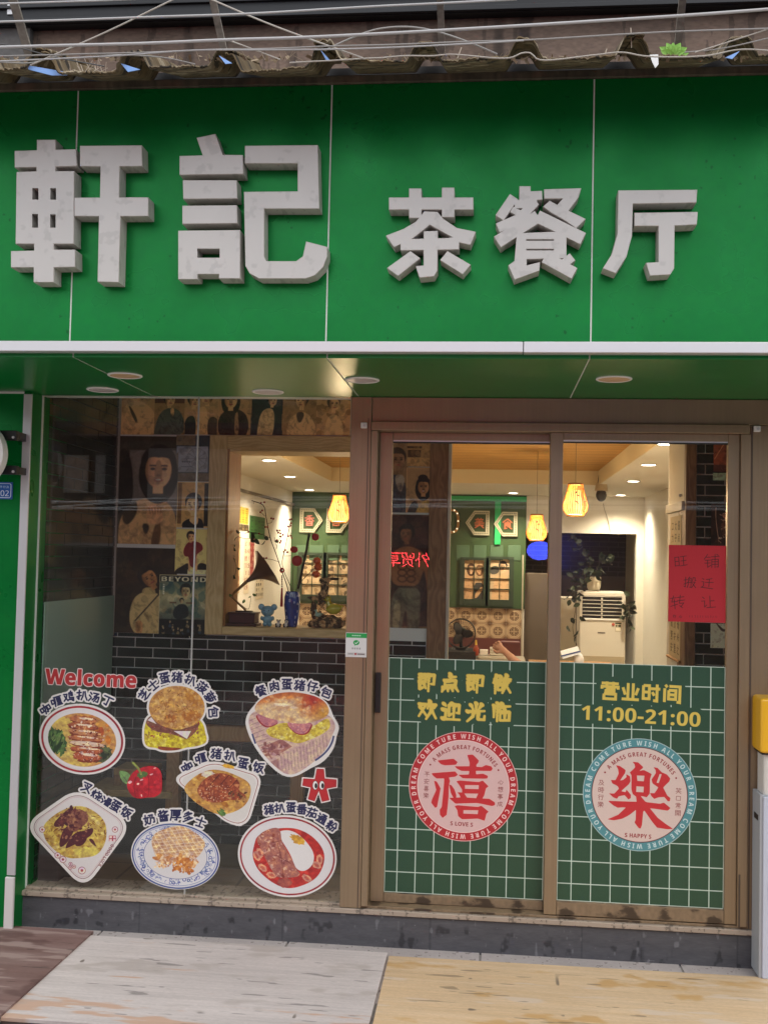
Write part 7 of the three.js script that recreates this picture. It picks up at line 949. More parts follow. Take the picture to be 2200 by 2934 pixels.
{ // scholar rock with two birds
  const rb = rng(61), m = std(null, 0.85), b = onShelf(1260); m.map = tex(256, (u, v) => { const a = fbm(u, v, 441, 8, 8, 5), q = a > 0.55 ? 1.5 : 0.8; return [104 * q * (0.6 + a), 86 * q * (0.6 + a), 62 * q * (0.6 + a)]; }, 6);
  const rock = (c, r, sx, sy, sz, sd) => { const g = new THREE.IcosahedronGeometry(r, 5), p = g.attributes.position; for (let i = 0; i < p.count; i++) { const x = p.getX(i) / r, y = p.getY(i) / r, z = p.getZ(i) / r, k = 0.72 + 0.55 * vnoise(x * 3 + 9, y * 3 + z * 3.3 + 9, sd, 99, 99) + 0.25 * vnoise(x * 8 + 30, y * 8 + z * 7 + 30, sd + 1, 199, 199); p.setXYZ(i, x * r * k * sx, y * r * k * sy, z * r * k * sz); } g.computeVertexNormals(); g.translate(c.x, c.y, c.z); return uvm(g); };
  const g = thing('ornamental_rock', 'craggy brown ornamental rock with a tree shaped spire on the shelf', 'rock ornament', b);
  part('base_rock', merge([rock(IP(1150, 2040), 0.036, 1.2, 0.6, 0.9, 3), rock(IP(1290, 2020), 0.045, 1.2, 0.75, 0.9, 5), rock(IP(1400, 2035), 0.034, 1.0, 0.8, 0.9, 7)]), m, g);
  part('spire', merge([rock(IP(1245, 1640), 0.026, 0.7, 1.7, 0.7, 9), rock(IP(1250, 1545), 0.022, 1.2, 0.7, 0.7, 11), rock(IP(1330, 1522), 0.022, 1.7, 0.3, 0.7, 13), rock(IP(1210, 1750), 0.024, 0.8, 1.6, 0.7, 15), rock(IP(1130, 1745), 0.022, 1.4, 0.5, 0.7, 17), rock(IP(1120, 1880), 0.022, 0.7, 2.0, 0.7, 19), rock(IP(1180, 1960), 0.026, 1, 1, 0.7, 21)]), m, g, 'gnarled spire of dark rock'); void rb;
  const bird = (label, x, y, k, col) => { const c0 = IP(x, y, ZI + 0.05), yM = phys(col, 0.14, { clearcoat: 1, clearcoatRoughness: 0.05 }), q = thing('ceramic_bird', label, 'figurine', c0), at = (u, v, w = 0) => vec(c0.x + u * k, c0.y + v * k, c0.z + w * k); part('body', (() => { const e = new THREE.SphereGeometry(0.5 * k, 24, 16), p = e.attributes.position; for (let i = 0; i < p.count; i++) { const u = p.getX(i) / k; p.setY(i, p.getY(i) * 0.66 + 0.16 * k * Math.max(0, u) * Math.max(0, u) * 4 * 0.4); p.setZ(i, p.getZ(i) * 0.72); } e.computeVertexNormals(); return e.translate(c0.x, c0.y + 0.34 * k, c0.z); })(), yM, q); part('head', ball(at(-0.36, 0.92), 0.2 * k, 1, 0.95, 0.9, 18), yM, q); part('neck', rod(at(-0.26, 0.5), at(-0.35, 0.85), 0.2 * k, 14, 0.13 * k), yM, q); part('beak', ball(at(-0.56, 0.88), 0.08 * k, 1.2, 0.5, 0.9, 10), yM, q); part('eye', ball(at(-0.4, 0.98, 0.17), 0.025 * k, 1, 1, 1, 8), M.black, q); part('tail', ball(at(0.46, 0.52), 0.12 * k, 1.3, 0.6, 0.8, 12), yM, q); };
  bird('yellow green glazed duck figurine on the ornamental rock', 1352, 1935, 190 * IS, [0.5, 0.47, 0.03]); bird('tiny pale jade duck figurine at the foot of the ornamental rock', 1176, 1965, 84 * IS, [0.3, 0.5, 0.4]);
  const jar = thing('glass_bottle', 'small bluish glass bottle with a trailing plant at the end of the shelf', 'bottle', onShelf(118)), j0 = onShelf(118); part('bottle', lathe([[0.001, 0.003], [0.02, 0.0], [0.022, 0.05], [0.016, 0.075], [0.01, 0.09], [0.011, 0.1]], vec(j0.x, OY0, ZI - 0.06), 24), phys([0.45, 0.6, 0.66], 0.08, { transmission: 0.8, thickness: 0, side: THREE.DoubleSide }), jar);
  const ivy = thing('trailing_vine', 'dark leaved vine trailing up beside the gramophone horn', 'vine', IP(150, 1800)), lm = std([0.03, 0.055, 0.02], 0.6, { side: THREE.DoubleSide }), lg = std([0.12, 0.22, 0.06], 0.6, { side: THREE.DoubleSide }), vm = std([0.05, 0.04, 0.02], 0.8);
  part('stem', tube([[120, 1770], [170, 1600], [230, 1400], [180, 1180], [240, 1040], [330, 1060], [430, 1050]].map(([x, y]) => IP(x, y, ZI - 0.05)), 0.0016, 40, 5), vm, ivy); part('stem', tube([[150, 1720], [260, 1800], [370, 1870], [400, 1740]].map(([x, y]) => IP(x, y, ZI + 0.07)), 0.0013, 30, 5), vm, ivy);
  for (const [x, y, l, mm, dz] of [[200, 1000, 0.03, lm, 0], [230, 960, 0.034, lm, 0], [425, 1020, 0.04, lm, 0], [450, 1060, 0.04, lm, 0], [400, 1070, 0.03, lm, 0], [560, 1080, 0.034, lm, 0], [600, 1070, 0.03, lm, 0], [180, 1160, 0.03, lm, 0], [215, 1130, 0.026, lm, 0], [190, 1230, 0.026, lm, 0], [210, 1290, 0.024, lm, 0], [240, 1400, 0.024, lm, 0], [190, 1480, 0.026, lm, 0], [160, 1560, 0.024, lm, 0], [720, 1090, 0.024, lm, 0], [390, 1720, 0.028, lg, 0.12], [420, 1700, 0.026, lg, 0.12], [325, 1760, 0.024, lg, 0.12], [150, 1700, 0.02, lg, 0.1]]) part('leaf', leafShape(IP(x, y, ZI - 0.05 + dz), vec(rr(-1, 1), rr(-1, 0.3), rr(0, 0.6)), l, l * 0.75), mm, ivy);
}

// ------------------------------------------------------------------ bench, table and wainscot in the window bay
{
  const wood = std(null, 0.55, { map: woodTex(451, [158, 130, 82], [190, 162, 108], true) }), dk = std([0.035, 0.03, 0.026], 0.7), legM = std(null, 0.6, { map: woodTex(457, [138, 104, 66], [170, 134, 90], false) });
  const b = thing('corner_bench', 'low wooden corner bench against the tiled side wall', 'bench', vec(-1.85, 0.031, -0.8)); part('seat', bx(-2.09, 0.335, -1.0, -1.63, 0.37, -0.7, 0.004), wood, b); part('seat', bx(-2.09, 0.334, -0.699, -1.97, 0.369, -0.1, 0.004), wood, b); part('front_board', bx(-2.06, 0.031, -0.99, -1.66, 0.334, -0.74), dk, b); part('front_board', bx(-2.088, 0.031, -0.739, -1.99, 0.333, -0.12), dk, b);
  const s = thing('stool', 'low wooden stool behind the red pepper sticker', 'stool', vec(-1.82, 0.031, -0.92)), c0 = W(345, 2190, -0.9), c1 = W(440, 2190, -0.9); part('seat', bx(c0.x, 0.425, -1.0, c1.x + 0.02, 0.46, -0.8, 0.004), wood, s); for (const [x, z] of [[c0.x + 0.02, -0.98], [c1.x - 0.02, -0.98], [c0.x + 0.02, -0.82], [c1.x - 0.02, -0.82]]) part('leg', bx(x - 0.018, 0.031, z - 0.018, x + 0.018, 0.4245, z + 0.018), legM, s);
  const ty = W(640, 2076, -0.72).y, tb = W(640, 2124, -0.72).y, x0 = W(462, 2090, -0.72).x, x1 = W(950, 2090, -0.72).x, t = thing('bay_table', 'narrow dark topped wooden table along the tiled partition', 'table', vec((x0 + x1) / 2, 0.031, -0.86)); part('top', bx(x0, ty + 0.0005, -1.02, x1, ty + 0.012, -0.7, 0.003), phys([0.02, 0.024, 0.022], 0.2), t); part('apron', bx(x0 + 0.005, tb, -1.0, x1 - 0.005, ty, -0.72, 0.003), legM, t);
  for (const px of [495, 851]) for (const z of [-0.75, -0.97]) { const q = W(px, 2200, z + 0.03).x; part('leg', bx(q - 0.034, 0.031, z - 0.03, q + 0.034, tb - 0.0005, z + 0.03, 0.003), legM, t); }
}

// ------------------------------------------------------------------ dining room: signs, pictures, menu prints, fan, counter, air conditioner
const ZS2 = ZB + 0.0125;
function arrowSign(label, px0, py0, px1, py1, dir, ch, col) {
  const a = W(px0, py0, ZS2), b = W(px1, py1, ZS2), g = thing('arrow_sign', label, 'arrow sign', vec((a.x + b.x) / 2, b.y, ZS2), 'arrow shaped light signs on the green wall'), w = b.x - a.x, h = a.y - b.y, sh = (k) => { const cx = (a.x + b.x) / 2, cy = (a.y + b.y) / 2, p = dir > 0 ? [[-0.5, -0.5], [0.14, -0.5], [0.5, 0], [0.14, 0.5], [-0.5, 0.5]] : [[0.5, -0.5], [0.5, 0.5], [-0.14, 0.5], [-0.5, 0], [-0.14, -0.5]]; return p.map(([x, y]) => new THREE.Vector2(cx + x * (w - k * 2.2), cy + y * (h - k * 2))); };
  const s = new THREE.Shape(sh(0)); s.holes.push(new THREE.Path(sh(0.038))); const fm = std([0.46, 0.42, 0.3], 0.5);
  part('frame', uvm(new THREE.ExtrudeGeometry(s, { depth: 0.03, bevelEnabled: false }).translate(0, 0, ZS2)), fm, g);
  const pts = sh(0.019), bulbs = []; for (let i = 0; i < 5; i++) { const p = pts[i], q = pts[(i + 1) % 5], n = Math.round(p.distanceTo(q) / 0.02); for (let k = 0; k < n; k++) bulbs.push(ball(vec(mix(p.x, q.x, k / n), mix(p.y, q.y, k / n), ZS2 + 0.031), 0.006, 1, 1, 0.6, 6)); }
  const bm = part('bulbs', merge(bulbs), std([0.04, 0.05, 0.03], 0.5), g); bm.userData.kind = 'stuff';
  const c = document.createElement('canvas'); c.width = c.height = 200; const x = c.getContext('2d'); glyph(x, ch, 100, 100, 176, 17, '#000', 0, { cap: 'butt', join: 'miter' }); const cx = (a.x + b.x) / 2 + dir * -w * 0.08, cy = (a.y + b.y) / 2, k = h * 0.5 / 200;
  part('character', uvm(new THREE.ExtrudeGeometry(shapesOf(outlines(x, 200, 200, 0.8, 20), ([u, v]) => new THREE.Vector2(cx + (u - 100) * k, cy - (v - 100) * k)), { depth: 0.022, bevelEnabled: false }).translate(0, 0, ZS2)), std(col, 0.5), g);
}
arrowSign('cream arrow sign with a pink character, seen through the wooden opening', 861, 1456, 925, 1526, 1, '香', [0.5, 0.17, 0.13]);
arrowSign('cream arrow sign partly behind the bamboo lantern', 937, 1457, 1002, 1527, 1, '香', [0.42, 0.12, 0.06]);
arrowSign('cream arrow sign with an orange character, beside the bright green post', 1334, 1463, 1401, 1534, -1, '美', [0.5, 0.14, 0.06]);
arrowSign('cream arrow sign with an orange character, half behind the bright green post', 1415, 1466, 1481, 1537, -1, '食', [0.5, 0.14, 0.06]);
{ const a = W(1268, 1456, ZS2), b = W(1316, 1530, ZS2), g = thing('oval_sign', 'oval amber light sign half hidden by the grained timber post', 'oval sign', vec((a.x + b.x) / 2, b.y, ZS2)), cx = (a.x + b.x) / 2, cy = (a.y + b.y) / 2, pts = []; for (let i = 0; i < 40; i++) { const t = (i / 40) * 6.2832; pts.push(vec(cx + 0.08 * Math.sign(Math.cos(t)) * Math.abs(Math.cos(t)) ** 0.7, cy + 0.125 * Math.sign(Math.sin(t)) * Math.abs(Math.sin(t)) ** 0.7, ZS2 + 0.012)); } part('ring', new THREE.TubeGeometry(new THREE.CatmullRomCurve3(pts, true), 80, 0.015, 8, true), std([0.4, 0.2, 0.06], 0.5), g); for (let i = 0; i < 40; i += 4) part('bulb', ball(pts[i].clone().add(vec(0, 0, 0.014)), 0.009, 1, 1, 1, 8), glow([1, 0.8, 0.5], 1.6), g); }
function framed(label, px0, py0, px1, py1, draw, sd) {
  const a = W(px0, py0, ZS2), b = W(px1, py1, ZS2), g = thing('framed_poster', label, 'framed picture', vec((a.x + b.x) / 2, b.y - 0.05, ZS2), 'window framed pictures on the green wall'), f = 0.05, m = std([0.022, 0.035, 0.02], 0.5), z1 = ZS2 + 0.03;
  part('frame', bx(a.x - f, b.y - f * 1.4, ZS2 + 0.0005, a.x, a.y + f * 0.6, z1), m, g); part('frame', bx(b.x, b.y - f * 1.4, ZS2 + 0.0005, b.x + f, a.y + f * 0.6, z1), m, g); part('frame', bx(a.x + 0.0005, a.y, ZS2 + 0.0005, b.x - 0.0005, a.y + f * 0.6, z1 - 0.001), m, g); part('frame', bx(a.x + 0.0005, b.y - f * 1.4, ZS2 + 0.0005, b.x - 0.0005, b.y, z1 - 0.001), m, g);
  part('print', new THREE.PlaneGeometry(b.x - a.x, a.y - b.y).translate((a.x + b.x) / 2, (a.y + b.y) / 2, ZS2 + 0.004), print(canvasTex(150, 300, (c, w, h) => { draw(c, w, h, rng(sd)); noiseOver(c, w, h, 18, sd); }), 0.5), g);
  for (const t of [0.2, 0.48, 0.74]) part('glazing_bar', bx(a.x, mix(a.y, b.y, t) - 0.004, ZS2 + 0.005, b.x, mix(a.y, b.y, t) + 0.004, ZS2 + 0.016), m, g); part('glazing_bar', bx((a.x + b.x) / 2 - 0.004, b.y, ZS2 + 0.005, (a.x + b.x) / 2 + 0.004, a.y, ZS2 + 0.0155), m, g);
}
const duo = (c, w, h, r) => { c.fillStyle = '#c3a27c'; c.fillRect(0, 0, w, h); body(c, [[0, 0.44], [0.3, 0.36], [0.6, 0.42], [0.66, 0.6], [0.5, 1.1], [0, 1.1]], '#c79c72', w, h); body(c, [[0.5, 0.62], [0.7, 0.56], [1.05, 0.6], [1.05, 1.1], [0.5, 1.1]], '#3c3936', w, h); body(c, [[0.5, 0.9], [0.9, 0.66], [1.02, 0.72], [0.6, 1.02]], '#c79a70', w, h); face(c, w * 0.34, h * 0.22, w * 0.2, { skin: '#d2a982', hair: '#4a2f1e', turn: 1, smile: 1, long: 1 }); face(c, w * 0.78, h * 0.24, w * 0.18, { skin: '#c89c74', hair: '#6a4a30', turn: -1, long: 1 }); folds(c, r, 0, h * 0.4, w, h, 24, 'rgba(60,40,26,0.6)'); };
const solo1 = (c, w, h, r) => { c.fillStyle = '#bfa482'; c.fillRect(0, 0, w, h); body(c, [[0, 0.2], [0.4, 0.14], [0.5, 0.34], [0, 0.4]], '#4a4640', w, h); body(c, [[0.2, 0.62], [0.26, 0.44], [0.6, 0.36], [0.96, 0.44], [0.94, 0.62], [1.02, 1.1], [0, 1.1]], '#d0a77c', w, h); face(c, w * 0.66, h * 0.18, w * 0.22, { skin: '#d2aa84', hair: '#221a18', turn: 0, smile: 1 }); folds(c, r, w * 0.1, h * 0.5, w, h, 14, 'rgba(120,84,54,0.5)'); };
framed('framed print of two people in a dark barred frame, beside the fan', 1331, 1604, 1384, 1717, duo, 91);
framed('framed print of a woman in a pale dress in a dark barred frame', 1405, 1602, 1457, 1719, solo1, 92);
framed('framed print in a barred frame behind the red paper discs', 868, 1590, 921, 1704, (c, w, h, r) => { c.fillStyle = '#b49a78'; c.fillRect(0, 0, w, h); mottle(c, w, h, r, 40, ['#8a7050', '#c8ac88', '#6a5440'], 20); }, 93);
framed('framed print of tall figures in a barred frame behind the ornamental rock', 941, 1590, 995, 1706, (c, w, h, r) => { c.fillStyle = '#a98e6e'; c.fillRect(0, 0, w, h); mottle(c, w, h, r, 40, ['#5a4a3a', '#c4aa86', '#8a7254'], 20); body(c, [[0.3, 0.4], [0.5, 0.2], [0.7, 0.4], [0.66, 1], [0.34, 1]], '#8c7a60', w, h); }, 94);
// strips of menu prints along the white side wall (they face into the room)
const menu = (label, px0, px1, pyT, pyB, bg, ink, sd) => {
  const t0 = WX(px0, pyT, XWL + 0.002), t1 = WX(px1, pyT, XWL + 0.002), m = WX((px0 + px1) / 2, pyB, XWL + 0.002), mT = WX((px0 + px1) / 2, pyT, XWL + 0.002), z0 = t0.z, z1 = t1.z, h = mT.y - m.y, y0 = m.y;
  solo('menu_print', label, 'menu print', new THREE.PlaneGeometry(z0 - z1, h).rotateY(Math.PI / 2).translate(XWL + 0.003, y0 + h / 2, (z0 + z1) / 2), print(canvasTex(128, 256, (c, w, h2) => { const r = rng(sd); c.fillStyle = bg; c.fillRect(0, 0, w, h2); const chs = Object.keys(G); for (let i = 0; i < 4; i++) for (let j = 0; j < 7; j++) if (r() < 0.8) glyph(c, chs[(r() * 60) | 0], 20 + i * 30, 22 + j * 34, 22, 2.6, ink); }), 0.5), 'menu prints along the white side wall');
};
menu('yellow menu print high on the white side wall', 671, 713, 1452, 1500, '#d2b040', '#6a5418', 1); menu('green menu print high on the white side wall', 716, 760, 1480, 1545, '#3c6a34', '#16300f', 2); menu('dark band of print under the yellow menu print', 671, 713, 1502, 1520, '#3a2a1c', '#a89468', 3); menu('cream menu strip with red characters behind the vine', 672, 690, 1530, 1700, '#c9a678', '#7a2c1c', 4); menu('white menu strip with dark red characters beside the horn', 702, 717, 1545, 1700, '#d8cab0', '#7c2a22', 5); menu('dark red menu strip behind the horn', 719, 730, 1525, 1650, '#8c2c2c', '#d8b8a0', 6); menu('white menu sheet with black characters below the horn', 734, 757, 1610, 1715, '#d6cab2', '#2c2620', 7);
solo('cornice_strip', 'dark cornice strip along the top of the white side wall', 'cornice', bx(XWL + 0.001, YC - 0.16, ZB + 0.02, XWL + 0.03, YC - 0.135, ZPB - 0.02), std([0.16, 0.13, 0.1], 0.6));
// roller sheets on the white return wall, seen at a slant
{ const xr = QX0 + 0.0035, t = thing('roller_sheet', 'cream rolled wall hanging with a long lower batten on the white return wall', 'wall hanging', vec(xr, 1.2, -1.4)), m = std([0.6, 0.52, 0.38], 0.7); part('sheet', bx(xr - 0.004, W(1940, 1440, -1.25).y, -1.55, xr - 0.001, 2.3, -1.06), m, t); part('batten', bx(xr - 0.018, W(1940, 1466, -1.25).y, -1.58, xr - 0.001, W(1940, 1441, -1.25).y, -1.05, 0.003), std([0.5, 0.44, 0.32], 0.6), t); part('knob', ball(vec(xr - 0.02, W(1950, 1420, -1.1).y, -1.08), 0.009), M.white, t);
  const s = thing('calligraphy_scroll', 'pale paper scroll with columns of ink writing below the wall hanging', 'scroll', vec(xr, 1.15, -1.35)), y0 = W(1940, 1890, -1.25).y, y1 = W(1940, 1478, -1.25).y; part('paper', new THREE.PlaneGeometry(0.36, y1 - y0).rotateY(-Math.PI / 2).translate(xr - 0.006, (y0 + y1) / 2, -1.3), print(canvasTex(128, 384, (c, w, h) => { c.fillStyle = '#c6b48e'; c.fillRect(0, 0, w, h); const chs = Object.keys(G); for (let i = 0; i < 3; i++) for (let j = 0; j < 11; j++) glyph(c, chs[(i * 17 + j * 5) % 60], 28 + i * 36, 26 + j * 33, 24, 2.6, '#5c4e36'); }), 0.8), s); part('rod', rod(vec(xr - 0.012, y0, -1.5), vec(xr - 0.012, y0, -1.1), 0.008, 10), M.brownV, s); }
{ // desk fan on a dark counter box
  const c0 = W(1320, 1815, -4.5), r = 0.125, bY = W(1320, 1862, -4.5).y, g = thing('desk_fan', 'round black desk fan in front of the patterned tiles', 'fan', vec(c0.x, bY, -4.5)), m = std([0.016, 0.016, 0.017], 0.4);
  for (const z of [-0.035, 0.035]) { part('guard_ring', new THREE.TorusGeometry(r, 0.0045, 8, 48).translate(c0.x, c0.y, c0.z + z), m, g); const w2 = []; for (let i = 0; i < 36; i++) { const a = (i / 36) * 6.2832; w2.push(rod(vec(c0.x + 0.02 * Math.cos(a), c0.y + 0.02 * Math.sin(a), c0.z + z * 1.6), vec(c0.x + r * Math.cos(a), c0.y + r * Math.sin(a), c0.z + z), 0.0012, 4)); } const q = part('guard_wires', merge(w2), m, g); q.userData.kind = 'stuff'; }
  part('motor', new THREE.CylinderGeometry(0.045, 0.05, 0.09, 24).rotateX(Math.PI / 2).translate(c0.x, c0.y, c0.z - 0.08), m, g); for (let i = 0; i < 3; i++) part('blade', new THREE.SphereGeometry(0.05, 14, 10).scale(1.05, 0.75, 0.12).translate(0.055, 0, 0).rotateX(0.35).rotateZ(i * 2.094).translate(c0.x, c0.y, c0.z), std([0.03, 0.03, 0.034], 0.3), g); part('rim_band', new THREE.CylinderGeometry(r, r, 0.07, 48, 1, true).rotateX(Math.PI / 2).translate(c0.x, c0.y, c0.z), std([0.014, 0.014, 0.015], 0.4, { side: THREE.DoubleSide }), g); part('column', rod(vec(c0.x, bY, c0.z - 0.06), vec(c0.x, c0.y, c0.z - 0.06), 0.014, 12), m, g); part('foot', new THREE.CylinderGeometry(0.07, 0.08, 0.02, 28).translate(c0.x, bY + 0.01, c0.z - 0.06), m, g);
  const k = thing('counter', 'dark counter with pale trays beside the desk fan', 'counter', vec(c0.x + 0.15, 0.031, -4.5)); part('carcass', bx(c0.x - 0.3, 0.031, -4.75, c0.x + 0.13, bY, -4.3, 0.004), M.blackMatte, k); part('top', bx(c0.x + 0.131, 0.031, -4.75, c0.x + 0.55, bY - 0.06, -4.3, 0.004), std([0.3, 0.26, 0.2], 0.5), k); part('tray', bx(c0.x + 0.15, bY - 0.0595, -4.6, c0.x + 0.4, bY - 0.035, -4.35, 0.006), std([0.5, 0.46, 0.38], 0.4), k);
  const tw = thing('folded_towels', 'folded white towels on the counter tray', 'towels', vec(c0.x + 0.3, bY, -4.45)); for (let i = 0; i < 3; i++) part('towel', bx(c0.x + 0.25, bY - 0.034 + i * 0.022, -4.55, c0.x + 0.39 - i * 0.01, bY - 0.0125 + i * 0.022, -4.4, 0.009), std([0.6, 0.56, 0.48], 0.9), tw); part('napkin_box', bx(c0.x + 0.165, bY - 0.034, -4.52, c0.x + 0.235, bY + 0.01, -4.42, 0.004), M.white, tw);
  const sb = thing('sauce_bottle', 'small red sauce bottle with a yellow cap beside the fan', 'bottle', W(1365, 1850, -4.3)), q = W(1363, 1842, -4.3); part('bottle', lathe([[0.001, 0], [0.022, 0], [0.023, 0.06], [0.01, 0.09]], vec(q.x, bY - 0.0345, -4.4), 20), std([0.3, 0.05, 0.02], 0.3), sb); part('cap', new THREE.CylinderGeometry(0.006, 0.011, 0.04, 14).translate(q.x, bY + 0.076, -4.4), std([0.6, 0.4, 0.05], 0.4), sb);
}
{ // a forearm resting by the counter: one continuous surface from sleeve to five fingers
  const H0 = W(1428, 1852, -4.0), E0 = W(1490, 1905, -3.85), ax = E0.clone().sub(H0).normalize(), up = vec(0, 1, 0), sideV = ax.clone().cross(vec(0, 0, 1)).normalize(), at = (a, b, c2) => H0.clone().addScaledVector(ax, a).addScaledVector(sideV, b).add(vec(0, 0, c2)); void up;
  const caps = [[at(0.06, 0, 0), at(0.16, 0.004, 0), 0.024, 0.03], [at(0.16, 0.004, 0), at(0.32, 0.01, 0), 0.03, 0.042], [at(0.0, 0.012, 0), at(0.06, 0.0, 0), 0.018, 0.023], [at(0.0, -0.014, 0), at(0.06, 0, 0), 0.017, 0.022]];
  for (const [b, l, c2] of [[0.03, 0.05, 0.0], [0.012, 0.062, 0.006], [-0.008, 0.058, 0.006], [-0.026, 0.042, 0]]) caps.push([at(0.0, b, c2), at(-l * 0.55, b * 1.1, c2 + 0.012), 0.0095, 0.0088], [at(-l * 0.55, b * 1.1, c2 + 0.012), at(-l * 0.8, b * 1.05, c2 + 0.034), 0.0088, 0.0075]);
  caps.push([at(0.05, 0.02, 0.01), at(0.02, 0.045, 0.024), 0.0115, 0.01], [at(0.02, 0.045, 0.024), at(-0.01, 0.048, 0.036), 0.01, 0.0085]);
  const mid = at(0.13, 0, 0.01), R2 = 0.24, N = 96, mc = new MarchingCubes(N, std(null), false, false, 200000); mc.isolation = 0; const q = vec(0, 0, 0);
  for (let k = 0; k < N; k++) for (let j = 0; j < N; j++) for (let i = 0; i < N; i++) { q.set(((i - N / 2) / (N / 2)) * R2 + mid.x, ((j - N / 2) / (N / 2)) * R2 + mid.y, ((k - N / 2) / (N / 2)) * R2 + mid.z); let s = 0; for (const [a, b, r0, r1] of caps) { const ab = b.clone().sub(a), t = cl(q.clone().sub(a).dot(ab) / ab.lengthSq()), d = q.distanceTo(a.clone().addScaledVector(ab, t)) - mix(r0, r1, t); s += Math.exp(-d * 260); } mc.field[i + j * N + k * N * N] = Math.log(s + 1e-30) / 260; }
  mc.update(); const P = mc.positionArray.slice(0, mc.count * 3), Nn = mc.normalArray.slice(0, mc.count * 3), g = new THREE.BufferGeometry(); for (let i = 0; i < P.length; i += 3) { P[i] = P[i] * R2 + mid.x; P[i + 1] = P[i + 1] * R2 + mid.y; P[i + 2] = P[i + 2] * R2 + mid.z; } g.setAttribute('position', new THREE.Float32BufferAttribute(P, 3)); g.setAttribute('normal', new THREE.Float32BufferAttribute(Nn, 3)); g.computeBoundingBox();
  const p = thing('person', 'person reaching in behind the door film, only hand and forearm in view', 'person', at(0.4, 0, 0)); part('forearm', g, std([0.36, 0.19, 0.13], 0.55), p); part('sleeve', rod(at(0.27, 0.008, 0), at(0.46, 0.03, -0.02), 0.05, 24, 0.062), std([0.12, 0.035, 0.03], 0.9), p);
}
solo('seat_back', 'maroon padded seat back below the patterned tiles', 'seat back', bx(W(1432, 1835, -6).x, 0.031, -6.1, W(1491, 1835, -6).x, W(1460, 1838, -6).y, -6.0, 0.02), M.maroon);
solo('swing_door', 'grey brown service door panel beside the doorway', 'door panel', bx(W(1502, 1700, -7.1).x, 0.031, -7.12, W(1600, 1700, -7.1).x, W(1540, 1642, -7.1).y, -7.08, 0.004), std([0.13, 0.1, 0.075], 0.6));
solo('door_edge', 'pale vertical door edge strip beside the service door panel', 'trim', bx(W(1494, 1700, -7.05).x, 0.031, -7.06, W(1498, 1700, -7.05).x, W(1496, 1590, -7.05).y, -7.0), std([0.5, 0.44, 0.34], 0.6));
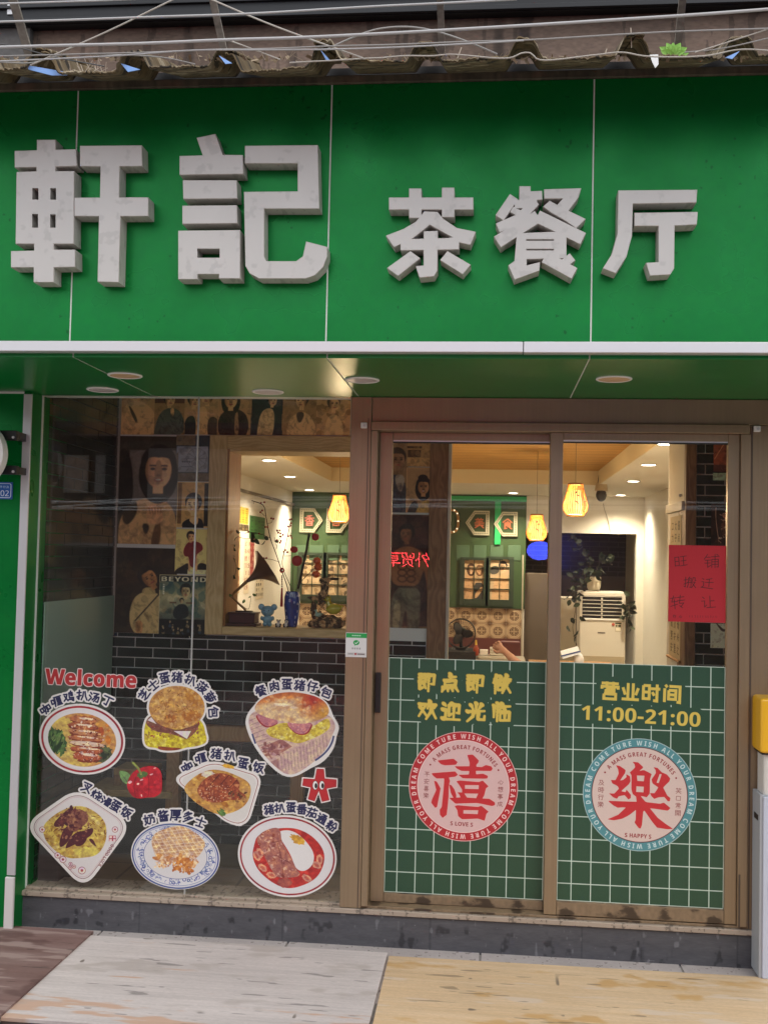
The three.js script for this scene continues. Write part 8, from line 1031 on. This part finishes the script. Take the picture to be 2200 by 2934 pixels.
{ // floor standing air conditioner with a pot plant on top
  const z = -5.6, a = W(1659, 1693, z), b = W(1790, 1900, z), g = thing('air_conditioner', 'tall white floor standing air conditioner with black louvres', 'air conditioner', vec((a.x + b.x) / 2, 0.031, z)), w = b.x - a.x, m = std([0.62, 0.58, 0.5], 0.4), v0 = W(1668, 1706, z), v1 = W(1780, 1773, z);
  part('cabinet', bx(a.x, 0.031, z - 0.3, b.x, a.y, z, 0.02), m, g); part('outlet', bx(v0.x, v1.y, z - 0.02, v1.x, v0.y, z + 0.002), M.black, g); for (let i = 0; i < 6; i++) { const y = mix(v0.y, v1.y, (i + 0.1) / 6); part('louvre', bx(v0.x, y - 0.006, z + 0.0025, v1.x, y, z + 0.02, 0.002), m, g); part('clip', bx((v0.x + v1.x) / 2 - 0.01, y - 0.03, z + 0.0025, (v0.x + v1.x) / 2 + 0.005, y - 0.012, z + 0.012), m, g); }
  part('surround', bx(v0.x - 0.01, v1.y - 0.02, z + 0.0005, v1.x + 0.01, v1.y - 0.002, z + 0.012, 0.003), M.white, g); part('dial', new THREE.CylinderGeometry(0.014, 0.014, 0.006, 20).rotateX(Math.PI / 2).translate(W(1756, 1789, z).x, W(1756, 1789, z).y, z + 0.003), std([0.5, 0.1, 0.06], 0.5), g);
  const e = W(1770, 1797, z); part('energy_label', new THREE.PlaneGeometry(0.06, 0.09).translate(e.x, e.y, z + 0.0015), print(canvasTex(64, 96, (c) => { c.fillStyle = '#b9b09a'; c.fillRect(0, 0, 64, 96); c.fillStyle = '#37402e'; c.fillRect(2, 2, 60, 14); c.fillRect(8, 26, 14, 18); c.fillRect(32, 26, 26, 18); c.fillStyle = '#e2dac6'; c.fillRect(8, 54, 48, 30); })), g); const l = W(1722, 1813, z); part('badge', bx(l.x - 0.035, l.y - 0.006, z + 0.0005, l.x + 0.035, l.y + 0.006, z + 0.003), std([0.14, 0.12, 0.1], 0.5), g); void w;
  part('base_panel', bx(a.x + 0.01, 0.031, z + 0.0005, b.x - 0.01, W(1720, 1880, z).y, z + 0.008), std([0.4, 0.33, 0.22], 0.6), g);
  const pc = W(1700, 1690, z - 0.12), pot = thing('potted_ivy', 'white pot of trailing dark ivy standing on the air conditioner', 'pot plant', vec(pc.x, a.y, z - 0.12)), lm = [std([0.018, 0.024, 0.01], 0.6, { side: THREE.DoubleSide }), std([0.028, 0.04, 0.016], 0.6, { side: THREE.DoubleSide })], rb = rng(83);
  part('pot', lathe([[0.001, 0.004], [0.05, 0], [0.066, 0.04], [0.07, 0.13], [0.064, 0.135], [0.06, 0.11], [0.001, 0.1]], vec(pc.x, a.y + 0.0005, z - 0.12), 28), std([0.6, 0.54, 0.42], 0.5), pot);
  const stems = [[[1690, 1660], [1660, 1640], [1640, 1660], [1648, 1740], [1640, 1800], [1652, 1850]], [[1700, 1655], [1680, 1600], [1660, 1560], [1640, 1550]], [[1700, 1655], [1720, 1610], [1745, 1600]], [[1790, 1700], [1800, 1740], [1796, 1800]], [[1695, 1655], [1650, 1690], [1636, 1720]]];
  for (const s of stems) { const pts = s.map(([x, y]) => W(x, y, z + 0.05)), cv = new THREE.CatmullRomCurve3(pts); part('stem', new THREE.TubeGeometry(cv, 24, 0.003, 5), std([0.06, 0.05, 0.03], 0.8), pot); for (let i = 0; i < 22; i++) { const p = cv.getPoint(rb()).add(vec((rb() - 0.5) * 0.1, (rb() - 0.5) * 0.1, (rb() - 0.5) * 0.1)); part('leaf', leafShape(p, vec(rb() - 0.5, rb() - 0.7, rb() - 0.2), 0.05 + rb() * 0.03, 0.045), lm[i % 2], pot); } }
  const fx0 = W(1605, 1712, -6.1), fx1 = W(1650, 1712, -6.1); solo('white_cupboard', 'narrow cream cupboard behind the ivy beside the air conditioner', 'cupboard', bx(fx0.x - 0.05, 0.031, -6.5, fx1.x, fx0.y, -6.1, 0.006), std([0.5, 0.45, 0.36], 0.5));
  const pb = W(1640, 1880, -4.2), bag = thing('paper_bag', 'crumpled blue and white paper bag on the table behind the front door film', 'bag', pb), pm = std([0.6, 0.62, 0.66], 0.7, { side: THREE.DoubleSide }); part('sheet', new THREE.PlaneGeometry(0.15, 0.11).rotateX(-1.0).rotateZ(0.3).translate(pb.x - 0.02, pb.y + 0.03, pb.z), pm, bag); part('fold', bar(pb.clone().add(vec(-0.1, 0.0, 0.04)), pb.clone().add(vec(0.06, 0.045, 0.03)), 0.012, 0.004), std([0.05, 0.08, 0.25], 0.6), bag); part('crumple', ball(pb.clone().add(vec(0.05, -0.03, 0)), 0.045, 1, 1.3, 0.8, 7), pm, bag);
  const t = thing('round_table', 'table edge standing behind the front door film under the paper bag', 'table', vec(pb.x, 0.031, -4.3)); part('tabletop', bx(pb.x - 0.35, pb.y - 0.1, -4.6, pb.x + 0.35, pb.y - 0.075, -3.95, 0.004), M.brownV, t); for (const [x, zz] of [[-0.3, -4.55], [0.3, -4.55], [-0.3, -4.0], [0.3, -4.0]]) part('leg', bx(pb.x + x - 0.02, 0.031, zz - 0.02, pb.x + x + 0.02, pb.y - 0.1005, zz + 0.02), M.brownV, t);
}
{ // ceiling camera
  const c0 = W(1722, 1388, TZ0 + 0.06), g = thing('ceiling_camera', 'dark dome camera on a beige bracket at the corner of the raised ceiling', 'security camera', vec(c0.x, c0.y - 0.16, TZ0)); part('bracket', lathe([[0.05, 0.0], [0.058, -0.05], [0.062, -0.07], [0.0, -0.07]], vec(c0.x, c0.y + 0.01, TZ0 + 0.06), 24), std([0.42, 0.34, 0.22], 0.6), g); part('dome', new THREE.SphereGeometry(0.05, 24, 16).scale(1, 1.25, 1).translate(c0.x, c0.y - 0.1, TZ0 + 0.06), std([0.05, 0.045, 0.04], 0.3), g); for (const dx of [-0.035, 0.01]) part('antenna', rod(vec(c0.x + dx, c0.y, TZ0 + 0.06), vec(c0.x + dx + (dx < 0 ? 0.012 : 0), c0.y + 0.09, TZ0 + 0.06), 0.004, 6), M.black, g); part('indicator', ball(vec(c0.x + 0.05, c0.y - 0.085, TZ0 + 0.08), 0.008), M.white, g);
  solo('thin_cord', 'thin cord hanging loosely down the white header over the doorway', 'cord', tube([[1727, 1442], [1731, 1460], [1741, 1490], [1749, 1525]].map(([x, y]) => W(x, y, ZB + 0.02)), 0.004, 20, 5), std([0.34, 0.3, 0.24], 0.7));
}

// ------------------------------------------------------------------ the other side of the lane, seen only mirrored in the glass
const ZO = 8.6;
const opp = thing('opposite_building', 'dark grey building across the lane, mirrored in the window glass', 'building', vec(0, -0.118, ZO)), om = std(null, 0.85, { map: tex(256, (u, v) => { const q = 112 + 60 * (fbm(u, v, 461, 5, 5) - 0.5); return [q, q - 3, q - 8]; }, 0.16) });
part('wall', bx(-14, -0.118, ZO, 14, 3.4, ZO + 0.6), om, opp);
const pale = std([0.75, 0.75, 0.72], 0.7); for (const [x0, y0, x1, y1] of [[-5.52, 2.36, -5.2, 2.85], [-5.1, 2.36, -4.84, 2.85], [-4.4, 2.3, -3.2, 2.95]]) part('pale_panel', bx(x0, y0, ZO - 0.03, x1, y1, ZO - 0.001), pale, opp);
part('shop_awning', bx(-9, 3.05, ZO - 1.4, 9, 3.15, ZO - 0.001), std([0.05, 0.05, 0.05], 0.8), opp);
solo('utility_pole', 'slim concrete utility pole across the lane, mirrored in the poster window', 'pole', new THREE.CylinderGeometry(0.07, 0.09, 5.2, 20).translate(-4.52, 2.48, 7.6), std([0.09, 0.085, 0.08], 0.8));
for (let i = 0; i < 6; i++) solo('street_cable', ['lowest', 'second', 'third', 'fourth', 'fifth', 'topmost'][i] + ' pale cable of the bundle across the lane, mirrored in the glass', 'cable', tube([-7, -5.2, -4, -2, 1, 4].map((x, k) => vec(x, 2.045 + i * 0.02 + 0.03 * Math.sin(k * 2.1 + i * 1.7) + 0.035 * k, 7.0 + i * 0.03)), 0.011, 50, 6), std([0.75, 0.75, 0.74], 0.6));
{ // red tube lettering that faces the shop: its first character lies to the shop's far end, so the glass shows it mirrored
  const a = W(1022, 1576, -8.4), b = W(1225, 1628, -8.4), h = a.y - b.y, cy = (a.y + b.y) / 2, zz = 8.4, g = thing('neon_sign', 'red glowing tube lettering across the lane, mirrored in the rear door', 'neon sign', vec((a.x + b.x) / 2, b.y, zz)), red = glow([1, 0.035, 0.05], 22);
  [['外', 1208], ['贸', 1166], ['草', 1125], ['行', 1084], ['平', 1044]].forEach(([ch, px]) => {
    const cx = W(px, 1602, -8.4).x, s = h * 0.92 / 100;
    for (const st of strokes(ch)) part('tube', tube(st.flatMap(([u, v], k) => (k ? [0.34, 0.67, 1].map((t) => [mix(st[k - 1][0], u, t), mix(st[k - 1][1], v, t)]) : [[u, v]])).map(([u, v]) => vec(cx - (u - 50) * s, cy - (v - 50) * s, zz)), 0.0054, 24, 6), red, g); // facing the shop, the reading direction runs the other way
  });
  part('backboard', bx(a.x - 0.05, b.y - 0.04, zz + 0.03, b.x + 0.12, a.y + 0.04, zz + 0.06), M.black, g);
  for (const px of [1052, 1084]) { const l = new THREE.PointLight(new THREE.Color(1, 0.05, 0.06), 3); l.position.set(W(px, 1602, -8.4).x, cy, zz - 0.02); l.shadow.radius = 0.3; l.castShadow = true; l.name = 'neon_glow'; scene.add(l); }
  const c2 = W(1548, 1578, -8.4), s2 = thing('blue_lamp_sign', 'oval blue lamp sign across the lane, mirrored under the bamboo lantern', 'light sign', vec(c2.x, c2.y - 0.12, zz)); part('lens', new THREE.SphereGeometry(1, 32, 20).scale(0.165, 0.115, 0.03).translate(c2.x, c2.y, zz), glow([0.05, 0.09, 1], 13), s2); part('case', new THREE.CylinderGeometry(0.18, 0.18, 0.05, 32).rotateX(Math.PI / 2).scale(1, 0.74, 1).translate(c2.x, c2.y, zz + 0.04), M.black, s2);
  const l2 = new THREE.PointLight(new THREE.Color(0.05, 0.09, 1), 1.2); l2.position.set(W(1588, 1578, -8.4).x, c2.y, zz - 0.04); l2.castShadow = true; l2.shadow.radius = 0.3; l2.name = 'blue_glow'; scene.add(l2);
}
renderer.render(scene, camera);
